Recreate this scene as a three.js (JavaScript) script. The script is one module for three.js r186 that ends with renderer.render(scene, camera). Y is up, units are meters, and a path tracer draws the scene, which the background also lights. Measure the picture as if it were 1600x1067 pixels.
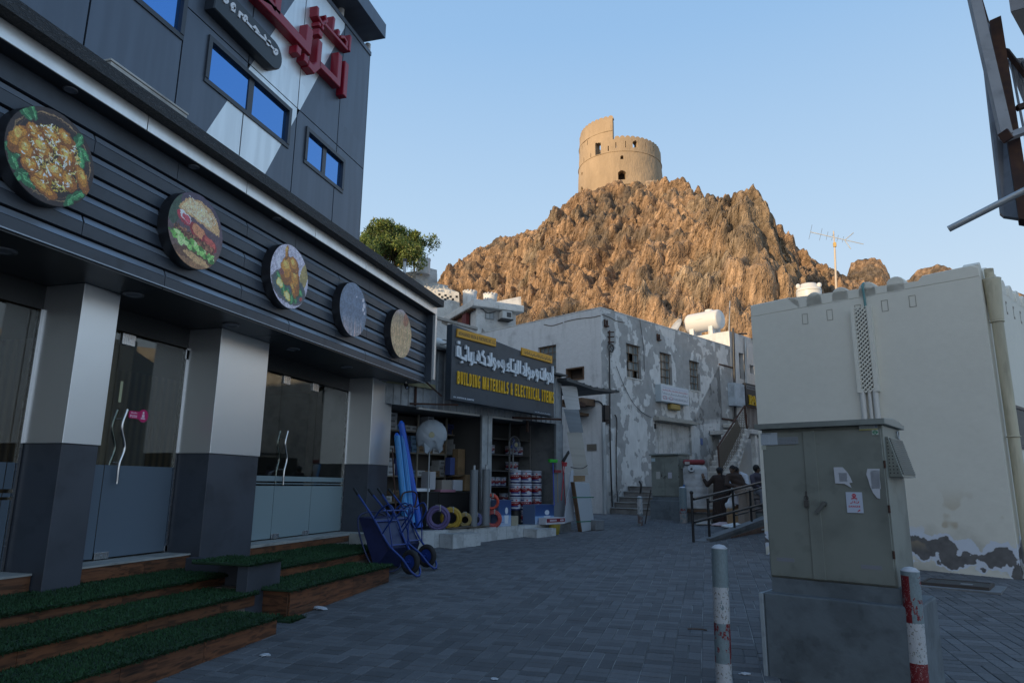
import * as THREE from 'three';
import { mergeGeometries } from 'three/addons/utils/BufferGeometryUtils.js';
import { RoundedBoxGeometry } from 'three/addons/geometries/RoundedBoxGeometry.js';
import { ImprovedNoise } from 'three/addons/math/ImprovedNoise.js';
import { TextGeometry } from 'three/addons/geometries/TextGeometry.js';
import { FontLoader } from 'three/addons/loaders/FontLoader.js';

// ---------- camera, sky, sun, exposure ----------
const scene = new THREE.Scene();
const camera = new THREE.PerspectiveCamera(53.13, 1024 / 682, 0.1, 2000);
camera.position.set(0, 1.75, 0);
camera.rotation.order = 'YXZ';
camera.rotation.set(THREE.MathUtils.degToRad(11.9), THREE.MathUtils.degToRad(15.794), THREE.MathUtils.degToRad(0.6));
camera.updateMatrixWorld();
const renderer = new THREE.WebGLRenderer({ antialias: true });
renderer.setSize(1024, 682);
renderer.toneMapping = THREE.LinearToneMapping;
renderer.toneMappingExposure = 1.0;
renderer.shadowMap.enabled = true;
const SUN = new THREE.Vector3(-0.57, 0.2, 0.8).normalize();
{
  const w = 512, h = 256, d = new Float32Array(w * h * 4);
  const mixc = (a, b, k) => a.map((x, i) => x + (b[i] - x) * k);
  const stops = [[-5, [0.60, 0.70, 0.80]], [4, [0.64, 0.745, 0.85]], [12, [0.60, 0.75, 0.90]], [22, [0.47, 0.66, 0.88]], [36, [0.31, 0.525, 0.82]], [60, [0.185, 0.37, 0.68]], [90, [0.13, 0.29, 0.58]]];
  for (let j = 0; j < h; j++) for (let i = 0; i < w; i++) {
    const el = ((j + 0.5) / h - 0.5) * Math.PI, az = ((i + 0.5) / w - 0.5) * 2 * Math.PI;
    const y = Math.sin(el), x = Math.cos(el) * Math.cos(az), z = Math.cos(el) * Math.sin(az), e = el * 180 / Math.PI;
    let c = stops[0][1];
    for (let k = 0; k + 1 < stops.length; k++) if (e >= stops[k][0]) c = mixc(stops[k][1], stops[k + 1][1], Math.min(1, (e - stops[k][0]) / (stops[k + 1][0] - stops[k][0])));
    const dot = Math.max(0, x * SUN.x + y * SUN.y + z * SUN.z);
    const glow = 0.55 * Math.pow(dot, 3) + 1.1 * Math.pow(dot, 14);
    const o = (j * w + i) * 4;
    d[o] = c[0] + glow * 0.80; d[o + 1] = c[1] + glow * 0.66; d[o + 2] = c[2] + glow * 0.44; d[o + 3] = 1;
  }
  const t = new THREE.DataTexture(d, w, h, THREE.RGBAFormat, THREE.FloatType);
  t.mapping = THREE.EquirectangularReflectionMapping; t.magFilter = THREE.LinearFilter; t.minFilter = THREE.LinearFilter; t.needsUpdate = true;
  scene.background = t; scene.environment = t;
}
const sun = new THREE.DirectionalLight(new THREE.Color(1, 0.74, 0.45), 5.0);
sun.position.copy(SUN).multiplyScalar(150); sun.target.position.set(0, 0, -40);
sun.castShadow = true; sun.shadow.mapSize.set(4096, 4096);
Object.assign(sun.shadow.camera, { left: -90, right: 90, top: 90, bottom: -60, near: 1, far: 400 });
scene.add(sun, sun.target);

// ---------- helpers ----------
let seed = 12345;
const rnd = () => { seed = (seed * 1664525 + 1013904223) >>> 0; return seed / 4294967296; };
const rr = (a, b) => a + (b - a) * rnd();
const V = (x, y, z) => new THREE.Vector3(x, y, z);
const R = (d) => d * Math.PI / 180;
const clamp = (x, a = 0, b = 1) => Math.min(b, Math.max(a, x));
const sst = (a, b, x) => { const k = clamp((x - a) / (b - a)); return k * k * (3 - 2 * k); };
const lerp = (a, b, k) => a + (b - a) * k;
const EYE = camera.position.clone();
const ray = (px, py) => V((px - 800) / 1067, -(py - 533.5) / 1067, -1).applyQuaternion(camera.quaternion);
const SLOPE = 0.032;
const gy = (x, z) => SLOPE * clamp(-z, -20, 45);
function onGround(px, py) { const v = ray(px, py), k = -EYE.y / (v.y + SLOPE * v.z); return EYE.clone().addScaledVector(v, k); }
function atDist(px, py, d) { const v = ray(px, py); return EYE.clone().addScaledVector(v, d / Math.hypot(v.x, v.z)); }
class Frame {                    // an upright local frame: x along a wall, y up, z out of it
  constructor(x, z, deg) {
    this.o = V(x, 0, z); this.rot = R(deg);
    this.d = V(Math.cos(this.rot), 0, -Math.sin(this.rot)); this.n = V(Math.sin(this.rot), 0, Math.cos(this.rot));
  }
  on(px, py, t) {                // measured point on the plane z = t
    const v = ray(px, py), p0 = this.o.clone().addScaledVector(this.n, t);
    const k = this.n.dot(p0.clone().sub(EYE)) / this.n.dot(v), p = EYE.clone().addScaledVector(v, k);
    return [p.sub(this.o).dot(this.d), p.y];
  }
  pt(px, py, t) { const [s, y] = this.on(px, py, t); return V(s, y, t); }
  w(s, y, t) { return this.o.clone().addScaledVector(this.d, s).addScaledVector(this.n, t).setY(y); }
  loc(p) { const q = p.clone().sub(this.o); return V(q.dot(this.d), p.y, q.dot(this.n)); }
  g(s, t) { const p = this.w(s, 0, t); return gy(p.x, p.z); }
  quad(t, pts) {                 // bl, tl, tr, br
    const q = pts.map(([x, y]) => this.on(x, y, t));
    return { s0: (q[0][0] + q[1][0]) / 2, s1: (q[2][0] + q[3][0]) / 2, y0: (q[0][1] + q[3][1]) / 2, y1: (q[1][1] + q[2][1]) / 2 };
  }
  rect(t, x0, y0, x1, y1) { const a = this.on(x0, y1, t), b = this.on(x1, y0, t); return { s0: a[0], s1: b[0], y0: a[1], y1: b[1] }; }
}
const WO = new Frame(0, 0, 0), RE = new Frame(0, 0, 90), SH = new Frame(-5.65, -13.85, 65), PE = new Frame(-3.575, -24.844, 60.75), PL = new Frame(-3.575, -24.844, -29.25);
const RB = new Frame(4.589, -12.75, -30.5), RS = new Frame(4.589, -12.75, 58), CA = new Frame(0.417, -6.537, -24.11);

const used = {};
function numbered(n) { if (!(n in used)) { used[n] = 0; return n; } used[n]++; return n + '_' + String(used[n]).padStart(3, '0'); }
// metric uv by dominant normal
function muv(g, k = 1) {
  const p = g.attributes.position, n = g.attributes.normal, uv = new Float32Array(p.count * 2);
  for (let i = 0; i < p.count; i++) {
    const ax = Math.abs(n.getX(i)), ay = Math.abs(n.getY(i)), az = Math.abs(n.getZ(i));
    let u, v;
    if (ay > ax && ay > az) { u = p.getX(i); v = p.getZ(i); } else if (ax > az) { u = p.getZ(i); v = p.getY(i); } else { u = p.getX(i); v = p.getY(i); }
    uv[i * 2] = u * k; uv[i * 2 + 1] = v * k;
  }
  g.setAttribute('uv', new THREE.BufferAttribute(uv, 2)); return g;
}
const flat = (g) => { const q = g.index ? g.toNonIndexed() : g; for (const k of Object.keys(q.attributes)) if (!['position', 'normal', 'uv'].includes(k)) q.deleteAttribute(k); if (!q.attributes.uv) q.setAttribute('uv', new THREE.BufferAttribute(new Float32Array(q.attributes.position.count * 2), 2)); return q; };
function join(gs) { gs = [gs].flat(9).filter(Boolean).map(flat); return gs.length === 1 ? gs[0] : mergeGeometries(gs); }
function box(x0, x1, y0, y1, z0, z1) {
  const g = new THREE.BoxGeometry(Math.abs(x1 - x0), Math.abs(y1 - y0), Math.abs(z1 - z0)).toNonIndexed();
  g.translate((x0 + x1) / 2, (y0 + y1) / 2, (z0 + z1) / 2); return muv(g);
}
function cbox(x0, x1, y0, y1, z0, z1, r = 0.01, seg = 1) {
  const w = Math.abs(x1 - x0), h = Math.abs(y1 - y0), d = Math.abs(z1 - z0);
  const g = flat(new RoundedBoxGeometry(w, h, d, seg, Math.min(r, w / 2.1, h / 2.1, d / 2.1)));
  g.translate((x0 + x1) / 2, (y0 + y1) / 2, (z0 + z1) / 2); return muv(g);
}
function rod(a, b, r0, r1 = r0, seg = 8, open = false) {
  a = Array.isArray(a) ? V(...a) : a; b = Array.isArray(b) ? V(...b) : b;
  const L = a.distanceTo(b), g = new THREE.CylinderGeometry(r1, r0, L, seg, 1, open);
  g.applyQuaternion(new THREE.Quaternion().setFromUnitVectors(V(0, 1, 0), b.clone().sub(a).normalize()));
  g.translate((a.x + b.x) / 2, (a.y + b.y) / 2, (a.z + b.z) / 2); return flat(g);
}
function tube(pts, r, seg = 6, n = 0, closed = false) {
  const c = new THREE.CatmullRomCurve3(pts.map((p) => Array.isArray(p) ? V(...p) : p), closed, 'centripetal');
  return flat(new THREE.TubeGeometry(c, n || pts.length * 6, r, seg, closed));
}
function bar(a, b, w, h) {       // square bar between two points
  a = Array.isArray(a) ? V(...a) : a; b = Array.isArray(b) ? V(...b) : b;
  const L = a.distanceTo(b), g = new THREE.BoxGeometry(w, L, h).toNonIndexed();
  g.applyQuaternion(new THREE.Quaternion().setFromUnitVectors(V(0, 1, 0), b.clone().sub(a).normalize()));
  g.translate((a.x + b.x) / 2, (a.y + b.y) / 2, (a.z + b.z) / 2); return muv(g);
}
function poly(pts, t0, t1, holes = [], bevel = 0) {     // outline in x,y extruded in z from t0 to t1
  const sh = new THREE.Shape(pts.map(([x, y]) => new THREE.Vector2(x, y)));
  for (const h of holes) sh.holes.push(new THREE.Path(h.map(([x, y]) => new THREE.Vector2(x, y))));
  const g = new THREE.ExtrudeGeometry(sh, { depth: Math.abs(t1 - t0) - bevel, bevelEnabled: bevel > 0, bevelThickness: bevel, bevelSize: bevel, bevelOffset: -bevel, bevelSegments: 1, curveSegments: 8 });
  g.translate(0, 0, Math.min(t0, t1)); return muv(flat(g));
}
function polySide(pts, s0, s1, bevel = 0) { const g = poly(pts, -s1, -s0, [], bevel); g.rotateY(-Math.PI / 2); return muv(g); }   // outline in z,y extruded along x
function lathe(prof, seg = 20, x = 0, y = 0, z = 0) { const g = new THREE.LatheGeometry(prof.map(([r, h]) => new THREE.Vector2(r, h)), seg); g.translate(x, y, z); return flat(g); }
function ball(x, y, z, r, sx = 1, sy = 1, sz = 1, seg = 12) { const g = new THREE.SphereGeometry(r, seg, Math.ceil(seg * 0.7)); g.scale(sx, sy, sz); g.translate(x, y, z); return flat(g); }
function torus(x, y, z, R0, r, seg = 8, n = 28) { const g = new THREE.TorusGeometry(R0, r, seg, n); g.translate(x, y, z); return flat(g); }
function stroke(pts, w) {        // outline of a thick polyline with mitred corners
  const L = [], Rt = [], n = pts.length;
  for (let i = 0; i < n; i++) {
    const a = pts[Math.max(0, i - 1)], b = pts[i], c = pts[Math.min(n - 1, i + 1)];
    let d1 = [b[0] - a[0], b[1] - a[1]], d2 = [c[0] - b[0], c[1] - b[1]];
    if (i === 0) d1 = d2; if (i === n - 1) d2 = d1;
    const l1 = Math.hypot(...d1) || 1, l2 = Math.hypot(...d2) || 1, n1 = [-d1[1] / l1, d1[0] / l1], n2 = [-d2[1] / l2, d2[0] / l2];
    let m = [n1[0] + n2[0], n1[1] + n2[1]]; const ml = Math.hypot(...m) || 1; m = [m[0] / ml, m[1] / ml];
    const k = Math.min(1.6, 1 / Math.max(0.4, m[0] * n1[0] + m[1] * n1[1]));
    L.push([b[0] + m[0] * w * k, b[1] + m[1] * w * k]); Rt.push([b[0] - m[0] * w * k, b[1] - m[1] * w * k]);
  }
  return [...L, ...Rt.reverse()];
}
const clipHalf = (P, f) => { const o = []; for (let i = 0; i < P.length; i++) { const a = P[i], b = P[(i + 1) % P.length], fa = f(a), fb = f(b); if (fa >= 0) o.push(a); if ((fa >= 0) !== (fb >= 0)) { const k = fa / (fa - fb); o.push([a[0] + (b[0] - a[0]) * k, a[1] + (b[1] - a[1]) * k]); } } return o; };

class Thing {
  constructor(F, name, label, category, [s, y, t], o = {}) {
    this.F = F; this.base = V(s, y, t); this.g = new THREE.Group(); this.g.name = numbered(name);
    this.g.position.copy(F.w(s, y, t)); this.g.rotation.y = F.rot; scene.add(this.g);
    const u = this.g.userData; if (label) u.label = label; if (category) u.category = category;
    if (o.group) u.group = o.group; if (o.kind) u.kind = o.kind;
  }
  add(name, geo, mat, parent, extra) {
    const g = join(geo); g.translate(-this.base.x, -this.base.y, -this.base.z);
    const m = new THREE.Mesh(g, mat); m.name = name; m.castShadow = m.receiveShadow = true; (parent || this.g).add(m);
    if (extra) Object.assign(m.userData, extra); return m;
  }
}
function copyTo(T, name, label, pos, rotY, group) {
  const c = T.g.clone(); c.name = numbered(name); c.position.copy(pos); if (rotY !== undefined) c.rotation.y = rotY; scene.add(c);
  c.userData = { ...T.g.userData }; if (label) c.userData.label = label; if (group) c.userData.group = group; return c;
}
function struct(name, geo, mat, parent) { const m = new THREE.Mesh(geo, mat); m.name = parent ? name : numbered(name); if (!parent) m.userData.kind = 'structure'; m.castShadow = m.receiveShadow = true; (parent || scene).add(m); return m; }

// ---------- procedural textures ----------
function hash2(x, y, s) { let h = (x * 374761393 + y * 668265263 + s * 362437) | 0; h = Math.imul(h ^ (h >>> 13), 1274126177); return ((h ^ (h >>> 16)) >>> 0) / 4294967296; }
function vn(x, y, per, s = 0) { const xi = Math.floor(x), yi = Math.floor(y), fx = x - xi, fy = y - yi, u = fx * fx * (3 - 2 * fx), v = fy * fy * (3 - 2 * fy), m = (a) => ((a % per) + per) % per; const h = (i, j) => hash2(m(xi + i), m(yi + j), s); return lerp(lerp(h(0, 0), h(1, 0), u), lerp(h(0, 1), h(1, 1), u), v); }
function fb(u, v, per, oct = 4, s = 0) { let a = 0, k = 0.5, n = 0; for (let i = 0; i < oct; i++) { a += k * vn(u * per, v * per, per, s + i * 7); n += k; k *= 0.5; per *= 2; } return a / n; }
const s8 = (x) => Math.round(255 * clamp(x <= 0.0031308 ? x * 12.92 : 1.055 * Math.pow(x, 1 / 2.4) - 0.055));
function tex(w, h, f, srgb = true, rep = 1, repV = rep) {       // f(u, v) -> linear rgb, or one value
  const d = new Uint8Array(w * h * 4);
  for (let j = 0; j < h; j++) for (let i = 0; i < w; i++) {
    let c = f((i + 0.5) / w, (j + 0.5) / h); if (typeof c === 'number') c = [c, c, c];
    const o = (j * w + i) * 4; for (let k = 0; k < 3; k++) d[o + k] = srgb ? s8(c[k]) : Math.round(255 * clamp(c[k])); d[o + 3] = 255;
  }
  const t = new THREE.DataTexture(d, w, h); t.wrapS = t.wrapT = THREE.RepeatWrapping; t.magFilter = THREE.LinearFilter; t.minFilter = THREE.LinearMipmapLinearFilter; t.generateMipmaps = true;
  if (srgb) t.colorSpace = THREE.SRGBColorSpace; t.repeat.set(rep, repV); t.needsUpdate = true; return t;
}
const rep = (t, a, b = a) => { const c = t.clone(); c.repeat.set(a, b); c.needsUpdate = true; return c; };
function canvasTex(w, h, draw) { const c = document.createElement('canvas'); c.width = w; c.height = h; const x = c.getContext('2d'); draw(x, w, h); const t = new THREE.CanvasTexture(c); t.colorSpace = THREE.SRGBColorSpace; t.anisotropy = 8; return t; }
const col = (r, g, b) => new THREE.Color().setRGB(r, g, b);
function mat(r, g, b, rough = 0.8, o = {}) { const { metal = 0, ...q } = o; return new THREE.MeshStandardMaterial({ color: col(r, g, b), roughness: rough, metalness: metal, ...q }); }
const T_noise = tex(512, 512, (u, v) => fb(u, v, 8, 6, 3), false);
const T_fine = tex(256, 256, (u, v) => fb(u, v, 32, 3, 9), false);
const T_grime = tex(512, 512, (u, v) => { const k = 0.72 + 0.28 * sst(0.3, 0.65, fb(u, v, 5, 5, 21)) - 0.12 * sst(0.6, 0.75, fb(u, v, 16, 4, 5)); return [k, k, k]; });
const T_streak = tex(512, 512, (u, v) => { const k = 0.82 + 0.18 * sst(0.25, 0.75, fb(u, v * 0.08, 32, 3, 8)) - 0.07 * sst(0.5, 0.8, fb(u, v, 6, 4, 2)); return [k, k, k * 1.0]; });
const gm = (r, g, b, rough, o = {}) => mat(r, g, b, rough, { map: rep(T_grime, o.s || 0.7), bumpMap: rep(T_noise, o.bs || 1.5), bumpScale: o.bump ?? 0.004, ...Object.fromEntries(Object.entries(o).filter(([k]) => !['s', 'bs', 'bump'].includes(k))) });
const M = {
  concrete: gm(0.19, 0.2, 0.21, 0.92), paleConcrete: gm(0.36, 0.36, 0.34, 0.92), darkConcrete: gm(0.1, 0.115, 0.13, 0.85),
  black: mat(0.012, 0.012, 0.014, 0.5), rubber: mat(0.018, 0.018, 0.02, 0.8), blackPaint: gm(0.014, 0.015, 0.018, 0.42, { bump: 0.001 }),
  steel: mat(0.62, 0.63, 0.65, 0.3, { metal: 1, roughnessMap: rep(T_streak, 2) }), chrome: mat(0.75, 0.75, 0.76, 0.16, { metal: 1 }), galv: gm(0.42, 0.45, 0.47, 0.5, { metal: 0.55, bump: 0.002 }),
  white: gm(0.66, 0.66, 0.645, 0.6, { bump: 0.001 }), whitePlastic: mat(0.6, 0.59, 0.56, 0.42), paper: mat(0.72, 0.74, 0.78, 0.9),
  rust: mat(0.5, 0.5, 0.5, 0.9, { map: tex(256, 256, (u, v) => { const a = fb(u, v, 6, 5, 4), b = fb(u, v, 24, 3, 6); return [lerp(0.03, 0.1, a) * (0.6 + 0.6 * b), lerp(0.02, 0.045, a) * (0.6 + 0.6 * b), lerp(0.016, 0.026, a)]; }), bumpMap: T_noise, bumpScale: 0.004 }),
  brownWood: gm(0.12, 0.07, 0.04, 0.8), card: gm(0.3, 0.2, 0.11, 0.9, { bump: 0.001 }), plank: gm(0.32, 0.25, 0.17, 0.85),
};
M.rust.color.setRGB(1, 1, 1);

// ---------- ground and paving ----------
const T_ground = tex(1024, 1024, (u, v) => { const a = fb(u, v, 6, 6, 31), b = fb(u, v, 90, 2, 12); const k = 0.13 + 0.2 * sst(0.35, 0.65, a) + 0.05 * (b - 0.5); return [k, k * 0.99, k * 0.96]; });
{
  const n = 80, pos = [], uv = [], idx = [];
  const cs = []; for (let i = 0; i <= n; i++) { const k = (i / n) * 2 - 1; cs.push(Math.sign(k) * (Math.pow(Math.abs(k), 3) * 700 + Math.abs(k) * 40)); }
  for (let j = 0; j <= n; j++) for (let i = 0; i <= n; i++) { const x = cs[i], z = cs[j] - 10; pos.push(x, gy(x, z) - 0.0095, z); uv.push(x / 3, z / 3); }
  for (let j = 0; j < n; j++) for (let i = 0; i < n; i++) { const a = j * (n + 1) + i; idx.push(a, a + n + 1, a + 1, a + 1, a + n + 1, a + n + 2); }
  const g = new THREE.BufferGeometry(); g.setAttribute('position', new THREE.Float32BufferAttribute(pos, 3)); g.setAttribute('uv', new THREE.Float32BufferAttribute(uv, 2)); g.setIndex(idx); g.computeVertexNormals();
  var GROUND = struct('ground', g, mat(1, 1, 1, 0.95, { map: T_ground, bumpMap: rep(T_noise, 4), bumpScale: 0.006 }));
}
const paverGeo = (w, d) => {       // a paver with a chamfered top edge, its top at y = 0
  const c = 0.0055, h = 0.05, P = [], q = (a, b, c2, d2) => P.push(...a, ...b, ...c2, ...a, ...c2, ...d2);
  const r = (k, y) => [[-w / 2 + k, y, d / 2 - k], [w / 2 - k, y, d / 2 - k], [w / 2 - k, y, -d / 2 + k], [-w / 2 + k, y, -d / 2 + k]];
  const a = r(0, -h), b = r(0, -c), t = r(c, 0);
  q(t[0], t[1], t[2], t[3]); for (let i = 0; i < 4; i++) { const j = (i + 1) % 4; q(b[i], b[j], t[j], t[i]); q(a[i], a[j], b[j], b[i]); }
  const g = new THREE.BufferGeometry(); g.setAttribute('position', new THREE.Float32BufferAttribute(P, 3)); g.computeVertexNormals(); return muv(g, 3);
};
{
  const U = 0.25, GAP = 0.0085, list = [];
  for (let i = -26; i < 30; i++) for (let j = -12; j < 104; j++) {
    const x = i * U, z = -j * U;
    if (((i + (j >> 1)) & 1) === 0 || hash2(i, j >> 1, 5) < 0.12) list.push([x, z, 0, U - GAP, U / 2 - GAP, 0, U / 4], [x, z, 0, U - GAP, U / 2 - GAP, 0, -U / 4]);
    else list.push([x, z, 1, U / 2 - GAP, U - GAP, U / 4, 0], [x, z, 1, U / 2 - GAP, U - GAP, -U / 4, 0]);
  }
  const vis = [];
  for (const q of list) {
    const x = q[0] + q[5], z = q[1] + q[6]; if (x < -5.9 && z > -14) continue;
    if (Math.hypot(x - 0.95, (z + 6.0) * 0.9) < 0.55 && z > -6.45) continue;              // bare earth round the cabinet's foot
    vis.push([x, z, q[2], Math.hypot(x, z)]);
  }
  const seen = vis.filter(([x, z]) => { const v = V(x, gy(x, z), z).project(camera); return Math.abs(v.x) < 1.02 && v.y > -1.04 && v.y < 0.2 && v.z < 1; }).sort((a, b) => a[3] - b[3]);
  const near = new Set(seen.slice(0, 300));
  const geos = [paverGeo(U - GAP, U / 2 - GAP), paverGeo(U / 2 - GAP, U - GAP)];
  const T_paver = tex(512, 512, (u, v) => { const k = 0.8 + 0.3 * (fb(u, v, 40, 3, 41) - 0.5) + 0.25 * (fb(u, v, 5, 4, 14) - 0.5); return [k, k, k]; });
  const tone = (x, z) => { const a = fb((x + 40) / 80, (z + 60) / 80, 24, 4, 77), k = (0.1 + 0.075 * a) * rr(0.75, 1.25); return [k * 0.98, k * 1.0, k * 1.06]; };
  const bases = [0.1, 0.12, 0.14, 0.16].map((k) => mat(k * 0.98, k, k * 1.06, 0.82, { map: T_paver, bumpMap: T_fine, bumpScale: 0.0025 }));
  const rest = [[], []];
  for (const q of vis) {
    const [x, z, o] = q, y = gy(x, z) + rr(-0.002, 0.002);
    if (near.has(q)) {
      const m = new THREE.Mesh(geos[o], bases[Math.floor(rnd() * 4)]); m.name = 'paver'; m.position.set(x, y, z);
      m.rotation.set(-Math.atan(SLOPE) * -1 + rr(-0.008, 0.008), rr(-0.008, 0.008), rr(-0.008, 0.008)); m.receiveShadow = true; GROUND.add(m);
    } else rest[o].push([x, y, z, tone(x, z)]);
  }
  const mm = mat(1, 1, 1, 0.82, { map: T_paver, bumpMap: T_fine, bumpScale: 0.0025 }), mx = new THREE.Matrix4(), e = new THREE.Euler();
  rest.forEach((L, o) => {
    const im = new THREE.InstancedMesh(geos[o], mm, L.length); im.name = 'distant_pavers'; im.userData.kind = 'stuff'; im.receiveShadow = true;
    L.forEach(([x, y, z, c], i) => { e.set(Math.atan(SLOPE) + rr(-0.008, 0.008), rr(-0.008, 0.008), rr(-0.008, 0.008)); mx.makeRotationFromEuler(e).setPosition(x, y, z); im.setMatrixAt(i, mx); im.setColorAt(i, col(...c)); });
    GROUND.add(im);
  });
  // bare earth patch at the foot of the cabinet
  const ep = []; for (let i = 0; i < 40; i++) { const a = i / 40 * 6.283, r = 0.62 + 0.12 * Math.sin(a * 3) + rr(-0.05, 0.05); ep.push([0.95 + r * Math.cos(a), -6.0 + r * Math.sin(a)]); }
  const eg = new THREE.BufferGeometry(), P = []; for (let i = 0; i < 40; i++) { const a = ep[i], b = ep[(i + 1) % 40]; P.push(0.95, gy(0, -6) + 0.02, -6.0, b[0], gy(0, b[1]) - 0.004, b[1], a[0], gy(0, a[1]) - 0.004, a[1]); }
  eg.setAttribute('position', new THREE.Float32BufferAttribute(P, 3)); eg.computeVertexNormals(); muv(eg, 2);
  struct('bare_earth', eg, mat(0.12, 0.095, 0.075, 0.95, { map: rep(T_grime, 2), bumpMap: rep(T_noise, 2), bumpScale: 0.02 }));
}

// ---------- restaurant on the left ----------
const T_panel = tex(512, 512, (u, v) => { const k = 0.86 + 0.14 * sst(0.2, 0.8, fb(u, v * 0.1, 24, 3, 8)); return [k, k, k]; });
const greyPanel = mat(0.115, 0.14, 0.18, 0.42, { map: rep(T_panel, 0.35), metal: 0.4 }), whitePanel = mat(0.82, 0.86, 0.88, 0.36, { map: rep(T_panel, 0.35), metal: 0.6 });
const slatM = mat(0.05, 0.062, 0.082, 0.42, { map: rep(T_grime, 0.5), metal: 0.1 }), fasciaM = mat(0.9, 0.9, 0.89, 0.32, { map: rep(T_panel, 0.3), metal: 0.7 }), darkClad = mat(0.062, 0.07, 0.088, 0.4, { map: rep(T_grime, 0.3) });
const soffitM = mat(0.035, 0.038, 0.042, 0.35), frameM = mat(0.035, 0.042, 0.055, 0.38), glass = new THREE.MeshPhysicalMaterial({ color: col(0.75, 0.78, 0.75), roughness: 0.0, metalness: 0, transmission: 1, thickness: 0, ior: 1.6, specularIntensity: 1 });
const blueGlass = mat(0.115, 0.29, 0.64, 0.03, { metal: 0.92 });
const brushed = mat(0.82, 0.83, 0.84, 0.36, { metal: 0.85, bumpMap: rep(T_noise, 0.6), bumpScale: 0.0015 });
const resto = new Thing(RE, 'restaurant_building', 'two storey restaurant with dark slatted fascia, grey and white upper panels and glass front', 'building', [4, 0.6, -8]);
{
  const T = resto, SF = -5.742;
  const body = T.add('wall', [box(-22, 11.63, 5.42, 10.7, -16, -6.64), box(-22, 13.45, 3.92, 5.42, -14, -5.83), box(13.25, 13.42, -0.5, 3.92, -14, -6.95), box(-22, 13.4, -0.5, 0.8, -14, -6.97), box(-22, -6, -0.5, 3.92, -14, -5.9), box(-6.2, 13.25, 0.8, 3.92, -14, -10)], mat(0.1, 0.11, 0.13, 0.7));
  // upper cladding: columns of panels, cut by the white diagonal band and the windows
  const tf = -6.5, win = [
    RE.quad(tf, [[318, 122], [325, 53], [455, 172], [448, 236]]), RE.quad(tf, [[473, 255], [478, 195], [538, 253], [534, 301]])];
  const w0 = { s1: RE.on(284, 60, tf)[0], y0: RE.on(283, 63, tf)[1] }; w0.s0 = w0.s1 - 2.3; w0.y1 = w0.y0 + (win[0].y1 - win[0].y0); win.push(w0);
  const js = [[129, 75], [272.7, 160], [373, 244], [453.5, 301], [521, 300]].map(([x, y]) => RE.on(x, y, tf)[0]);
  const end = RE.on(561, 370, tf)[0], top = RE.on(578, 87, tf)[1];
  const S = [-22, -18.5, -15, -11.5, -8, -4.5, -1, 1.9, ...js, end];
  const lineAt = (a, b) => { const p = RE.on(...a, tf), q = RE.on(...b, tf); return (P) => (P[0] - p[0]) * (q[1] - p[1]) - (P[1] - p[1]) * (q[0] - p[0]); };
  const fl = lineAt([320.3, 208.5], [433, 40]), fr = lineAt([412.7, 273.7], [526.8, 64.5]);
  const yJ = (win[0].y1 + 0.12);
  for (let i = 0; i + 1 < S.length; i++) {
    const a = S[i] + 0.012, b = S[i + 1] - 0.012;
    const rows = [[5.45, yJ - 0.01], [yJ + 0.01, top]];
    for (const [y0, y1] of rows) {
      let ps = [[[a, y0], [b, y0], [b, y1], [a, y1]]];
      for (const w of win) {
        const o = []; for (const p of ps) {
          const below = clipHalf(p, (q) => w.y0 - q[1]), above = clipHalf(p, (q) => q[1] - w.y1), mid = clipHalf(clipHalf(p, (q) => q[1] - w.y0), (q) => w.y1 - q[1]);
          for (const x of [below, above, clipHalf(mid, (q) => w.s0 - q[0]), clipHalf(mid, (q) => q[0] - w.s1)]) if (x.length > 2) o.push(x);
        }
        const xs = ps.flat().map((q) => q[0]); if (Math.max(...xs) > w.s0 && Math.min(...xs) < w.s1) ps = o;
      }
      for (const p of ps) for (const [k, m] of [[clipHalf(p, (q) => -fl(q)), greyPanel], [clipHalf(clipHalf(p, fl), (q) => -fr(q)), whitePanel], [clipHalf(p, fr), greyPanel]]) {
        const area = Math.abs(k.reduce((s, q, j) => { const r = k[(j + 1) % k.length]; return s + q[0] * r[1] - q[1] * r[0]; }, 0) / 2);
        if (k.length > 2 && area > 0.005) T.add('wall_panel', poly(k, tf - 0.03, tf), m);
      }
    }
  }
  T.add('roof_coping', box(-22, end + 0.02, top, top + 0.09, -16, tf + 0.02), greyPanel);
  T.add('wall_panel', box(end, end + 0.02, 5.45, top, -16, tf - 0.002), greyPanel);
  for (const w of win) {
    const f = 0.07, mid = (w.s0 + w.s1) / 2, W = T.add('window', [box(w.s0, w.s1, w.y0, w.y0 + f, tf - 0.12, tf + 0.02), box(w.s0, w.s1, w.y1 - f, w.y1, tf - 0.12, tf + 0.03), box(w.s0, w.s0 + f, w.y0 + f, w.y1 - f, tf - 0.12, tf + 0.03), box(w.s1 - f, w.s1, w.y0 + f, w.y1 - f, tf - 0.12, tf + 0.03), box(mid - 0.06, mid + 0.06, w.y0 + f, w.y1 - f, tf - 0.1, tf - 0.015)], frameM);
    T.add('pane', box(w.s0 + f, mid - 0.06, w.y0 + f, w.y1 - f, tf - 0.05, tf - 0.03), blueGlass, W); T.add('pane', box(mid + 0.06, w.s1 - f, w.y0 + f, w.y1 - f, tf - 0.05, tf - 0.03), blueGlass, W);
  }
  // roof canopy with posts
  const cE = RE.on(602, 60, -6.15), c0 = cE[1], cT = RE.on(602, 37, -6.15)[1];
  const can = T.add('roof_canopy', box(-22, cE[0], c0, cT, -8.2, -6.15), greyPanel);
  for (const [px, py] of [[535, 36], [577, 85]]) { const s = RE.on(px, py, -6.55)[0]; T.add('post', rod([s, top, -6.6], [s, c0, -6.6], 0.06, 0.06, 12), M.white, can); }
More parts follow.
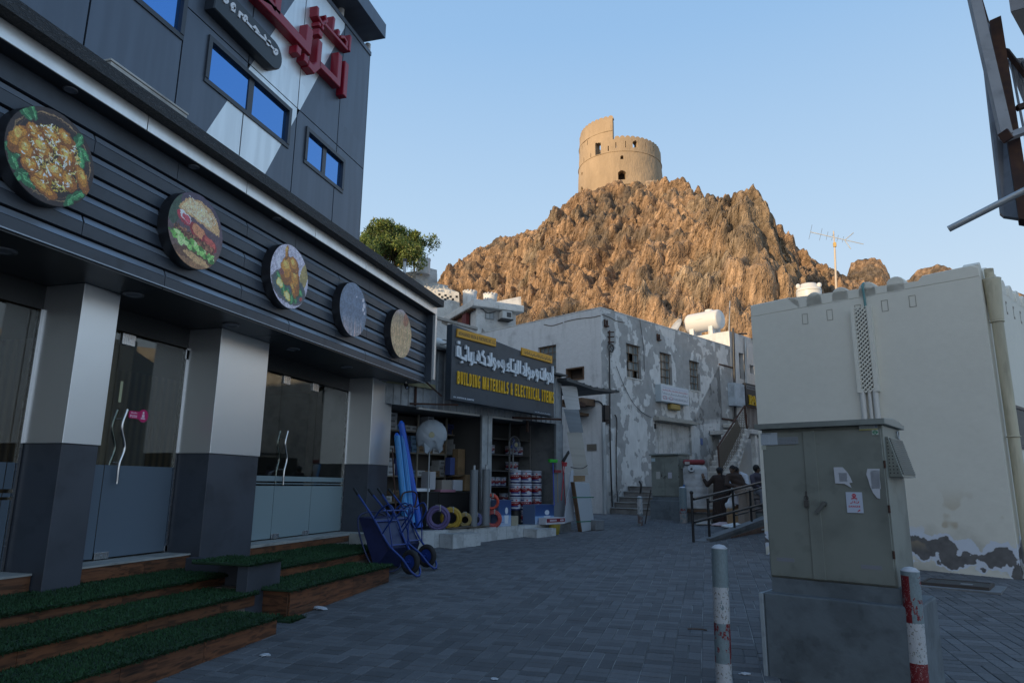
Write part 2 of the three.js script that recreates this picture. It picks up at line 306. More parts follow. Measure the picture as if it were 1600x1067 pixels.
  // fascia
  const fj = [-6, -3.4, -0.8, 1.8, ...[[231, 190], [386, 290], [493, 360], [572, 413], [634, 455]].map(([x, y]) => RE.on(x, y, -5.55)[0]), 13.56];
  for (let i = 0; i + 1 < fj.length; i++) T.add('fascia_panel', cbox(fj[i] + 0.006, fj[i + 1] - 0.006, 5.39, 5.56, -5.7, -5.55, 0.004), fasciaM);
  T.add('fascia_panel', cbox(13.475, 13.56, 3.95, 5.385, -5.83, -5.55, 0.004), fasciaM);
  T.add('soffit', box(-6, 13.47, 5.385, 5.4, -5.83, -5.56), soffitM);
  T.add('wall_end', box(13.42, 13.55, 3.93, 5.56, -13.9, -5.84), greyPanel);
  T.add('return_panel', box(13.44, 13.472, 3.9, 5.38, -5.83, -5.6), slatM);
  const stripM = mat(1, 1, 1, 0.6, { map: tex(512, 256, (u, v) => { const k = fb(u, v, 40, 2, 51), e = Math.abs(fb(u, v, 24, 2, 61) - 0.5) < 0.06 ? 0.045 : 0.014; return [e + 0.02 * k, e + 0.021 * k, e + 0.025 * k]; }, true, 1.2, 3), bumpMap: tex(256, 256, (u, v) => Math.abs(fb(u, v, 24, 2, 61) - 0.5) < 0.06 ? 1 : 0.2, false, 1.2, 3), bumpScale: 0.008 });
  T.add('parapet_strip', cbox(-6, 13.57, 5.563, 5.712, -5.72, -5.40, 0.006), stripM);
  T.add('roof_ledge', box(-6, 13.5, 5.42, 5.56, -6.49, -5.705), M.concrete);
  // slatted sign face: rows of boards with a bevelled upper edge
  const pitch = 0.2155, joints = [[-6, -3.6, -1.2, 1.2, 3.55, 6.0, 8.4, 10.75, 13.44], [-6, -4.7, -2.3, 0.1, 2.5, 4.9, 7.3, 9.7, 12.1, 13.44]];
  const slat = (yb, yt, a, b, first) => {
    const sh = first ? [[-5.80, yb], [-5.742, yb], [-5.742, yt], [-5.80, yt]] : [[-5.81, yb], [-5.742, yb], [-5.742, yt - 0.072], [-5.752, yt - 0.072], [-5.79, yt], [-5.81, yt]];
    return polySide(sh, a + 0.004, b - 0.004);
  };
  const trimM = mat(0.3, 0.34, 0.4, 0.36, { metal: 0.5 });
  const board = T.add('sign_board', box(-6, 13.44, 3.885, 5.38, -5.83, -5.812), M.black);
  for (let r = 0; r < 7; r++) {
    const yt = 5.38 - r * pitch - (r ? 0.018 : 0), yb = r === 6 ? 3.885 : 5.38 - (r + 1) * pitch, jj = joints[r % 2];
    const yb2 = Math.max(yb, 3.885);
    for (let i = 0; i + 1 < jj.length; i++) T.add('slat', slat(yb2, yt, jj[i], jj[i + 1], r === 0), slatM, board);
    if (r) for (let i = 0; i + 1 < jj.length; i++) T.add('slat_trim', polySide([[-5.751, yt - 0.072], [-5.736, yt - 0.071], [-5.77, yt - 0.002], [-5.786, yt - 0.002]], jj[i] + 0.012, jj[i + 1] - 0.012), trimM, board);
  }
  T.add('bottom_trim', box(-6, 13.44, 3.872, 3.884, -5.83, -5.735), trimM);
  // main soffit
  const sj = [-6, -3.6, -1.2, 1.2, 3.6, 6.0, 8.4, 10.8, 13.3]; for (let i = 0; i + 1 < sj.length; i++) T.add('soffit_panel', box(sj[i] + 0.006, sj[i + 1] - 0.006, 3.852, 3.87, -6.97, -5.76), soffitM);
  // pillars
  const P = [[5.59, 6.07], [7.81, 8.9], [12.37, 13.27]];
  for (const [a, b] of P) {
    const p = T.add('pillar', cbox(a + 0.015, b - 0.015, 0.3, 2.13, -7.0, -6.415, 0.008), darkClad);
    T.add('steel_cladding', cbox(a, b, 2.13, 3.85, -7.0, -6.40, 0.006), brushed, p);
  }
  // glass bays
  const tg = -6.95, bays = [[2.2, 5.59], [6.07, 7.81], [8.9, 12.37]];
  T.add('transom', [box(-6, 13.27, 3.58, 3.85, tg - 0.1, tg + 0.02)], mat(0.02, 0.022, 0.024, 0.4));
  T.add('frame', bays.flatMap(([a, b]) => [box(a, a + 0.03, 0.83, 3.58, tg - 0.03, tg + 0.03), box(b - 0.03, b, 0.83, 3.58, tg - 0.03, tg + 0.03), box(a, b, 0.8, 0.84, tg - 0.03, tg + 0.03)]), M.steel);
  const film = new THREE.MeshPhysicalMaterial({ color: col(0.15, 0.2, 0.26), roughness: 0.75, transmission: 0.3, thickness: 0 }), film2 = new THREE.MeshPhysicalMaterial({ color: col(0.33, 0.43, 0.46), roughness: 0.7, transmission: 0.35, thickness: 0 });
  const yF = (RE.on(167, 726, tg)[1] + RE.on(301, 732, tg)[1]) / 2, yF2 = (RE.on(400, 743, tg)[1] + RE.on(556, 747, tg)[1]) / 2;
  const pane = (a, b, name = 'glass_pane', y0 = 0.84, y1 = 3.58) => T.add(name, box(a, b, y0, y1, tg - 0.006, tg + 0.006), glass);
  const cuts = { 0: [RE.on(35, 560, tg)[0]], 1: [RE.on(152, 800, tg)[0], RE.on(288, 700, tg)[0]], 2: [RE.on(425, 790, tg)[0], RE.on(484, 780, tg)[0]] };
  const film_ = (g, a, b, y0, y1, m) => T.add('frosted_film', box(a, b, y0, y1, tg + 0.008, tg + 0.011), m, g);
  bays.forEach(([a, b], i) => {
    const c = [a + 0.03, ...cuts[i], b - 0.03];
    for (let k = 0; k + 1 < c.length; k++) {
      const door = (i > 0) && k === 1, g = pane(c[k] + 0.005, c[k + 1] - 0.005, door ? 'glass_door' : 'glass_pane', 0.86, 3.56);
      const A = c[k] + 0.005, B = c[k + 1] - 0.005;
      if (i === 0) { film_(g, A, B, 0.86, 1.55, film); film_(g, A, B, 1.58, 1.62, film); film_(g, A, B, 1.66, 1.93, film); }
      if (i === 1) film_(g, A, B, 0.86, yF, film);
      if (i === 2) { film_(g, A, B, 0.86, yF2 - 0.16, film2); film_(g, A, B, yF2 - 0.13, yF2 - 0.115, film2); film_(g, A, B, yF2 - 0.085, yF2, film2); }
      if (door) {
        for (const y of [[0.85, 0.93], [3.42, 3.56]]) for (const x of [A, B - 0.2]) T.add('hinge', [cbox(x, x + 0.2, y[0], y[1], tg - 0.03, tg + 0.03, 0.004), rod([x + 0.1, (y[0] + y[1]) / 2, tg + 0.028], [x + 0.1, (y[0] + y[1]) / 2, tg + 0.034], 0.012)], M.steel, g);
        const hx = A + 0.14, hp = (z) => [[hx, 1.72, z], [hx, 1.95, z], [hx + 0.05, 2.15, z], [hx - 0.03, 2.4, z], [hx + 0.02, 2.62, z]];
        for (const z of [tg + 0.075, tg - 0.075]) T.add('handle', [tube(hp(z), 0.017, 8, 24), rod([hx + 0.01, 1.97, tg], [hx + 0.01, 1.97, z], 0.009), rod([hx - 0.01, 2.5, tg], [hx - 0.01, 2.5, z], 0.009)], M.chrome, g);
      }
      if (i === 1 && door) {
        const st = RE.on(215, 649, tg); T.add('push_sticker', box(st[0] - 0.17, st[0] + 0.17, st[1] - 0.085, st[1] + 0.085, tg + 0.008, tg + 0.010), mat(1, 1, 1, 0.7, { transparent: true, map: canvasTexRect(128, 64, st[0] - 0.17, st[0] + 0.17, st[1] - 0.085, st[1] + 0.085, (x) => { x.clearRect(0, 0, 128, 64); x.fillStyle = '#c9256b'; x.beginPath(); x.arc(92, 32, 31, 0, 7); x.fill(); x.beginPath(); x.roundRect(4, 14, 90, 36, 10); x.fill(); x.fillStyle = '#f6dce8'; x.font = 'bold 17px sans-serif'; x.fillText('PUSH', 12, 45); x.fillRect(16, 22, 38, 3); x.fillRect(20, 18, 3, 6); x.fillRect(40, 18, 3, 6); x.fillRect(87, 12, 10, 12); x.fillRect(84, 26, 16, 14); x.fillRect(78, 42, 28, 6); }) }), g);
        const ss = RE.on(187, 612, tg); T.add('strip_sticker', box(ss[0] - 0.02, ss[0] + 0.02, ss[1] - 0.13, ss[1] + 0.13, tg + 0.008, tg + 0.010), mat(0.55, 0.56, 0.35, 0.7), g);
      }
    }
  });
  // interior
  const warm = mat(1, 1, 1, 0.7, { map: tex(256, 64, (u, v) => { const k = 0.5 + 0.5 * Math.sin(u * 6.283 * 16); return [0.3 * (0.4 + 0.6 * k), 0.19 * (0.4 + 0.6 * k), 0.1 * (0.4 + 0.6 * k)]; }, true, 0.4, 0.4) });
  const In = T.add('interior', [box(-6, 13.25, 0.8, 0.83, -10, tg - 0.03)], mat(0.16, 0.14, 0.12, 0.4));
  T.add('interior_wall', box(-6, 13.25, 0.83, 3.9, -10, -9.97), warm, In);
  T.add('interior_ceiling', box(-6, 13.25, 3.7, 3.72, -9.97, tg - 0.1), mat(0.2, 0.15, 0.1, 0.7), In);
  T.add('partition', box(7.2, 7.3, 0.83, 3.7, -9.97, -7.6), warm, In);
}
function canvasTexRect(w, h, x0, x1, y0, y1, draw) { const t = canvasTex(w, h, draw); t.wrapS = t.wrapT = THREE.ClampToEdgeWrapping; t.repeat.set(1 / (x1 - x0), 1 / (y1 - y0)); t.offset.set(-x0 / (x1 - x0), -y0 / (y1 - y0)); return t; }
// a print on a face at z = t of a frame, with uv 0..1 over the rectangle; baked before the part is moved to its base
function printBox(x0, x1, y0, y1, z0, z1) { const g = box(x0, x1, y0, y1, z0, z1), p = g.attributes.position, uv = g.attributes.uv; for (let i = 0; i < p.count; i++) uv.setXY(i, (p.getX(i) - x0) / (x1 - x0), (p.getY(i) - y0) / (y1 - y0)); return g; }

// soffit downlights, not lit
{
  const L = [[-5.655, 5.383, [[108, 140], [303, 260], [433, 341]]], [0, 3.848, [[5, 391], [208, 460], [360, 507], [457, 545], [541, 573], [598, 594]]]];
  const where = ['over the roast chicken sign', 'over the burger sign', 'over the whole chicken sign'], where2 = ['nearest the photograph edge over the first glass bay', 'beside the head of the first steel pillar', 'over the corner of the wide middle pillar', 'just past the wide middle pillar', 'over the far glass door', 'at the far end by the last pillar'];
  L.forEach(([t, y, pts], k) => pts.forEach(([px, py], i) => {
    const v = ray(px, py), kk = (y - EYE.y) / v.y, p = EYE.clone().addScaledVector(v, kk), q = RE.loc(p), r = k ? 0.095 : 0.055;
    const T = new Thing(RE, 'downlight', 'unlit round soffit downlight ' + (k ? where2[i] : 'in the narrow upper soffit ' + where[i]), 'ceiling light', [q.x, y, k ? q.z : t], { group: 'round downlights under the restaurant eaves' });
    T.add('trim_ring', new THREE.TorusGeometry(r, r * 0.16, 8, 24).rotateX(Math.PI / 2).translate(q.x, y - 0.004, k ? q.z : t), mat(0.2, 0.21, 0.23, 0.35, { metal: 0.6 }));
    T.add('lens', new THREE.CylinderGeometry(r * 0.92, r * 0.92, 0.008, 24).translate(q.x, y - 0.002, k ? q.z : t), mat(0.22, 0.22, 0.24, 0.25));
  }));
}
// long white box on the ledge
{
  const q = RE.quad(-6.2, [[167, 112], [165, 95], [288, 174], [286, 190]]);
  const T = new Thing(RE, 'duct_box', 'long narrow off-white box lying on the ledge behind the dark parapet strip', 'box', [(q.s0 + q.s1) / 2, 5.56, -6.25]);
  T.add('casing', cbox(q.s0, q.s1, 5.56, q.y1 - 0.03, -6.4, -6.15, 0.01), gm(0.5, 0.49, 0.46, 0.6)); T.add('lid', cbox(q.s0 - 0.01, q.s1 + 0.01, q.y1 - 0.028, q.y1, -6.41, -6.14, 0.006), gm(0.55, 0.54, 0.5, 0.6));
}
// round food signs
{
  const blob = (x, cx, cy, rx, ry, rot, c) => { x.fillStyle = c; x.beginPath(); x.ellipse(cx, cy, rx, ry, rot, 0, 7); x.fill(); };
  const piece = (x, cx, cy, rx, ry, a) => { blob(x, cx + 3, cy + 5, rx, ry, a, 'rgba(50,20,8,.7)'); blob(x, cx, cy, rx, ry, a, '#8a4a17'); blob(x, cx - rx * 0.15, cy - ry * 0.2, rx * 0.75, ry * 0.65, a, '#b8721f'); blob(x, cx - rx * 0.25, cy - ry * 0.35, rx * 0.4, ry * 0.3, a, '#d9a044'); for (let i = 0; i < 14; i++) blob(x, cx + rr(-0.7, 0.7) * rx, cy + rr(-0.7, 0.7) * ry, rr(1, 4), rr(1, 3), rr(0, 3), rnd() < 0.5 ? '#6a3210' : '#e0b050'); };
  const leaf = (x, cx, cy, a, l) => { x.save(); x.translate(cx, cy); x.rotate(a); blob(x, 0, 0, l, l * 0.5, 0, '#1f5a32'); blob(x, 0, -l * 0.12, l * 0.85, l * 0.22, 0, '#3d8a4e'); x.strokeStyle = '#9cc79a'; x.lineWidth = 1.5; x.beginPath(); x.moveTo(-l, 0); x.lineTo(l, 0); x.stroke(); x.restore(); };
  const prints = [
    (x) => { x.fillStyle = '#2a1d1c'; x.fillRect(0, 0, 512, 512); for (let i = 0; i < 120; i++) { const a = i / 120 * 6.283; blob(x, 256 + 228 * Math.cos(a), 256 + 228 * Math.sin(a), 5, 8, a, '#80603e'); blob(x, 256 + 212 * Math.cos(a), 256 + 212 * Math.sin(a), 3, 5, a, '#4c3426'); }
      for (const [a, b, c] of [[70, 90, 0.5], [110, 60, 1], [390, 90, 2], [430, 150, 0.6], [420, 190, 1.4], [60, 370, 1], [110, 420, 2.2], [40, 320, 0.3], [430, 400, 2.4], [390, 450, 1.8], [150, 440, 0.4]]) leaf(x, a, b, c, 52);
      for (let i = 0; i < 1600; i++) { const a = rr(0, 6.283), r = 175 * Math.sqrt(rnd()); blob(x, 256 + r * Math.cos(a), 262 + r * Math.sin(a), 7, 2.4, rr(0, 3), ['#c79a1e', '#d8b03a', '#a8761a', '#e6c860'][i % 4]); }
      for (const q of [[70, 250, 50, 85, 0.4], [150, 170, 60, 40, 0.7], [250, 150, 75, 36, 0.2], [320, 120, 60, 40, 0.5], [120, 290, 50, 70, -0.4], [200, 240, 62, 52, 0.4], [340, 220, 70, 55, 0.8], [300, 330, 70, 48, 0.2], [200, 380, 78, 42, 0.3], [240, 440, 80, 36, 0.3], [370, 340, 55, 45, 0.9], [450, 300, 36, 85, -0.5], [150, 350, 50, 40, 0]]) piece(x, ...q);
      for (let i = 0; i < 150; i++) { const a = rr(0, 6.283), r = 165 * Math.pow(rnd(), 0.6); x.save(); x.translate(256 + r * Math.cos(a), 250 + r * Math.sin(a)); x.rotate(rr(0, 6)); blob(x, 0, 0, rr(7, 13), rr(3, 6), 0, ['#efe2bd', '#dcc48a', '#f6efd8', '#c9a462'][i % 4]); x.restore(); } },
    (x) => { const g = x.createLinearGradient(0, 0, 0, 512); g.addColorStop(0, '#3a2f44'); g.addColorStop(0.4, '#4c3a48'); g.addColorStop(1, '#6e4f3c'); x.fillStyle = g; x.fillRect(0, 0, 512, 512); blob(x, 40, 150, 60, 130, 0, '#2e4434'); blob(x, 256, 470, 240, 60, 0, '#8c5f3c'); blob(x, 256, 430, 200, 40, 0, '#5c3a2a');
      x.save(); x.translate(256, 250); x.rotate(0.16); x.fillStyle = '#b98a58'; x.beginPath(); x.ellipse(10, -60, 200, 150, 0, Math.PI, 0); x.fill(); x.fillStyle = '#d0ab7c'; x.beginPath(); x.ellipse(-20, -75, 150, 115, 0, Math.PI, 0); x.fill(); for (let i = 0; i < 140; i++) blob(x, rr(-130, 150), rr(-190, -80), 4, 2.4, rr(0, 3), '#f1e1bd');
      for (const [a, b, r, c] of [[-130, -20, 70, '#9a2433'], [-120, -35, 55, '#e8cfd2'], [-110, -30, 40, '#b03a4a'], [20, 10, 90, '#8e1f26'], [20, 0, 70, '#c9774c'], [140, 30, 80, '#7f1d28'], [140, 20, 60, '#b8483c']]) blob(x, a, b, r, r * 0.5, 0.2, c);
      for (let i = 0; i < 500; i++) blob(x, rr(-190, 190), rr(45, 115), rr(4, 12), rr(4, 9), rr(0, 3), ['#5c301e', '#7a4630', '#3c2018', '#96603e'][i % 4]);
      for (let i = 0; i < 60; i++) { const a = rr(-210, 210); blob(x, a, 120 + rr(-25, 25), rr(14, 34), rr(8, 20), rr(-0.6, 0.6), ['#5e9a3c', '#7fb656', '#3c6f2a', '#a6cf78'][i % 4]); } blob(x, 60, 190, 130, 26, 0, '#b98a58'); x.restore(); },
    (x) => { x.fillStyle = '#a7a0b0'; x.fillRect(0, 0, 512, 512); for (let i = 0; i < 60; i++) blob(x, rr(0, 512), rr(0, 512), rr(20, 60), rr(10, 30), rr(0, 3), 'rgba(200,190,205,.25)'); blob(x, 450, 200, 50, 120, 0.2, '#8f7a44'); blob(x, 256, 350, 235, 130, 0.05, '#4c4a50'); blob(x, 256, 345, 215, 115, 0.05, '#33454a'); for (const [a, b, c] of [[180, 380, 1.2], [240, 410, 1.5], [300, 420, 1.7], [130, 300, 0.5], [390, 340, 0.4], [340, 400, 1.2]]) leaf(x, a, b, c, 60);
      piece(x, 220, 220, 95, 120, 0.1); piece(x, 330, 260, 60, 130, -0.3); piece(x, 190, 80, 18, 70, 0.1); piece(x, 300, 150, 70, 60, 0.5); piece(x, 310, 350, 25, 80, -0.6); for (const [a, b] of [[130, 340], [240, 420]]) { blob(x, a, b, 46, 34, 0.4, '#c9a23c'); blob(x, a, b, 36, 25, 0.4, '#e3cc7a'); } blob(x, 430, 400, 20, 16, 0, '#a8362f'); blob(x, 150, 250, 30, 22, 0, '#7c4038'); },
    (x) => { const g = x.createLinearGradient(0, 0, 100, 512); g.addColorStop(0, '#53647c'); g.addColorStop(0.6, '#4f6078'); g.addColorStop(1, '#586678'); x.fillStyle = g; x.fillRect(0, 0, 512, 512); for (let i = 0; i < 40; i++) { const a = rr(60, 420); const gg = x.createLinearGradient(0, 300, 0, 512); gg.addColorStop(0, 'rgba(160,140,140,0)'); gg.addColorStop(1, 'rgba(180,150,145,.5)'); x.fillStyle = gg; x.fillRect(a, rr(280, 380), rr(6, 26), 300); } for (const [a, b, r] of [[430, 120, 20], [460, 170, 24], [440, 210, 16], [470, 240, 14], [300, 120, 8]]) blob(x, a, b, r, r * 1.2, 0.4, '#a9a4ad'); },
    (x) => { const g = x.createLinearGradient(0, 0, 60, 512); g.addColorStop(0, '#8a86a0'); g.addColorStop(0.2, '#8a765e'); g.addColorStop(0.5, '#b08e62'); g.addColorStop(1, '#b5956c'); x.fillStyle = g; x.fillRect(0, 0, 512, 512); for (let i = 0; i < 500; i++) { x.strokeStyle = ['rgba(110,60,40,.25)', 'rgba(210,180,130,.3)', 'rgba(140,100,60,.3)', 'rgba(90,110,60,.2)', 'rgba(120,80,100,.2)'][i % 5]; x.lineWidth = rr(2, 9); const a = rr(0, 512), b = rr(0, 500); x.beginPath(); x.moveTo(a, b); x.lineTo(a + rr(-14, 6), b + rr(40, 150)); x.stroke(); } blob(x, 360, 80, 60, 90, 0.6, 'rgba(130,50,30,.5)'); },
  ];
  const D = [[[0, 235], [149, 262], [62, 160], [95, 327], 'large round sign picturing roast chicken pieces on yellow rice with almonds'], [[259, 347], [349.5, 371], [294, 296], [316, 423], 'round sign picturing a sesame bun burger with tomato and lettuce'], [[421, 420], [481.5, 441], [448, 380], [458, 484], 'round sign picturing a whole golden roast chicken on a dark platter'], [[530, 478], [573, 484], [547, 438.5], [556, 527.5], 'round sign with a bleached blue grey print, between whole chicken and beige signs'], [[610, 514], [643, 523], [624, 482], [627, 559], 'smallest round sign with streaky beige print at the far end of the fascia']];
  D.forEach(([l, r, t, b, label], i) => {
    const z = -5.6, a = RE.on(...l, z), c = RE.on(...r, z), u = RE.on(...t, z), d = RE.on(...b, z), s = (a[0] + c[0]) / 2, y = (u[1] + d[1]) / 2, rad = ((c[0] - a[0]) + (u[1] - d[1])) / 4;
    const T = new Thing(RE, 'round_food_sign', label, 'sign', [s, y, -5.7], { group: 'round food signs on the slatted fascia' });
    T.add('backing', rod([s, y, -5.745], [s, y, z - 0.004], rad, rad, 56), mat(0.02, 0.02, 0.024, 0.4));
    const g = new THREE.CircleGeometry(rad * 0.992, 56).translate(s, y, z); const cv = canvasTex(512, 512, (x) => { prints[i](x); const src = x.getImageData(0, 0, 512, 512), dst = x.createImageData(512, 512), N = T_noise.image.data, Fn = T_fine.image.data, S = src.data, Dd = dst.data, nz = (u, v, k) => N[(((v * k) & 511) * 512 + ((u * k) & 511)) * 4] / 255 - 0.5, fz = (u, v) => Fn[((v & 255) * 256 + (u & 255)) * 4] / 255 - 0.5, am = i < 3 ? 26 : 12;
      for (let v = 0; v < 512; v++) for (let u = 0; u < 512; u++) { const q = clamp(Math.round(u + am * nz(u, v, 2) + am * 0.5 * fz(u, v)), 0, 511), w = clamp(Math.round(v + am * nz(u + 177, v + 91, 2) + am * 0.5 * fz(u + 90, v + 40)), 0, 511), o = (v * 512 + u) * 4, p = (w * 512 + q) * 4, k = 1 + 0.7 * fz(u * 2 + 31, v * 2) + 0.5 * nz(u, v, 3), g = (S[p] + S[p + 1] + S[p + 2]) / 3; for (let c = 0; c < 3; c++) Dd[o + c] = clamp(lerp(S[p + c], g, 0.12) * k * 1.18 + 16, 0, 255); Dd[o + 3] = 255; } x.putImageData(dst, 0, 0); });
    T.add('print', g, mat(1, 1, 1, 0.4, { map: cv }));
  });
}
// red letter sign, dark name plate
const redM = mat(0.30, 0.012, 0.03, 0.32), redSide = redM, whiteLetter = mat(0.75, 0.77, 0.8, 0.5);
function zr(F, t, sc, ox, oy) { return (pts) => pts.map(([x, y]) => F.on(ox + x / sc, oy + y / sc, t)); }
{
  const t = -6.34, z = zr(RE, t, 5.517, 330, 0);
  const o = RE.on(480, 80, t), T = new Thing(RE, 'red_letter_sign', 'big glossy red raised Arabic letters across the white diagonal band', 'sign', [o[0], o[1], -6.5]);
  const L = (name, pts, w) => T.add(name, poly(stroke(z(pts), w), -6.5, t, [], 0.012), redM);
  L('letter', [[1172, 540], [1152, 828]], 0.068);
  L('letter', [[1116, 466], [1098, 712], [935, 545]], 0.068);
  L('letter', [[944, 350], [926, 560], [885, 597], [842, 545]], 0.068);
  L('letter_dot', [[948, 262], [940, 312]], 0.064);
  L('letter', [[856, 238], [836, 412], [600, 150], [395, -60]], 0.092);
  L('letter', [[592, -80], [570, 110]], 0.080);
  L('letter', [[420, -40], [520, 20], [560, 90]], 0.064);
  L('letter_dot', [[762, 404], [754, 468]], 0.064); L('letter_dot', [[826, 478], [818, 540]], 0.064);
  // small word above
  L('small_letter', [[1207, 308], [1194, 440]], 0.034);
  L('small_letter', [[1178, 425], [975, 195]], 0.036);
  L('small_letter', [[1064, 150], [1050, 268]], 0.036);
  L('small_letter', [[1106, 258], [1098, 312]], 0.034);
  L('small_letter', [[1118, 315], [1150, 318], [1172, 360], [1168, 405]], 0.028);
  L('small_letter', [[924, 58], [922, 132], [962, 205], [1000, 178], [985, 130]], 0.034);
  L('small_letter_dot', [[940, 196], [936, 226]], 0.036); L('small_letter_dot', [[968, 226], [962, 256]], 0.036);
}
{
  const t = -6.33, z = zr(RE, t, 5.517, 330, 0), o = RE.on(400, 40, t);
  const T = new Thing(RE, 'name_plate', 'dark rounded plate with white Arabic script under the red letters', 'sign', [o[0], o[1], -6.5]);
  const c = z([[535, 462], [40, -60]]), w = 0.24, P = stroke(c, w), e = [];
  const d = Math.atan2(c[0][1] - c[1][1], c[0][0] - c[1][0]);
  for (let i = 1; i < 10; i++) { const a = d + Math.PI / 2 - Math.PI * i / 10; e.push([c[0][0] + w * Math.cos(a), c[0][1] + w * Math.sin(a)]); }
  T.add('plate', poly([P[0], P[1], P[2], P[3], ...e], -6.49, t, [], 0.015), mat(0.022, 0.028, 0.036, 0.4));
  const S = (pts, k = 0.02) => T.add('letter', poly(stroke(z(pts), k), t, t + 0.014), whiteLetter);
  const ring = (cx, cy, rx, ry) => Array.from({ length: 13 }, (_, i) => [cx + rx * Math.cos(i / 12 * 6.28), cy + ry * Math.sin(i / 12 * 6.28)]);
  S(ring(549, 448, 15, 18)); S([[538, 432], [470, 350], [452, 298]]); S(ring(488, 372, 13, 16)); S([[500, 380], [430, 320], [372, 268]]); S([[408, 292], [392, 262], [372, 232], [352, 240], [370, 270]]);
  S([[372, 268], [330, 225], [290, 178]]); S(ring(285, 158, 15, 20)); S([[272, 140], [240, 108], [232, 150]]); S(ring(182, 52, 15, 18)); S([[196, 62], [190, 96], [165, 78]]); S(ring(120, 0, 16, 20)); S([[108, -8], [70, -50]]);
}
// ---------- steps ----------
const T_wood = tex(1024, 256, (u, v) => { const a = fb(u * 0.35 + 0.15 * fb(u, v, 4, 3, 3), v * 1.6, 24, 4, 17), b = fb(u * 0.2, v * 4, 64, 2, 27); const k = 0.35 + 0.65 * sst(0.3, 0.62, a) - 0.35 * sst(0.55, 0.75, b) * sst(0.4, 0.6, fb(u, v, 3, 3, 6)); return [0.15 * k + 0.014, 0.058 * k + 0.008, 0.026 * k + 0.005]; });
const woods = [0, 1, 2, 3].map((i) => { const t = rep(T_wood, 0.8, 1.2); t.offset.set(i * 0.27, i * 0.31); return mat([1, 0.85, 1.15, 0.95][i], [1, 0.85, 1.1, 0.97][i], [1, 0.85, 1.05, 1][i], 0.48, { map: t, bumpMap: T_fine, bumpScale: 0.001 }); });
const grout = mat(0.16, 0.13, 0.11, 0.9), turfM = mat(0.012, 0.035, 0.014, 0.95), bladeM = mat(1, 1, 1, 0.8, { side: THREE.DoubleSide });
const bladeGeo = (() => { const g = new THREE.BufferGeometry(); g.setAttribute('position', new THREE.Float32BufferAttribute([-0.004, 0, 0, 0.004, 0, 0, 0.0015, 0.026, 0.008, -0.004, 0, 0, 0.0015, 0.026, 0.008, -0.002, 0.018, 0.004], 3)); g.computeVertexNormals(); return g; })();
function turf(T, s0, s1, t0, t1, y, dens = 4200) {
  const base = T.add('turf_mat', cbox(s0, s1, y - 0.03, y, t0, t1, 0.012), turfM);
  const n = Math.round((s1 - s0) * (t1 - t0) * dens) + Math.round((s1 - s0) * 500), im = new THREE.InstancedMesh(bladeGeo, bladeM, n), mx = new THREE.Matrix4(), e = new THREE.Euler();
  im.name = 'turf_blades'; im.userData.kind = 'stuff';
  const nEdge = Math.round((s1 - s0) * 500);
  for (let i = 0; i < n; i++) {
    const edge = i < nEdge, s = rr(s0, s1), t = edge ? t1 - 0.002 : rr(t0, t1), yy = edge ? y - rr(0, 0.03) : y - 0.003, k = rr(0.7, 1.35);
    e.set(edge ? rr(0.6, 1.9) : rr(-0.6, 0.6), rr(0, 6.28), edge ? rr(-0.4, 0.4) : rr(-0.6, 0.6), 'YXZ'); if (edge) e.y = rr(-0.5, 0.5);
    mx.makeRotationFromEuler(e).scale(V(1.3 * k, k, k)).setPosition(s - T.base.x, yy - T.base.y, t - T.base.z); im.setMatrixAt(i, mx);
    const c = 0.55 + 0.7 * fb((s + 9) / 20, (t + 9) / 20, 30, 3, 3) * rr(0.6, 1.3); im.setColorAt(i, col(0.017 * c, 0.064 * c, 0.02 * c));
  }
  T.g.add(im); return base;
}
function riser(T, s0, s1, y0, y1, t, cuts, rows = [1], parent) {
  let y = y0;
  rows.forEach((f, r) => {
    const yt = y + (y1 - y0) * f, c = [s0, ...cuts.map((q) => q + (r ? 0.0 : 0)).filter((q) => q > s0 + 0.05 && q < s1 - 0.05), s1];
    for (let i = 0; i + 1 < c.length; i++) T.add('wood_tile', cbox(c[i] + 0.002, c[i + 1] - 0.002, y + 0.002, yt - 0.002, t - 0.018, t, 0.002), woods[Math.floor(rnd() * 4)], parent);
    y = yt;
  });
}
{
  const T = new Thing(RE, 'entrance_steps', 'three wide wood tiled steps topped with green artificial turf before the first glass door', 'steps', [4, 0.2, -5]);
  T.add('step_core', [box(0.5, 6.6, -0.2, 0.36, -7, -4.42), box(0.5, 7.05, 0.2, 0.51, -7, -5.02), box(0.5, 7.8, 0.3, 0.635, -7, -5.72)], grout);
  riser(T, 0.5, 6.64, 0.0, 0.362, -4.4, [2.2, 3.42, 4.62, 5.55]); T.add('wood_tile', cbox(6.602, 6.622, 0.0, 0.362, -4.98, -4.42, 0.002), woods[1]);
  riser(T, 0.5, 7.08, 0.39, 0.512, -5.0, [1.8, 3.0, 4.25, 5.5, 6.5]); riser(T, 0.5, 7.62, 0.54, 0.635, -5.7, [1.5, 2.7, 3.9, 4.9, 5.9, 6.9]);
  riser(T, 0.5, 5.59, 0.66, 0.82, -6.55, [1.5, 3, 4.4]); riser(T, 6.07, 7.81, 0.66, 0.82, -6.55, [7.05]);
  T.add('threshold', [box(0.5, 5.59, 0.82, 0.84, -7, -6.54), box(6.07, 7.81, 0.82, 0.84, -7, -6.54), box(0.5, 5.59, 0.6, 0.82, -7, -6.57), box(6.07, 7.81, 0.6, 0.82, -7, -6.57)], M.paleConcrete);
  turf(T, 0.5, 6.69, -5.0, -4.37, 0.39, 3600); turf(T, 0.5, 7.12, -5.7, -4.97, 0.54, 3600); turf(T, 0.5, 7.66, -6.56, -5.67, 0.664, 3600);
}
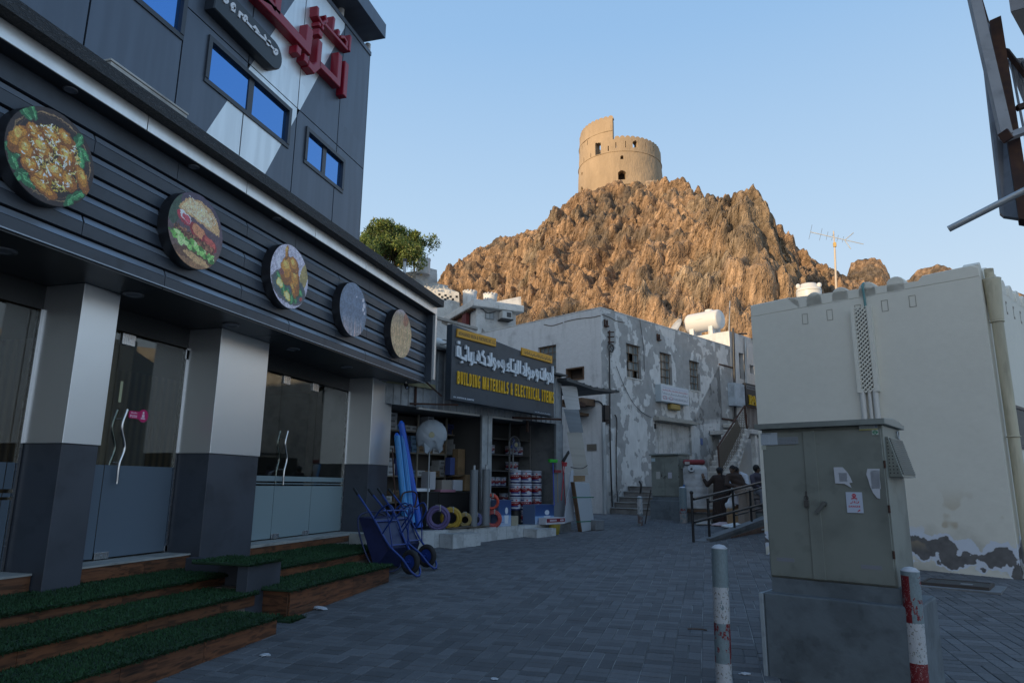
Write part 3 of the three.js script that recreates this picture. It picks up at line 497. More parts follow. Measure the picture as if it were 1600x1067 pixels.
{
  const f = RE.quad(-5.02, [[396, 946], [373, 889], [437, 875], [435, 950]]);
  const T = new Thing(RE, 'planter_box', 'dark grey box topped with a ragged turf flap between the two flights of steps', 'box', [7.4, 0.2, -5.5]);
  T.add('casing', cbox(f.s0, f.s1, 0.1, f.y1, -5.16, -5.015, 0.006), darkClad); T.add('side_casing', cbox(f.s1 - 0.12, f.s1, 0.1, f.y1, -6.3, -5.17, 0.006), darkClad);
  turf(T, f.s0 - 0.05, f.s1 + 0.0, -5.75, -4.98, f.y1 + 0.03, 3600);
}
{
  const T = new Thing(RE, 'entrance_steps', 'two wood tiled turf topped steps along the far glass door, ending beside the wheelbarrows', 'steps', [9, 0.3, -5]);
  T.add('step_core', [box(7.3, 9.84, 0, 0.53, -7, -4.69), box(7.9, 10.7, 0.2, 0.66, -7, -5.36)], grout);
  const y = (s) => 0.032 * s + 0.0;
  riser(T, 7.27, 9.86, 0.2, 0.535, -4.67, [7.92, 8.75], [0.42, 0.58]);
  T.add('wood_tile', cbox(7.25, 7.268, 0.15, 0.535, -5.3, -4.69, 0.002), woods[1]); T.add('wood_tile', cbox(9.845, 9.862, 0.2, 0.535, -5.3, -4.69, 0.002), woods[0]);
  riser(T, 7.75, 10.72, 0.563, 0.66, -5.34, [8.0, 9.2, 10.0]);
  T.add('trim_strip', box(7.75, 10.72, 0.66, 0.668, -5.36, -5.335), M.galv);
  riser(T, 8.9, 12.0, 0.69, 0.80, -6.55, [9.1, 10.1, 11.0]);
  T.add('threshold', [box(8.9, 12.37, 0.80, 0.84, -7, -6.54), box(8.9, 12.37, 0.4, 0.8, -7, -6.57)], M.paleConcrete);
  T.add('end_stone', cbox(12.02, 12.36, 0.4, 0.84, -6.56, -6.2, 0.01), M.paleConcrete);
  turf(T, 7.2, 9.9, -5.34, -4.62, 0.563, 3000); turf(T, 7.75, 11.4, -6.56, -5.33, 0.69, 2600);
}
{
  // a stray turf scrap and litter
  const p = RE.loc(onGround(448, 968)); const T = new Thing(RE, 'turf_scrap', 'small scrap of green turf on the paving by the planter box', 'turf scrap', [p.x, p.y, p.z]); turf(T, p.x - 0.16, p.x + 0.16, p.z - 0.14, p.z + 0.14, p.y + 0.02, 4000);
  const bits = [['paper_scrap', 498, 952, 'white paper scrap on the paving before the right hand wood tiled riser', 0.1], ['paper_scrap', 772, 1062, 'tiny white scrap at the bottom middle of the paving', 0.035], ['paper_scrap', 413, 1025, 'pale crumpled scrap near the corner of the lowest turf step', 0.06], ['paper_scrap', 1164, 1054, 'crumpled white tissue on the bare earth beside the striped bollard', 0.05]];
  for (const [n, x, y, label, r] of bits) { const q = onGround(x, y), B = new Thing(WO, n, label, 'litter', [q.x, q.y, q.z]); const g = new THREE.IcosahedronGeometry(r, 1), a = g.attributes.position; for (let i = 0; i < a.count; i++) { const k = 0.7 + 0.6 * hash2(Math.round(a.getX(i) * 999), Math.round(a.getZ(i) * 999), 2); a.setXYZ(i, a.getX(i) * k, Math.abs(a.getY(i)) * 0.35 * k, a.getZ(i) * 0.6 * k); } g.computeVertexNormals(); g.translate(q.x, q.y + 0.003, q.z); B.add('scrap', g, M.paper); }
  for (const [x, y, label, l] of [[1090, 985, 'dark dry twig lying on the paving left of the striped bollard', 0.1]]) { const q = onGround(x, y), B = new Thing(WO, 'twig', label, 'twig', [q.x, q.y, q.z]); B.add('stem', tube([[q.x - l, q.y + 0.01, q.z], [q.x - l * 0.3, q.y + 0.016, q.z + 0.012], [q.x + l * 0.4, q.y + 0.012, q.z - 0.01], [q.x + l, q.y + 0.01, q.z + 0.005]], 0.007, 6), M.brownWood); }
}

// taller block behind the restaurant, out of the picture: it keeps the street in shade
{
  const T = new Thing(WO, 'tall_building', 'plain tall building standing behind the restaurant, out of sight from the street corner', 'building', [-24, 0, 0]);
  T.add('wall', box(-31, -18.2, -0.5, 13.1, -27, 34), gm(0.42, 0.4, 0.36, 0.9)); T.add('parapet', [box(-31, -18.1, 13.1, 13.7, -27.1, -26.8), box(-18.4, -18.1, 13.1, 13.7, -26.8, 34)], gm(0.45, 0.43, 0.4, 0.9));
  for (let i = 0; i < 14; i++) for (let j = 0; j < 4; j++) T.add('window', box(-18.21, -18.15, 1.6 + j * 3.0, 3.1 + j * 3.0, -24 + i * 4, -22.6 + i * 4), mat(0.05, 0.06, 0.08, 0.15));
}

// house across the lane, out of the picture but mirrored in the restaurant's glass
{
  const F = new Frame(9, -27, -58), T = new Thing(F, 'lane_house', 'pale two storey house across the lane, seen only mirrored in the restaurant glass', 'house', [0, 0.6, 0]);
  T.add('wall', box(-7, 9, 0, 7.2, -7, 0), gm(0.5, 0.49, 0.46, 0.92));
  T.add('shop_opening', [box(-5, -1, 0.7, 3, 0, 0.03), box(0.5, 4.5, 0.7, 3, 0, 0.03)], mat(0.03, 0.028, 0.025, 0.7)); T.add('sign_board', cbox(-4.5, 4, 3.2, 4.1, 0.0, 0.2, 0.02), gm(0.55, 0.53, 0.48, 0.6)); T.add('parapet', box(-7, 9, 7.2, 7.7, -0.3, 0.05), gm(0.52, 0.5, 0.46, 0.92));
}

// ---------- hardware shop ----------
const corr = (s0, s1, y0, y1, t, pitch = 0.2, depth = 0.025) => {       // trapezoid ribbed sheet facing +z
  const P = []; const prof = [[0, 0], [0.12, 0], [0.2, 1], [0.8, 1], [0.88, 0], [1, 0]]; let pts = [];
  for (let s = s0; s < s1; s += pitch) for (const [f, d] of prof) { const x = s + f * pitch; if (x <= s1 + 1e-6) pts.push([x, t + d * depth]); }
  for (let i = 0; i + 1 < pts.length; i++) { const [a, b] = pts[i], [c, d] = pts[i + 1]; if (c - a < 1e-6) continue; P.push(a, y0, b, c, y0, d, c, y1, d, a, y0, b, c, y1, d, a, y1, b); }
  const g = new THREE.BufferGeometry(); g.setAttribute('position', new THREE.Float32BufferAttribute(P, 3)); g.computeVertexNormals(); return muv(g);
};
const cladM = gm(0.29, 0.31, 0.33, 0.5, { metal: 0.25, bump: 0.001 }), tileW = gm(0.5, 0.52, 0.53, 0.3, { bump: 0.001, s: 1.3 }), shedRoof = gm(0.07, 0.075, 0.08, 0.6, { metal: 0.3 });
const shop = new Thing(SH, 'hardware_shop', 'low shop clad in grey ribbed metal with two open fronts on a white tiled plinth', 'shop', [2, 0.6, -1.5]);
const SW = -0.3;                                                       // plane of the shop wall
{
  const T = shop;
  T.add('cladding', [corr(-1.6, 5.06, 3.40, 4.75, SW, 0.21), box(-1.6, 5.06, 3.40, 4.75, SW - 0.04, SW - 0.005)], cladM);
  T.add('side_cladding', [box(5.0, 5.04, 0.4, 4.7, -4.6, SW - 0.02)], cladM);
  T.add('corner_post', [cbox(4.75, 5.06, 0.5, 3.4, SW - 0.05, SW + 0.03, 0.01)], cladM);
  T.add('middle_post', [box(1.81, 1.90, 0.8, 3.4, SW - 0.03, SW + 0.03), box(1.90, 2.03, 0.8, 3.4, SW - 0.02, SW + 0.005), box(2.03, 2.16, 0.8, 3.4, SW - 0.03, SW + 0.03)], M.galv);
  T.add('end_wall', [box(-1.7, -1.6, 0.3, 4.7, -4.6, SW), box(-1.7, 5.04, 0.3, 4.6, -4.7, -4.6)], gm(0.3, 0.29, 0.27, 0.9));
  T.add('roof', [polySide([[-0.1, 4.72], [-4.7, 5.05], [-4.7, 5.1], [-0.1, 4.77]], -1.7, 5.05)], shedRoof);
  T.add('ceiling', box(-1.6, 5.0, 3.45, 3.5, -4.6, SW - 0.05), gm(0.2, 0.2, 0.2, 0.9));
  T.add('floor', box(-1.6, 5.0, 0.3, 0.78, -4.6, -0.02), M.paleConcrete);
  const pl = [-0.6, -0.2, 0.12, 0.45, 0.78, 1.11, 1.44, 1.77, 2.1, 2.43, 2.76, 3.09, 3.42, 3.75, 4.08, 4.38];
  for (let i = 0; i + 1 < pl.length; i++) { T.add('plinth_tile', cbox(pl[i] + 0.003, pl[i + 1] - 0.003, 0.28, 0.785, -0.02, 0, 0.003), tileW); T.add('plinth_tile', cbox(pl[i] + 0.003, pl[i + 1] - 0.003, 0.785, 0.8, -0.33, 0.004, 0.003), tileW); }
  T.add('post_base', cbox(4.4, 5.0, 0.3, 0.82, -0.25, 0.02, 0.01), M.concrete);
  T.add('trim_rail', [cbox(...(() => { const q = SH.rect(SW + 0.06, 614, 603, 679, 626); return [q.s0 - 0.6, q.s1, 3.83, 3.93]; })(), SW + 0.03, SW + 0.09, 0.005)], mat(0.3, 0.28, 0.16, 0.7));
  for (const [a, b] of [[-0.2, 1.75], [2.2, 3.35]]) T.add('tube_light', [cbox(a, b, 3.36, 3.41, SW - 0.08, SW + 0.0, 0.01)], M.whitePlastic);
  // awning over the alley
  const aw = [[868, 588], [905, 600], [925, 606], [963, 610]].map(([x, y]) => SH.on(x, y, 0.0));
  T.add('awning_sheet', [poly([[4.8, aw[0][1] + 0.02], [5.5, aw[1][1] + 0.04], [6.1, aw[2][1] + 0.02], [7.5, aw[3][1] + 0.0], [7.5, aw[3][1] - 0.06], [6.1, aw[2][1] - 0.06], [5.5, aw[1][1] - 0.04], [4.8, aw[0][1] - 0.07]], -1.6, 0.05), ...Array.from({ length: 8 }, (_, i) => { const x = 4.95 + i * 0.34, ys = [[4.8, aw[0][1] + 0.02], [5.5, aw[1][1] + 0.04], [6.1, aw[2][1] + 0.02], [7.6, aw[3][1]]], k = ys.findIndex((q) => q[0] > x), y = lerp(ys[k - 1][1], ys[k][1], (x - ys[k - 1][0]) / (ys[k][0] - ys[k - 1][0])); return rod([x, y, 0.06], [x, y, -1.5], 0.025, 0.025, 6); })], shedRoof);
  T.add('awning_beam', box(5.1, 6.05, 3.98, 4.1, -0.3, -0.2), M.rust);
  T.add('bracket', [bar([-0.35, 3.42, SW + 0.05], [-0.35, 4.7, SW + 0.05], 0.04, 0.04), bar([-0.3, 4.1, SW + 0.05], [0.15, 3.65, 0.05], 0.03, 0.03), bar([-0.5, 3.45, SW + 0.05], [0.6, 3.5, 0.1], 0.035, 0.035), bar([2.9, 3.42, SW + 0.05], [4.4, 3.47, 0.15], 0.05, 0.05), bar([3.55, 3.4, SW], [3.55, 3.1, SW], 0.05, 0.05)], M.rust);
}
// step boxes before the plinth
for (const [x, y, x1, y1, top, label] of [[707.5, 854.7, 751, 850.8, 835, 'white tiled step box in front of the coiled hoses'], [839, 842, 869, 838.5, 827, 'white tiled step box beside the yellow bucket']]) {
  const t = 0.42, a = SH.on(x, y, t), b = SH.on(x1, y1, t), yt = SH.on(x, top, t)[1];
  const T = new Thing(SH, 'step_box', label, 'step', [(a[0] + b[0]) / 2, a[1], 0.2], { group: 'tiled step boxes at the hardware shop' });
  const y0 = Math.min(a[1], b[1]) - 0.05, m = lerp(a[0], b[0], 0.36);
  T.add('core', box(a[0] + 0.01, b[0] - 0.01, y0, yt - 0.012, 0.012, t - 0.012), grout);
  for (const [p, q] of [[a[0], m], [m, b[0]]]) { T.add('tile', cbox(p + 0.003, q - 0.003, y0, yt - 0.014, t - 0.014, t, 0.002), tileW); T.add('tile', cbox(p + 0.003, q - 0.003, yt - 0.012, yt, 0.012, t + 0.004, 0.003), tileW); }
  T.add('tile', cbox(a[0] - 0.002, a[0] + 0.012, y0, yt - 0.014, 0.012, t - 0.016, 0.002), tileW);
}
// shop sign
{
  const t = 0.2, c = [[704, 624], [707, 506], [864.5, 568], [866, 652]].map(([x, y]) => SH.on(x, y, t));
  const T = new Thing(SH, 'shop_sign', 'large dark blue grey sign board with raised white Arabic and yellow English lettering', 'sign', [2.1, 3.5, 0.1]);
  T.add('board', poly(c, 0.02, t, [], 0.01), mat(0.045, 0.058, 0.075, 0.45, { map: rep(T_grime, 0.3) }));
  const za = zr(SH, t + 0.05, 13.333, 680, 490), zb = zr(SH, t + 0.05, 13.333, 780, 530), wl = mat(0.66, 0.7, 0.74, 0.5), yl = mat(0.78, 0.46, 0.015, 0.5);
  const A = (z, pts, k = 0.04) => T.add('arabic_letter', poly(stroke(z(pts), k), t + 0.002, t + 0.05), wl);
  // right to left over the two enlarged views the strokes were measured in
  A(za, [[500, 570], [500, 630]], 0.0374); A(za, [[505, 690], [472, 690], [468, 870], [540, 905]], 0.0272); A(za, [[522, 690], [530, 900], [640, 960], [650, 860]], 0.0306); A(za, [[560, 985], [565, 1030]], 0.0340); A(za, [[655, 660], [645, 740]], 0.0204); A(za, [[690, 690], [700, 960], [745, 980], [755, 800]], 0.0286); A(za, [[805, 800], [800, 980], [770, 1050], [740, 1060]], 0.0272); A(za, [[805, 800], [808, 1010], [870, 1020]], 0.0238); A(za, [[900, 770], [935, 900], [935, 1000], [880, 960], [890, 870], [930, 1010], [1000, 1030]], 0.0218); A(za, [[1020, 775], [985, 860], [1040, 930], [1045, 1060], [990, 1030]], 0.0286); A(za, [[1105, 880], [1140, 980], [1145, 1080], [1085, 1060]], 0.0286); A(za, [[1175, 815], [1175, 1095]], 0.0306); A(za, [[1235, 920], [1210, 990], [1235, 1070], [1258, 1000], [1240, 920]], 0.0218); A(za, [[1255, 1000], [1260, 1100], [1225, 1180]], 0.0272); A(za, [[1330, 980], [1305, 1040], [1325, 1110], [1355, 1060], [1335, 985]], 0.0218); A(za, [[1355, 1050], [1400, 1120], [1440, 1130]], 0.0204); A(za, [[1420, 965], [1398, 1020], [1415, 1080], [1440, 1030], [1420, 965]], 0.0204);
  A(zb, [[92, 440], [65, 510], [85, 590], [112, 520], [95, 440]], 0.0231); A(zb, [[112, 520], [108, 620], [88, 700]], 0.0272); A(zb, [[215, 510], [182, 520], [180, 580], [215, 590], [170, 650], [215, 660]], 0.0231); A(zb, [[246, 400], [248, 650], [395, 700], [398, 440]], 0.0299); A(zb, [[300, 410], [302, 460]], 0.0306); A(zb, [[345, 500], [345, 680]], 0.0272); A(zb, [[348, 725], [350, 770]], 0.0286); A(zb, [[445, 450], [442, 715]], 0.0299); A(zb, [[505, 555], [535, 640], [530, 715], [490, 715]], 0.0272); A(zb, [[572, 490], [570, 750], [510, 735]], 0.0299); A(zb, [[622, 580], [602, 650], [620, 720], [648, 670], [625, 580]], 0.0218); A(zb, [[646, 680], [650, 770], [620, 840]], 0.0258); A(zb, [[650, 770], [690, 800]], 0.0204); A(zb, [[712, 650], [690, 720], [705, 810], [732, 750], [715, 650]], 0.0218); A(zb, [[792, 630], [768, 700], [788, 770], [815, 710], [795, 630]], 0.0218); A(zb, [[815, 710], [812, 810], [795, 880]], 0.0258); A(zb, [[860, 660], [862, 800], [930, 835], [935, 660]], 0.0286); A(zb, [[890, 605], [892, 640]], 0.0272); A(zb, [[912, 605], [912, 645]], 0.0204); A(zb, [[968, 600], [966, 855]], 0.0286); A(zb, [[1012, 690], [990, 760], [1010, 830], [1035, 780], [1015, 690]], 0.0218); A(zb, [[1035, 780], [1035, 870], [1018, 935]], 0.0258); A(zb, [[1060, 700], [1088, 780], [1090, 880], [1050, 870]], 0.0272); A(zb, [[1128, 560], [1126, 890], [1075, 880]], 0.0286); A(zb, [[1115, 590], [1138, 600]], 0.0204);
  // english line: one mesh per letter, squeezed to the measured width and slant
  const font = await new FontLoader().loadAsync('fonts/droid/droid_sans_bold.typeface.json');
  const l0 = SH.on(712.5, 599.5, t), l1 = SH.on(712.5, 579.5, t), r0 = SH.on(865, 631, t), r1 = SH.on(865, 613, t);
  const text = 'BUILDING MATERIALS & ELECTRICAL ITEMS'; const adv = [...text].map((ch) => ch === ' ' ? 0.55 : ch === 'I' ? 0.72 : ch === 'M' ? 1.4 : 1); const tot = adv.reduce((a, b) => a + b);
  let at = 0;
  [...text].forEach((ch, i) => {
    if (ch !== ' ') {
      const g = flat(new TextGeometry(ch, { font, size: 1, depth: 0.028, curveSegments: 5 })); g.computeBoundingBox(); const b = g.boundingBox, p = g.attributes.position;
      const f0 = (at + 0.19) / tot, f1 = (at + adv[i] - 0.19) / tot;
      for (let k = 0; k < p.count; k++) { const u = lerp(f0, f1, (p.getX(k) - b.min.x) / (b.max.x - b.min.x)), v = (p.getY(k) - b.min.y) / (b.max.y - b.min.y); const s = lerp(l0[0], r0[0], u); p.setXYZ(k, s, lerp(lerp(l0[1], r0[1], u), lerp(l1[1], r1[1], u), v), t + 0.002 + p.getZ(k)); }
      g.computeVertexNormals(); T.add('letter', g, yl);
    }
    at += adv[i];
  });
  // two yellow plates and two lines of small print
  const plate = (z, q, words, fs) => {
    const P = z(q), ss = P.map((p) => p[0]), ys = P.map((p) => p[1]);
    const g = poly(P, t + 0.002, t + 0.04, [], 0.006), a = g.attributes.position, uv = g.attributes.uv;
    const [bl, tl, tr, br] = P; for (let i = 0; i < a.count; i++) { const u = clamp((a.getX(i) - bl[0]) / (br[0] - bl[0])), lo = lerp(bl[1], br[1], u), hi = lerp(tl[1], tr[1], u); uv.setXY(i, u, clamp((a.getY(i) - lo) / (hi - lo))); }
    T.add('yellow_plate', g, mat(1, 1, 1, 0.5, { map: canvasTex(512, 96, (x) => { x.fillStyle = '#cf9620'; x.fillRect(0, 0, 512, 96); x.fillStyle = '#2a2420'; words(x); }) }));
  };
  plate(za, [[465, 478], [475, 308], [1280, 520], [1275, 690]], (x) => { x.font = 'bold 58px sans-serif'; x.save(); x.scale(0.58, 1); x.fillText('MOHAMMED MUSA & PARTNERS INT. LLC', 24, 70, 840); x.restore(); });
  plate(zb, [[482, 325], [482, 170], [1115, 350], [1115, 505]], (x) => { x.strokeStyle = '#2a2420'; x.lineWidth = 7; x.lineCap = 'round'; let px = 490; const w = [[34, 1], [40, 2], [22, 0], [46, 3], [30, 1], [24, 2], [50, 1], [26, 0], [40, 3], [30, 2], [28, 1]]; for (const [l, k] of w) { x.beginPath(); x.moveTo(px, 44); x.lineTo(px - 4, 62); x.lineTo(px - l + 6, 62); x.lineTo(px - l + 8, k === 0 ? 78 : 40 - k * 4); x.stroke(); if (k > 1) { x.fillRect(px - l / 2, 34, 6, 6); } if (k === 1) x.fillRect(px - l / 2, 74, 7, 6); px -= l + 8; } });
  const small = (q, words) => { const P = za(q), ss = P.map((p) => p[0]), g = poly(P, t + 0.001, t + 0.006), a = g.attributes.position, uv = g.attributes.uv, [bl, tl, tr, br] = P; for (let i = 0; i < a.count; i++) { const u = clamp((a.getX(i) - bl[0]) / (br[0] - bl[0])), lo = lerp(bl[1], br[1], u), hi = lerp(tl[1], tr[1], u); uv.setXY(i, u, clamp((a.getY(i) - lo) / (hi - lo))); } T.add('small_print', g, mat(1, 1, 1, 0.6, { map: canvasTex(512, 64, (x) => { x.fillStyle = '#3b444f'; x.fillRect(0, 0, 512, 64); x.fillStyle = '#d8dce4'; x.font = 'bold 50px sans-serif'; words(x); }) })); };
  small([[395, 1752], [398, 1702], [842, 1772], [838, 1828]], (x) => x.fillText('CR: 2107972 & 2589756', 6, 50, 500));
  small([[2092, 2058], [2094, 2008], [2440, 2062], [2440, 2122]], (x) => { x.lineWidth = 6; x.strokeStyle = '#d8dce4'; for (let i = 0; i < 14; i++) { x.beginPath(); x.moveTo(20 + i * 34, 20 + (i % 3) * 8); x.lineTo(26 + i * 34, 46); x.lineTo(46 + i * 34, 46 - (i % 2) * 14); x.stroke(); } });
}
// security camera under the corner of the restaurant fascia
{
  const v = RE.on(634, 604, -5.95), T = new Thing(RE, 'security_camera', 'small black camera on a white bracket under the far corner of the slatted fascia', 'camera', [v[0], v[1], -5.95]);
  T.add('bracket', [rod([v[0] + 0.05, 3.87, -5.98], [v[0] + 0.05, v[1] + 0.05, -5.97], 0.018), ball(v[0] + 0.05, v[1] + 0.06, -5.97, 0.03)], M.whitePlastic);
  const b = T.add('body', rod([v[0] + 0.08, v[1] + 0.06, -5.99], [v[0] - 0.05, v[1] - 0.03, -5.9], 0.04, 0.043, 12), M.black); T.add('lens', rod([v[0] - 0.05, v[1] - 0.03, -5.9], [v[0] - 0.062, v[1] - 0.038, -5.892], 0.03, 0.026, 12), M.chrome, b);
}

// ---------- goods in and before the shop ----------
{
  const FL = 0.8;                                                      // plinth and shop floor level
  const at = (px, py, t) => SH.on(px, py, t);
  const B = (name, label, cat, t0, t1, x0, y0, x1, y1, m, o = {}) => {   // a box whose front face (z = t1) was measured
    const q = SH.rect(t1, x0, y0, x1, y1); if (o.y0 !== undefined) q.y0 = o.y0;
    const T = new Thing(SH, name, label, cat, [(q.s0 + q.s1) / 2, q.y0, (t0 + t1) / 2], o.group ? { group: o.group } : {});
    T.add('carton', cbox(q.s0, q.s1, q.y0, q.y1, t0, t1, 0.006), m); T.q = q; return T;
  };
  // rolled tarps
  const blues = [mat(0.06, 0.3, 0.66, 0.42), mat(0.05, 0.27, 0.63, 0.42), mat(0.014, 0.11, 0.55, 0.42)];
  [[620, 681, 634, 815, 'light blue rolled tarpaulin, leftmost of the three leaning by the shop', 0.075], [628, 682, 643, 817, 'light blue rolled tarpaulin, middle one of the three leaning by the shop', 0.075], [627, 662, 655, 824, 'deep blue rolled tarpaulin, tallest of the three leaning by the shop', 0.08]].forEach(([x0, y0, x1, y1, label, r], i) => {
    const a = SH.pt(x1, y1, 0.16), b = SH.pt(x0, y0, -0.12 - i * 0.03); a.y = Math.max(a.y, SH.g(a.x, 0.16) + 0.02);
    const T = new Thing(SH, 'tarp_roll', label, 'tarpaulin', [a.x, a.y, a.z], {});
    const g = rod(a, b, r, r * 0.8, 14), p = g.attributes.position; for (let k = 0; k < p.count; k++) { const w = 0.006 * Math.sin(p.getY(k) * 9 + k); p.setX(k, p.getX(k) + w); } T.add('roll', g, blues[i]);
    T.add('tied_end', [rod(b, b.clone().add(V(-0.01, 0.06, -0.01)), r * 0.8, r * 0.3, 10)], blues[2]);
  });
  // hand trolley
  {
    const a = SH.pt(641, 812, 0.3), T = new Thing(SH, 'hand_trolley', 'rusty tube hand trolley standing behind the wheelbarrows', 'trolley', [a.x, a.y, a.z]);
    T.add('frame', [tube([SH.pt(622, 812, 0.28), SH.pt(629, 772, 0.2), SH.pt(634, 769, 0.2), SH.pt(648, 769, 0.2), SH.pt(651, 774, 0.2), SH.pt(641, 815, 0.28)], 0.016, 8, 40), bar(SH.pt(627, 790, 0.24), SH.pt(646, 791, 0.24), 0.025, 0.025)], M.rust);
    T.add('rail', tube([SH.pt(613, 700, -0.1), SH.pt(615, 745, 0), SH.pt(618, 780, 0.1), SH.pt(617, 812, 0.2)], 0.016, 8, 30), M.rust);
  }
  // fans
  const fan = (x, y, t, rpx, wrapped, label, foot) => {
    const c = SH.pt(x, y, t), wp = SH.w(c.x, c.y, c.z), r = rpx * Math.hypot(wp.x, wp.z) / 1067, T = new Thing(SH, 'pedestal_fan', label, 'fan', [c.x, FL, t]);
    const cage = wrapped ? mat(0.3, 0.34, 0.38, 0.35) : M.galv;
    if (wrapped) { const g = new THREE.SphereGeometry(r, 28, 18); g.scale(1, 1, 0.32); const p = g.attributes.position; for (let k = 0; k < p.count; k++) { const a = Math.atan2(p.getY(k), p.getX(k)), low = p.getY(k) < -r * 0.45 ? 1 : 0; p.setXYZ(k, p.getX(k) * (1 + 0.03 * Math.sin(a * 17)), p.getY(k) * (1 + 0.02 * Math.sin(a * 23)) + low * 0.06 * Math.sin(p.getX(k) * 9 / r), p.getZ(k) * (1 + 0.1 * Math.sin(a * 11))); } g.computeVertexNormals(); g.translate(c.x, c.y, t); g.translate(-c.x, -c.y, -t); g.rotateY(-0.75); g.translate(c.x, c.y, t); T.add('plastic_cover', g, cage); T.add('hub_badge', rod([c.x - 0.2 * r, c.y, t + r * 0.23], [c.x - 0.23 * r, c.y, t + r * 0.26], 0.07, 0.06, 16), mat(0.36, 0.33, 0.2, 0.5)); T.add('cover_flap', [poly([[c.x - r * 0.72, c.y - r * 0.5], [c.x - r * 0.62, c.y - r * 1.12], [c.x - r * 0.42, c.y - r * 1.2], [c.x - r * 0.2, c.y - r * 0.85]], t + 0.02, t + 0.05), poly([[c.x + r * 0.4, c.y - r * 0.8], [c.x + r * 0.62, c.y - r * 1.12], [c.x + r * 0.9, c.y - r * 0.9], [c.x + r * 0.85, c.y - r * 0.5]], t + 0.02, t + 0.05)], cage); }
    else { const g = [torus(c.x, c.y, t, r, 0.012), torus(c.x, c.y, t + 0.05, r * 0.6, 0.006), torus(c.x, c.y, t + 0.06, r * 0.3, 0.006)]; for (let i = 0; i < 24; i++) { const a = i / 24 * 6.283; g.push(rod([c.x + r * Math.cos(a), c.y + r * Math.sin(a), t], [c.x + 0.05 * Math.cos(a), c.y + 0.05 * Math.sin(a), t + 0.07], 0.004, 0.004, 4)); } T.add('cage', g, cage); for (let i = 0; i < 4; i++) { const a = i / 4 * 6.283 + 0.4; const b = ball(0, r * 0.42, 0, r * 0.42, 0.5, 1, 0.08); b.rotateZ(a); b.translate(c.x, c.y, t + 0.01); T.add('blade', b, mat(0.01, 0.04, 0.3, 0.3)); } T.add('hub', ball(c.x, c.y, t + 0.05, 0.06, 1, 1, 0.6), mat(0.5, 0.45, 0.25, 0.4)); }
    T.add('pole', rod([c.x, FL, t - 0.05], [c.x, c.y - r * 0.2, t - 0.05], 0.016, 0.016, 10), M.galv); T.add('foot', lathe([[0, 0.05], [0.03, 0.05], [0.17, 0.02], [0.18, 0]], 24, c.x, FL, t - 0.05), M.black);
  };
  fan(674, 680, -0.6, 24, true, 'big pedestal fan wrapped in cloudy plastic at the mouth of the left shop bay');
  fan(804, 695, -1.2, 13, false, 'pedestal fan with dark blue blades standing in the right shop bay');
  // counter
  { const q = SH.rect(-0.75, 655, 768, 750, 832), T = new Thing(SH, 'shop_counter', 'black panelled counter across the left shop bay behind the hose coils', 'counter', [(q.s0 + q.s1) / 2, FL, -1]); T.add('front_panel', [cbox(q.s0, q.s0 + 0.55, FL, q.y1 - 0.03, -0.8, -0.75, 0.004), cbox(q.s0 + 0.56, q.s1, FL, q.y1 - 0.03, -0.8, -0.75, 0.004)], M.black); T.add('top', cbox(q.s0 - 0.02, q.s1 + 0.02, q.y1 - 0.03, q.y1, -1.35, -0.73, 0.006), mat(0.03, 0.03, 0.032, 0.4)); T.add('side', box(q.s0, q.s0 + 0.03, FL, q.y1 - 0.03, -1.33, -0.8), M.black); }
  // shelving and its cartons, left bay
  const shelfM = mat(0.3, 0.27, 0.22, 0.6);
  { const T = new Thing(SH, 'shelf_unit', 'pale metal shelving crowded with cartons along the back of the left shop bay', 'shelves', [0.4, FL, -2.2]);
    for (const y of [1.35, 1.95, 2.5, 3.0]) T.add('shelf', box(-0.9, 2.88, y - 0.03, y, -2.05, -1.6), shelfM);
    for (const s of [-0.9, 0, 0.95, 1.9, 2.85]) T.add('upright', bar([s, FL, -1.6], [s, 3.4, -1.6], 0.04, 0.04), shelfM);
    T.add('back_panel', box(-0.95, 2.9, FL, 3.4, -2.1, -2.07), mat(0.12, 0.11, 0.1, 0.9)); }
  const kinds = [[[0.56, 0.58, 0.6], 'small grey white carton stacked on the back shelving of the left bay', 60], [[0.05, 0.07, 0.2], 'dark blue carton on the back shelving of the left bay', 12], [[0.3, 0.21, 0.13], 'plain brown carton on the back shelving of the left bay', 16], [[0.16, 0.28, 0.42], 'light blue carton on the back shelving of the left bay', 10]];
  const protos = kinds.map(([c, label]) => { const T = new Thing(SH, 'shelf_carton', label, 'carton', [0, -5, 0], { group: label + 's' }); T.add('carton', cbox(-0.11, 0.11, -5, -4.87, -0.15, 0.15, 0.004), mat(...c, 0.8, { map: T_grime })); T.add('flap_label', box(-0.07, 0.05, -4.96, -4.91, 0.151, 0.153), mat(...c.map((x) => x * 0.45), 0.8)); T.used = 0; T.kind = label.split(' on the back')[0].replace(' stacked', ''); return T; });
  const tiers = ['lowest', 'second', 'third', 'top']; for (const y of [1.35, 1.95, 2.5, 3.0]) for (let s = -0.76; s < 2.8; s += 0.235) { const n = 1 + Math.floor(rnd() * 3.4), k = [0, 0, 0, 0, 1, 2, 2, 3][Math.floor(rnd() * 8)]; if (rnd() < 0.12) continue; for (let i = 0; i < n && i < 3; i++) { const T = protos[k], p = SH.w(s, y + i * 0.132, -1.78 + rr(-0.05, 0.05)); if (!T.used++) { T.g.position.copy(p); T.g.rotation.y = SH.rot; T.g.userData.label = T.kind + ' on the ' + tiers[[1.35, 1.95, 2.5, 3.0].indexOf(y)] + ' shelf of the left bay'; } else copyTo(T, 'shelf_carton', T.kind + ' on the ' + tiers[[1.35, 1.95, 2.5, 3.0].indexOf(y)] + ' shelf of the left bay', p, SH.rot + rr(-0.06, 0.06)); } }
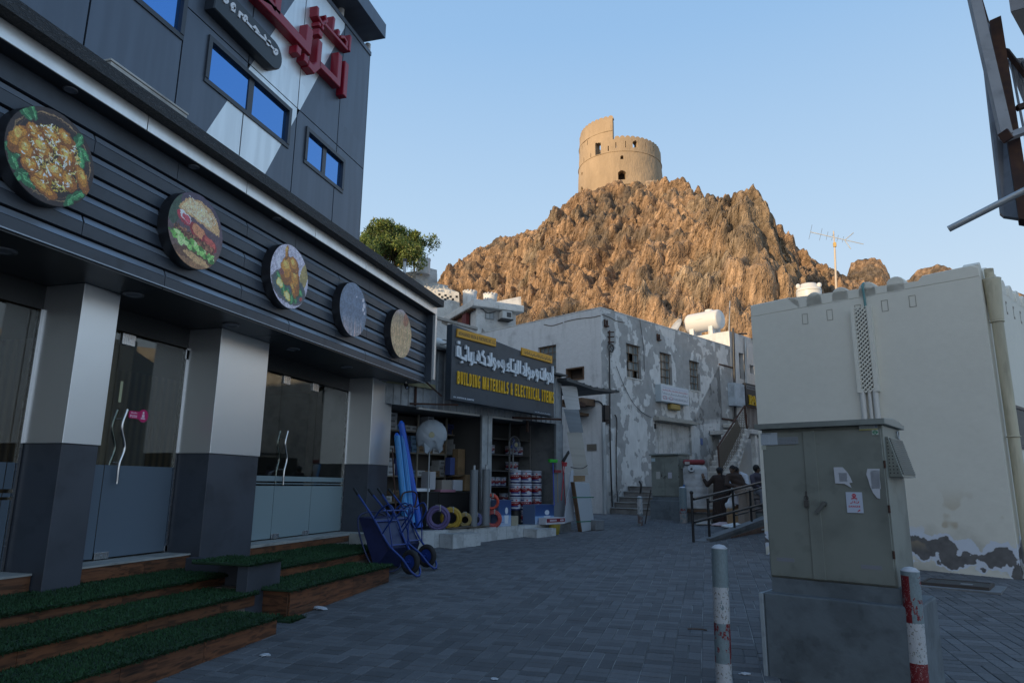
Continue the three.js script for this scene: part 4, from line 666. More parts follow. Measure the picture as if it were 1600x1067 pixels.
  // goods on the counter
  B('fan_carton', 'grey and white box with a handle slot standing on the left end of the counter', 'carton', -1.15, -0.85, 671, 737, 681, 765, mat(0.42, 0.42, 0.45, 0.7));
  B('tall_carton', 'tall narrow brown carton standing on the counter', 'carton', -1.3, -1.1, 715, 702, 727, 746, M.card);
  B('blue_carton', 'narrow white box with a blue front standing behind the counter goods', 'carton', -1.3, -1.12, 703, 715, 711, 742, mat(0.06, 0.09, 0.26, 0.6));
  B('low_carton', 'low grey carton in front on the counter next to white wrapped goods', 'carton', -1.2, -0.85, 690, 750, 706, 766, mat(0.28, 0.25, 0.22, 0.85));
  B('wrapped_pack', 'clear plastic wrapped white pack in the middle of the counter', 'pack', -1.15, -0.85, 708, 750, 723, 767, mat(0.45, 0.47, 0.52, 0.25));
  { const T = B('open_carton', 'large open brown carton at the right end of the counter', 'carton', -1.3, -0.85, 727, 742, 748, 767, M.card); const q = T.q; T.add('flap', poly([[q.s0, q.y1], [q.s1, q.y1], [q.s1 + 0.06, q.y1 + 0.16], [q.s0 - 0.03, q.y1 + 0.1]], -1.29, -1.28), M.card); T.add('flap', poly([[q.s0 - 0.22, q.y1 - 0.05], [q.s0, q.y1], [q.s0, q.y1 - 0.012]], -1.25, -0.86), M.card); }
  B('magazine_pile', 'thin pile of papers with a pink edge lying on the counter', 'papers', -0.95, -0.72, 688, 765, 712, 769, mat(0.35, 0.16, 0.22, 0.8)); B('paper_pile', 'loose white papers lying on the left end of the counter', 'papers', -0.95, -0.72, 650, 763, 672, 768, M.paper);
  // hose coils
  const coil = (x, y, rpx, t, wraps, thick, c, label, name = 'hose_coil', tilt = 0.1) => {
    const cc = SH.pt(x, y, t), wp = SH.w(cc.x, cc.y, cc.z), r = rpx * Math.hypot(wp.x, wp.z) / 1067, face = -0.75; let cy = cc.y; const T = new Thing(SH, name, label, 'hose', [cc.x, cy - r, t]); const m = mat(...c, 0.45);
    const loops = [], tb = wraps < 5 ? thick * 1.2 : r * 0.19; for (let i = 0; i < wraps + 4; i++) { const ph = i / (wraps + 4) * 6.283 * (wraps < 5 ? 1 : 1.7), q = tb * (wraps < 5 ? 1 : i % 2 ? 1 : 0.55), rad = r - tb - thick + q * Math.cos(ph), g = torus(0, 0, 0, rad, thick * 1.25, 7, 36); g.rotateX(rr(-0.06, 0.06)); g.rotateY(rr(-0.06, 0.06)); g.translate(rr(-0.006, 0.006), rr(-0.006, 0.006), q * Math.sin(ph) * 0.9); g.rotateY(face); g.translate(cc.x, cy, t); loops.push(g); }
    T.add('coil', loops, m); T.add('tie', cbox(cc.x - 0.014, cc.x + 0.014, cy + r * 0.5, cy + r + 0.012, t - r * 0.3, t + r * 0.3, 0.006), mat(0.3, 0.3, 0.28, 0.6)); return T;
  };
  coil(684, 809, 18.5, -0.16, 12, 0.016, [0.11, 0.08, 0.2], 'large purple hose coil, leftmost of the coils on the plinth');
  coil(705, 810, 16.5, -0.18, 12, 0.016, [0.38, 0.24, 0.02], 'bright yellow hose coil beside the purple coil');
  coil(726, 812, 11, -0.2, 9, 0.014, [0.3, 0.22, 0.08], 'smaller dull yellow hose coil wrapped in clear film');
  coil(744, 812, 10.5, -0.2, 9, 0.013, [0.12, 0.13, 0.28], 'small lilac hose coil, last before the middle post');
  coil(768, 784, 12, -0.08, 3, 0.014, [0.5, 0.055, 0.025], 'orange red hose loop hung against the middle post');
  coil(770, 811, 14, -0.08, 10, 0.014, [0.36, 0.06, 0.055], 'pinkish red hose coil under the hung orange loop');
  { const q = SH.rect(0.0, 702, 823, 765, 829), T = new Thing(SH, 'loose_boards', 'loose thin brown boards lying on the plinth before the coils', 'boards', [(q.s0 + q.s1) / 2, FL, -0.1]); for (const [a, b, w] of [[0, 0.5, 0.1], [0.3, 0.85, -0.12], [0.45, 1.0, 0.06]]) T.add('board', poly([[lerp(q.s0, q.s1, a), FL + 0.005], [lerp(q.s0, q.s1, b), FL + 0.02 + w * 0.2], [lerp(q.s0, q.s1, b), FL + 0.04 + w * 0.2], [lerp(q.s0, q.s1, a), FL + 0.025]], -0.22 + w, -0.02 + w), mat(0.1, 0.08, 0.06, 0.85)); }
  // mesh rolls
  [[741, 734, 788, 'grey wire mesh roll standing left against the middle post'], [760, 733, 812, 'taller grey wire mesh roll standing right against the middle post']].forEach(([x, y0, y1, label], i) => { const a = SH.pt(x, y0, -0.12 + i * 0.06), T = new Thing(SH, 'mesh_roll', label, 'mesh roll', [a.x, FL, a.z]); const r = 0.095; T.add('roll', new THREE.CylinderGeometry(r, r, a.y - FL, 20, 1, false).translate(a.x, (a.y + FL) / 2, a.z), mat(0.2, 0.215, 0.23, 0.5, { metal: 0.4, bumpMap: rep(T_fine, 3), bumpScale: 0.006 })); T.add('core', rod([a.x, a.y, a.z], [a.x, a.y + 0.1, a.z], 0.03, 0.03, 12), M.galv); });
  // paint buckets
  const lab = canvasTex(256, 128, (x) => { x.fillStyle = '#c9cdd8'; x.fillRect(0, 0, 256, 128); x.fillStyle = '#1d2a63'; x.fillRect(0, 0, 256, 8); x.fillRect(0, 112, 256, 16); for (let k = 0; k < 2; k++) { const o = k * 128; x.fillStyle = '#8e1722'; x.beginPath(); x.moveTo(o, 44); x.lineTo(o + 128, 36); x.lineTo(o + 128, 62); x.lineTo(o + 74, 92); x.lineTo(o, 70); x.fill(); x.fillStyle = '#c2202c'; x.beginPath(); x.arc(o + 92, 24, 7, 0, 7); x.fill(); x.fillStyle = '#24357e'; x.fillRect(o + 10, 18, 60, 12); x.fillRect(o + 40, 80, 70, 16); x.fillStyle = '#e7e9ef'; for (let i = 0; i < 7; i++) x.fillRect(o + 14 + i * 14, 48 + (i % 2) * 2, 9, 5); } });
  const paintM = mat(0.8, 0.8, 0.8, 0.4, { map: lab }), lidM = mat(0.42, 0.44, 0.5, 0.4), rimM = mat(0.03, 0.035, 0.12, 0.4);
  const GL = { front: 'paint buckets stacked in the mouth of the right shop bay', shelf: 'paint buckets lined up on the back shelves of the right shop bay' };
  const bucket = (label, group) => { const T = new Thing(SH, 'paint_bucket', label, 'paint bucket', [0, -6, 0], { group }); const r = 0.15, h = 0.33; T.add('body', new THREE.CylinderGeometry(r, r * 0.93, h - 0.03, 24, 1, true).translate(0, -6 + (h - 0.03) / 2, 0), paintM); T.add('lid', lathe([[0, h], [r * 0.9, h], [r * 1.03, h - 0.008], [r * 1.03, h - 0.035], [r, h - 0.035]], 24, 0, -6, 0), lidM); T.add('base_rim', lathe([[0, 0.001], [r * 0.95, 0.001], [r * 0.95, 0.012], [r * 0.93, 0.014]], 24, 0, -6, 0), rimM); T.n = 0; return T; };
  const bf = bucket('red and white paint bucket in the tall stack before the right bay', GL.front), bs = bucket('small red and white paint bucket on the dim back shelves of the right bay', GL.shelf);
  const put = (T, p, ry, sc = 1, lb = null) => { let g = T.g; if (T.n++) g = copyTo(T, 'paint_bucket', lb, p, ry); else { if (lb) g.userData.label = lb; g.position.copy(p); g.rotation.y = ry; } g.scale.setScalar(sc); };
  for (const [x, t, n, y] of [[805, -0.66, 4, 0], [822, -0.5, 4, 0], [838, -0.78, 4, 0]]) { const s = SH.on(x, 780, t)[0]; for (let i = 0; i < n; i++) { if (x === 805 && i === 0) continue; put(bf, SH.w(s + rr(-0.008, 0.008), FL + i * 0.335, t), SH.rot + rr(-0.5, 0.5), 1, 'red and white paint bucket, ' + ['bottom', 'second from bottom', 'third from bottom', 'top'][i] + ' of the ' + { 805: 'left', 822: 'middle', 838: 'right' }[x] + ' column'); } }
  { const s = SH.on(805, 780, -0.66)[0], T = new Thing(SH, 'black_drum', 'low black drum holding up the left column of paint buckets', 'drum', [s, FL, -0.66]); T.add('drum', lathe([[0, 0.33], [0.15, 0.33], [0.155, 0.31], [0.14, 0.3], [0.15, 0.17], [0.14, 0.02], [0.15, 0]], 20, s, FL, -0.66), M.black); }
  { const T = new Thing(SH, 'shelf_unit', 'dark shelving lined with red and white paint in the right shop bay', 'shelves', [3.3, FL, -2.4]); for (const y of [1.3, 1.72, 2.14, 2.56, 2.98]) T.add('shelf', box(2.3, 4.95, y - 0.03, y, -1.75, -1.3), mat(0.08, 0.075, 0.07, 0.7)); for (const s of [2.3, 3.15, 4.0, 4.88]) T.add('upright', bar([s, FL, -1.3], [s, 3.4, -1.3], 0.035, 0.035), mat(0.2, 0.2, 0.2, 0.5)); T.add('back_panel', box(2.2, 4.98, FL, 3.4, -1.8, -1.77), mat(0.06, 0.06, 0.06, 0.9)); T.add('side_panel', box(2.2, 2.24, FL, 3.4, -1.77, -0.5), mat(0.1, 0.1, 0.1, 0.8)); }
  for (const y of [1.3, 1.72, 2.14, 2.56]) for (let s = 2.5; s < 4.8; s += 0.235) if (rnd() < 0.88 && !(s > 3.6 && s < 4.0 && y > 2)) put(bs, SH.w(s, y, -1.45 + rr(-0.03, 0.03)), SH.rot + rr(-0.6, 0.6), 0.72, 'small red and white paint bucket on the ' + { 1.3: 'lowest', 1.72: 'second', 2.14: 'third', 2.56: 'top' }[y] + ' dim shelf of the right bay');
  // printed lamp boxes
  const lampPrint = (wide) => canvasTex(wide ? 256 : 128, 256, (x, w) => { const g = x.createLinearGradient(0, 0, 0, 256); g.addColorStop(0, '#2a4274'); g.addColorStop(0.55, '#35578c'); g.addColorStop(0.62, '#8fb0dc'); g.addColorStop(1, '#aebbd0'); x.fillStyle = g; x.fillRect(0, 0, w, 256); x.fillStyle = '#d5dbe6'; x.beginPath(); x.ellipse(w * 0.62, 105, w * 0.12, 34, 0, 0, 7); x.fill(); x.beginPath(); x.moveTo(w * 0.45, 150); x.lineTo(w * 0.8, 150); x.lineTo(w * 0.74, 230); x.lineTo(w * 0.52, 230); x.fill(); x.fillStyle = '#6a83b5'; x.fillRect(w * 0.56, 135, w * 0.13, 16); x.fillRect(w * 0.12, 212, w * 0.28, 8); });
  const P = (label, x0, y0, x1, y1, t0, t1, wide) => { const q = SH.rect(t1, x0, y0, x1, y1); q.y0 = FL; const T = new Thing(SH, 'lamp_carton', label, 'carton', [(q.s0 + q.s1) / 2, FL, (t0 + t1) / 2]); T.add('carton', cbox(q.s0, q.s1, q.y0, q.y1, t0, t1 - 0.001, 0.004), mat(0.1, 0.15, 0.27, 0.5)); T.add('print', printBox(q.s0 + 0.004, q.s1 - 0.004, q.y0 + 0.004, q.y1 - 0.004, t1 - 0.002, t1), mat(0.9, 0.9, 0.9, 0.5, { map: lampPrint(wide) })); };
  P('tall narrow blue and white lamp carton beside the red hose coil', 779, 781, 799, 823, -0.3, -0.03, false);
  P('wide blue and white lamp carton below the paint bucket stack', 836, 788, 866, 817, -0.45, -0.05, true);
  B('tool_box', 'small beige box on the plinth between the lamp cartons', 'box', -0.3, -0.1, 799, 806, 810, 817, mat(0.3, 0.27, 0.2, 0.8), { y0: FL });
  B('shelf_parcel', 'flat pale parcel high on the right wall of the right bay', 'parcel', -1.6, -1.2, 846, 679, 863, 687, mat(0.3, 0.25, 0.25, 0.8));
  B('tin_pack', 'checked pack of red and white tins stacked in the right bay', 'tins', -1.6, -1.2, 848, 700, 862, 718, mat(0.8, 0.8, 0.8, 0.6, { map: tex(64, 64, (u, v) => ((u * 4 % 1) < 0.25 || (v * 4 % 1) < 0.3) ? [0.1, 0.02, 0.03] : [0.4, 0.38, 0.42], true, 4, 4) }));
  // brooms and leaning boards on the right
  const broom = (label, x0, y0, x1, y1, pole, head, hw, hh, flat_) => { const a = SH.pt(x1, y1, 0.0), b = SH.pt(x0, y0, -0.1), T = new Thing(SH, 'broom', label, 'broom', [a.x, a.y, a.z]); T.add('pole', rod(a, b, 0.012, 0.012, 8), pole); const dir = b.clone().sub(a).normalize(); T.add('head', cbox(b.x - hw, b.x + hw, b.y - 0.01, b.y + hh * 0.45, b.z - 0.03, b.z + 0.03, 0.01), head); T.add('bristles', cbox(b.x - hw * 1.04, b.x + hw * 1.04, b.y + hh * 0.45, b.y + hh, b.z - 0.035, b.z + 0.035, 0.008), head); };
  broom('upturned broom with a bright green head on a blue pole', 864, 722, 866, 790, mat(0.02, 0.06, 0.4, 0.4), mat(0.03, 0.42, 0.03, 0.5), 0.17, 0.07);
  broom('upturned broom with a red head on a red pole, black scoop behind it', 882, 728, 877, 782, mat(0.4, 0.02, 0.03, 0.4), mat(0.36, 0.02, 0.03, 0.5), 0.08, 0.1);
  broom('upturned broom with a dark red head on a plain wooden pole', 871, 738, 872, 785, M.plank, mat(0.25, 0.03, 0.04, 0.5), 0.14, 0.06);
  { const q = [[883, 720], [886, 722], [894, 708], [893, 704]].map(([x, y]) => SH.on(x, y, 0.0)), T = new Thing(SH, 'dust_scoop', 'upturned black plastic scoop behind the red broom', 'scoop', [q[0][0], q[0][1], -0.05]); T.add('scoop', poly(q, -0.12, -0.08), M.black); T.add('handle', rod([q[0][0], q[0][1], -0.1], SH.pt(884, 790, -0.1), 0.012), mat(0.3, 0.02, 0.03, 0.5)); }
  { const q = [[866, 812], [866, 740], [884, 738], [884, 812]].map(([x, y]) => SH.on(x, y, -0.12)), T = new Thing(SH, 'grey_board', 'grey board standing behind the brooms', 'board', [q[0][0], q[0][1], -0.15]); T.add('board', poly(q, -0.17, -0.14, [], 0.004), mat(0.2, 0.22, 0.25, 0.6)); }
  { const q = [[882, 818], [893, 736], [896, 735], [897, 814]].map(([x, y]) => SH.on(x, y, 0.1)), T = new Thing(SH, 'leaning_sheet', 'white sheet panel leaning beside the brooms, narrow end up', 'panel', [q[0][0], q[0][1], 0.08]); T.add('panel', poly(q, 0.06, 0.1, [], 0.005), mat(0.42, 0.46, 0.52, 0.5)); }
  { const q = SH.rect(0.25, 854, 808, 883, 820), c = (q.s0 + q.s1) / 2; const y0 = SH.on(871, 837, 0.25)[1];
    const T = new Thing(SH, 'yellow_bucket', 'yellow plastic bucket under a red and white box', 'bucket', [c, y0, 0.25]); const h = q.y0 - y0; T.add('bucket', lathe([[0, 0.005], [0.11, 0], [0.155, h - 0.01], [0.165, h], [0.15, h], [0.105, 0.02]], 24, c, y0, 0.2), mat(0.32, 0.26, 0.05, 0.5));
    const X = new Thing(SH, 'red_box', 'red and white printed box resting on the yellow bucket', 'box', [c, q.y0, 0.2]); X.add('carton', cbox(q.s0, q.s1, q.y0, q.y1, 0.0, 0.25, 0.006), mat(0.5, 0.5, 0.54, 0.6)); X.add('print', printBox(q.s0 + 0.01, q.s1 - 0.01, q.y0 + 0.05, q.y1 - 0.02, 0.249, 0.252), mat(1, 1, 1, 0.6, { map: canvasTex(256, 64, (x) => { x.fillStyle = '#7c2230'; x.fillRect(0, 0, 256, 64); x.fillStyle = '#cfd2da'; x.font = 'bold 34px sans-serif'; for (let i = 0; i < 6; i++) x.fillRect(44 + i * 16, 16, 10, 30); x.fillRect(190, 20, 46, 26); x.fillStyle = '#7c2230'; x.fillRect(198, 28, 30, 8); }) })); }
  // corrugated sheets leaning in the alley
  [[[885, 640], [879, 603], [903, 603], [906, 640], 'uppermost leaning corrugated sheet, pale where it catches the sky', 0.02], [[890, 676], [883, 639], [906, 640], [911, 676], 'middle leaning corrugated sheet, darker bluish grey', 0.06], [[898, 742], [888, 675], [911, 675], [919, 742], 'lowest leaning corrugated sheet, cream grey, above brown cardboard', 0.1]].forEach(([a, b, c, d, label, t], i) => {
    const q = [a, b, c, d].map(([x, y]) => SH.on(x, y, -0.2 + t)), s0 = q[0][0], T = new Thing(SH, 'corrugated_sheet', label, 'metal sheet', [q[0][0], q[0][1], -0.2 + t]); const n = 11, P = [];
    for (let k = 0; k < n; k++) for (const [f0, f1, d0, d1] of [[0, 0.5, 0, 1], [0.5, 1, 1, 0]]) { const u0 = (k + f0) / n, u1 = (k + f1) / n, bl = (u) => [lerp(q[0][0], q[3][0], u), lerp(q[0][1], q[3][1], u)], tl = (u) => [lerp(q[1][0], q[2][0], u), lerp(q[1][1], q[2][1], u)]; const z0 = -0.2 + t + d0 * 0.035, z1 = -0.2 + t + d1 * 0.035, lean = -0.05; P.push(...bl(u0), z0, ...bl(u1), z1, ...tl(u1), z1 + lean, ...bl(u0), z0, ...tl(u1), z1 + lean, ...tl(u0), z0 + lean); }
    const g = new THREE.BufferGeometry(); g.setAttribute('position', new THREE.Float32BufferAttribute(P, 3)); g.computeVertexNormals(); muv(g); T.add('sheet', g, [gm(0.5, 0.52, 0.54, 0.45, { metal: 0.3 }), gm(0.26, 0.3, 0.34, 0.5, { metal: 0.3 }), gm(0.46, 0.45, 0.42, 0.55, { metal: 0.2 })][i]);
  });
  { const q = [[895, 753], [896, 743], [919, 743], [919, 752]].map(([x, y]) => SH.on(x, y, 0)), T = new Thing(SH, 'cardboard_strip', 'brown cardboard behind the tied white panels', 'cardboard', [q[0][0], q[0][1], 0]); T.add('cardboard', poly(q, -0.12, -0.1), M.card); }
  { const z = 0.35, q = [[910, 831], [898, 753], [921, 755], [930, 827]].map(([x, y]) => SH.on(x, y, z)), T = new Thing(SH, 'panel_stack', 'tied stack of white panels with green straps leaning at the alley mouth', 'panels', [q[0][0], q[0][1], z]);
    T.add('panel', poly(q, z - 0.03, z, [], 0.004), mat(0.4, 0.44, 0.48, 0.5)); T.add('panel', poly(q.map(([x, y]) => [x + 0.05, y]), z - 0.065, z - 0.033, [], 0.004), M.card); T.add('panel', poly(q.map(([x, y]) => [x + 0.09, y - 0.02]), z - 0.1, z - 0.07, [], 0.004), mat(0.36, 0.38, 0.4, 0.6)); T.add('wood_edge', poly([[q[0][0] - 0.05, q[0][1]], [q[1][0] - 0.05, q[1][1]], q[1], q[0]], z - 0.1, z - 0.002), M.brownWood);
    for (const [y, k] of [[777, 0.32], [815, 0.8]]) { const l = lerp(q[1][0], q[0][0], k), r = lerp(q[2][0], q[3][0], k), yy = SH.on(910, y, z)[1]; T.add('strap', [box(l - 0.06, r + 0.12, yy - 0.012, yy + 0.012, z, z + 0.006), box(l - 0.062, l - 0.055, yy - 0.012, yy + 0.012, z - 0.12, z)], mat(0.02, 0.16, 0.1, 0.5)); } }
  { const q = SH.rect(0.5, 931, 812, 944, 826), T = new Thing(SH, 'concrete_block', 'grey concrete block on the ground by the tied panels', 'block', [(q.s0 + q.s1) / 2, q.y0, 0.4]); T.add('block', cbox(q.s0, q.s1, q.y0 - 0.05, q.y1, 0.2, 0.5, 0.015), M.concrete); }
  { const T = new Thing(SH, 'loose_cable', 'thin black cable sagging across the lowest corrugated sheet', 'cable', [5.6, 2.2, 0.1]); T.add('cable', tube([SH.pt(892, 730, 0.1), SH.pt(903, 732, 0.12), SH.pt(912, 731, 0.1), SH.pt(918, 727, 0.08)], 0.012, 6), M.black); }
}
// wheelbarrows stood on their noses
{
  const blueP = mat(0.014, 0.04, 0.2, 0.32), trayM = mat(0.012, 0.018, 0.075, 0.4, { map: rep(T_grime, 1.2) });
  const make = (label) => {
    const T = new Thing(WO, 'wheelbarrow', label, 'wheelbarrow', [0, 0, 0], { group: 'wheelbarrows by the restaurant steps' });
    // own axes: x forward to the wheel, y up, z across
    const rail = (k) => [[-0.92, 0.62, 0.27 * k], [-0.72, 0.55, 0.27 * k], [-0.3, 0.42, 0.25 * k], [0.2, 0.33, 0.19 * k], [0.5, 0.2, 0.13 * k], [0.72, 0.14, 0.1 * k], [0.8, 0.13, 0.03 * k]];
    T.add('frame', [tube(rail(1), 0.018, 8, 48), tube(rail(-1), 0.018, 8, 48), bar([-0.25, 0.41, -0.25], [-0.25, 0.41, 0.25], 0.02, 0.02), bar([0.2, 0.33, -0.19], [0.2, 0.33, 0.19], 0.02, 0.02), rod([0.8, 0.13, -0.04], [0.8, 0.13, 0.04], 0.018)], blueP);
    for (const k of [1, -1]) { T.add('leg', [tube([[-0.3, 0.42, 0.24 * k], [-0.36, 0.2, 0.26 * k], [-0.34, 0.02, 0.24 * k], [-0.2, 0.0, 0.22 * k], [-0.02, 0.36, 0.22 * k]], 0.014, 7, 36)], blueP); T.add('grip', rod([-0.95, 0.63, 0.27 * k], [-0.8, 0.58, 0.27 * k], 0.023, 0.023, 10), M.black); T.add('brace', bar([-0.3, 0.1, 0.25 * k], [0.25, 0.3, 0.17 * k], 0.018, 0.01), blueP); }
    T.add('brace', bar([-0.32, 0.18, -0.25], [-0.32, 0.18, 0.25], 0.018, 0.018), blueP);
    // open tray with flared sides
    const top = [[-0.46, 0.68, 0.3], [0.42, 0.68, 0.28], [0.42, 0.68, -0.28], [-0.46, 0.68, -0.3]], bot = [[-0.3, 0.43, 0.22], [0.24, 0.36, 0.18], [0.24, 0.36, -0.18], [-0.3, 0.43, -0.22]], P = [];
    const q = (a, b, c, d) => P.push(...a, ...b, ...c, ...a, ...c, ...d); for (let i = 0; i < 4; i++) { const j = (i + 1) % 4; q(bot[i], bot[j], top[j], top[i]); } q(bot[3], bot[2], bot[1], bot[0]);
    const g = new THREE.BufferGeometry(); g.setAttribute('position', new THREE.Float32BufferAttribute(P, 3)); g.computeVertexNormals(); muv(g);
    T.add('tray', [g, tube([...top].map((p) => p), 0.014, 6, 60, true)], trayM);
    const w = T.add('wheel', [torus(0, 0, 0, 0.145, 0.045, 12, 32).translate(0.55, 0.19, 0)], M.rubber); T.add('rim', [rod([0.55, 0.19, -0.03], [0.55, 0.19, 0.03], 0.11, 0.11, 24), rod([0.55, 0.19, -0.12], [0.55, 0.19, 0.12], 0.015, 0.015, 8), rod([0.55, 0.19, -0.05], [0.55, 0.19, 0.05], 0.045, 0.045, 12)], blueP, w);
    return T;
  };
  const pose = (g, wheelPx, yaw, pitch) => {
    const p = onGround(...wheelPx), f = V(Math.cos(yaw) * Math.cos(pitch), -Math.sin(pitch), Math.sin(yaw) * Math.cos(pitch)), side = V(Math.sin(yaw), 0, -Math.cos(yaw)), u = side.clone().cross(f).normalize();
    const m = new THREE.Matrix4().makeBasis(f, u, side); g.quaternion.setFromRotationMatrix(m);
    // put the nose on the ground
    const nose = V(0.82, 0.13, 0).applyQuaternion(g.quaternion), wh = V(0.55, 0.19, 0).applyQuaternion(g.quaternion); const low = Math.min(nose.y - 0.018, wh.y - 0.19);
    g.position.set(p.x - wh.x, p.y - low, p.z - wh.z);
  };
  const T = make('nearer blue wheelbarrow stood on its nose beside the turf steps'); pose(T.g, [640, 902], R(20), R(62));
  const c = copyTo(T, 'wheelbarrow', 'farther blue wheelbarrow stood on its nose close to the shop tarps', V(0, 0, 0)); pose(c, [666, 890], R(15), R(60));
}

// ---------- white peeling building ----------
const wallTex = (W, H, f) => { const t = tex(1024, 1024, (u, v) => f(u * W, v * H, u, v), true, 1 / W, 1 / H); t.wrapS = t.wrapT = THREE.RepeatWrapping; return t; };
const peelMask = (x, y) => { const n = fb(x / 12, y / 30, 24, 5, 71) * 0.6 + fb(x / 12, y / 12, 48, 4, 72) * 0.4 + 0.07 * sst(4.8, 7.2, y) - 0.05 * sst(3.6, 2.2, y) * 0 + 0.03 * (fb(x / 12, y / 12, 200, 2, 75) - 0.5); return sst(0.5, 0.525, n); };
const T_peel = wallTex(12, 12, (x, y) => {
  const m = peelMask(x, y), d = fb(x / 12, y / 12, 60, 4, 73), st = fb(x / 12, y / 60, 160, 3, 74); let w = 0.52 + 0.14 * d, g = 0.26 + 0.12 * d; w *= 0.86 + 0.2 * st; const low = 1 - 0.3 * sst(2.4, 1.2, y) * sst(0.35, 0.6, fb(x / 12, y / 12, 20, 4, 76));
  const k = lerp(w, g, m) * low; return [k, k * 1.0, k * 0.985];
});
const T_peelB = tex(1024, 1024, (u, v) => 1 - 0.7 * peelMask(u * 12, v * 12) + 0.2 * fb(u, v, 128, 2, 3), false, 1 / 12, 1 / 12);
const T_stain = wallTex(8, 8, (x, y) => { const st = fb(x / 8, y / 64, 64, 3, 81), d = fb(x / 8, y / 8, 10, 5, 82); const k = 0.64 - 0.06 * sst(0.5, 0.8, st) - 0.16 * sst(0.58, 0.75, d) - 0.05 * fb(x / 8, y / 8, 90, 2, 83) - 0.16 * sst(8.3, 8.0, y) * 0; return [k, k * 0.99, k * 0.965]; });
const peelM = mat(1, 1, 1, 0.93, { map: T_peel, bumpMap: T_peelB, bumpScale: 0.012 }), stainM = mat(0.95, 0.96, 0.99, 0.93, { map: T_stain, bumpMap: rep(T_noise, 1), bumpScale: 0.01 });
{
  const T = new Thing(PE, 'peeling_building', 'old two storey white building with flaking grey plaster and barred upper windows', 'building', [5, 0.8, -4]);
  const H = 8.32, Wd = 10.05, holes = [], q3 = [[[979, 588], [979, 535.7], [1001.5, 541.5], [1002, 594]], [[1031.7, 599], [1031.5, 549.7], [1049.5, 554], [1051, 602.5]], [[1078.5, 608], [1077.5, 562.5], [1093, 566], [1095.5, 612.5]]].map((p) => PE.quad(0, p));
  const door = PE.quad(0, [[1024, 738], [1025, 657], [1081, 667], [1082, 742]]); door.y0 = 1.75;
  const gate = PE.quad(0, [[1128, 653], [1125.5, 570.5], [1145, 575.5], [1149, 656]]);
  const hole = (r) => [[r.s0, r.y0], [r.s1, r.y0], [r.s1, r.y1], [r.s0, r.y1]];
  T.add('wall', poly([[0, 0.3], [Wd, 0.3], [Wd, H], [0, H]], -0.22, 0, [...q3.map(hole), hole(door), hole(gate)]), peelM);
  const side = PE; // left hand face, with its own openings
  const L = (g) => { g.rotateY(-Math.PI / 2); return g; };
  const ac = PL.quad(0, [[885, 595], [885, 576], [913, 572.5], [913, 593.5]]), lw = PL.quad(0, [[841, 600], [840, 543], [869, 538], [869, 592]]);
  const lh = (r) => [[-r.s1, r.y0], [-r.s0, r.y0], [-r.s0, r.y1], [-r.s1, r.y1]];   // z of the wall = s of the frame along it
  const wallL = poly([[-9, 0.3], [-0.001, 0.3], [-0.001, H], [-9, H]], 0, 0.22, [ac, lw].map((r) => [[r.s0, r.y0], [r.s1, r.y0], [r.s1, r.y1], [r.s0, r.y1]]));
  wallL.rotateY(-Math.PI / 2); wallL.translate(0.22, 0, 0); for (let i = 0, p = wallL.attributes.position; i < p.count; i++) p.setX(i, p.getX(i) - 0.0005);
  T.add('wall', muv(wallL), stainM);
  T.add('wall', [box(0.3, Wd, 0.3, H, -9, -8.8), box(Wd - 0.2, Wd, 0.3, H, -8.8, -0.23)], stainM);
  T.add('roof', box(0.22, Wd - 0.2, H - 0.5, H - 0.35, -8.8, -0.23), M.paleConcrete);
  T.add('inner_floor', box(0.22, Wd - 0.2, 4.6, 4.75, -8.8, -0.23), M.concrete);
  T.add('coping', [cbox(0.0, Wd, H, H + 0.05, -0.24, 0.012, 0.015), cbox(-0.012, 0.23, H, H + 0.05, -9, -0.245, 0.015)], gm(0.55, 0.54, 0.51, 0.95, { bump: 0.02 }));
  // crack lines
  const crack = (pts) => T.add('crack', tube(pts, 0.02, 4, pts.length * 3), mat(0.16, 0.14, 0.12, 0.95));
  crack([PE.pt(940, 491, 0), PE.pt(948, 494, 0), PE.pt(955, 497, 0), PE.pt(962, 501, 0), PE.pt(976, 504, 0)]);
  { const c = (x, y) => { const [s, yy] = PL.on(x, y, 0); return V(-0.002, yy, s); }; crack([c(939, 493), c(925, 496), c(905, 498), c(890, 501), c(882, 503)]); crack([c(880, 504), c(862, 509), c(850, 507)]); }
  // windows
  const paneM = mat(0.16, 0.19, 0.2, 0.25), barM = mat(0.19, 0.12, 0.07, 0.8), revealM = gm(0.6, 0.6, 0.57, 0.9);
  q3.forEach((r, k) => {
    const w = T.add('window', [box(r.s0, r.s1, r.y0 - 0.04, r.y0, -0.2, 0.03), box(r.s0, r.s0 + 0.03, r.y0, r.y1, -0.19, -0.15), box(r.s1 - 0.03, r.s1, r.y0, r.y1, -0.19, -0.15), box(r.s0, r.s1, r.y1 - 0.03, r.y1, -0.19, -0.15)], revealM);
    const n = 3, m = 4, W = r.s1 - r.s0, h = r.y1 - r.y0;
    for (let i = 0; i < n; i++) for (let j = 0; j < m; j++) if (!(k === 0 && ((i === 1 && j === 2) || (i === 0 && j === 1) || (i === 2 && j === 0)))) T.add('pane', box(r.s0 + W * i / n + 0.008, r.s0 + W * (i + 1) / n - 0.008, r.y0 + h * j / m + 0.008, r.y0 + h * (j + 1) / m - 0.008, -0.18, -0.175), paneM, w);
    for (let i = 0; i <= n; i++) T.add('bar', rod([r.s0 + 0.02 + (W - 0.04) * i / n, r.y0, -0.13], [r.s0 + 0.02 + (W - 0.04) * i / n, r.y1, -0.13], 0.014, 0.014, 6), barM, w);
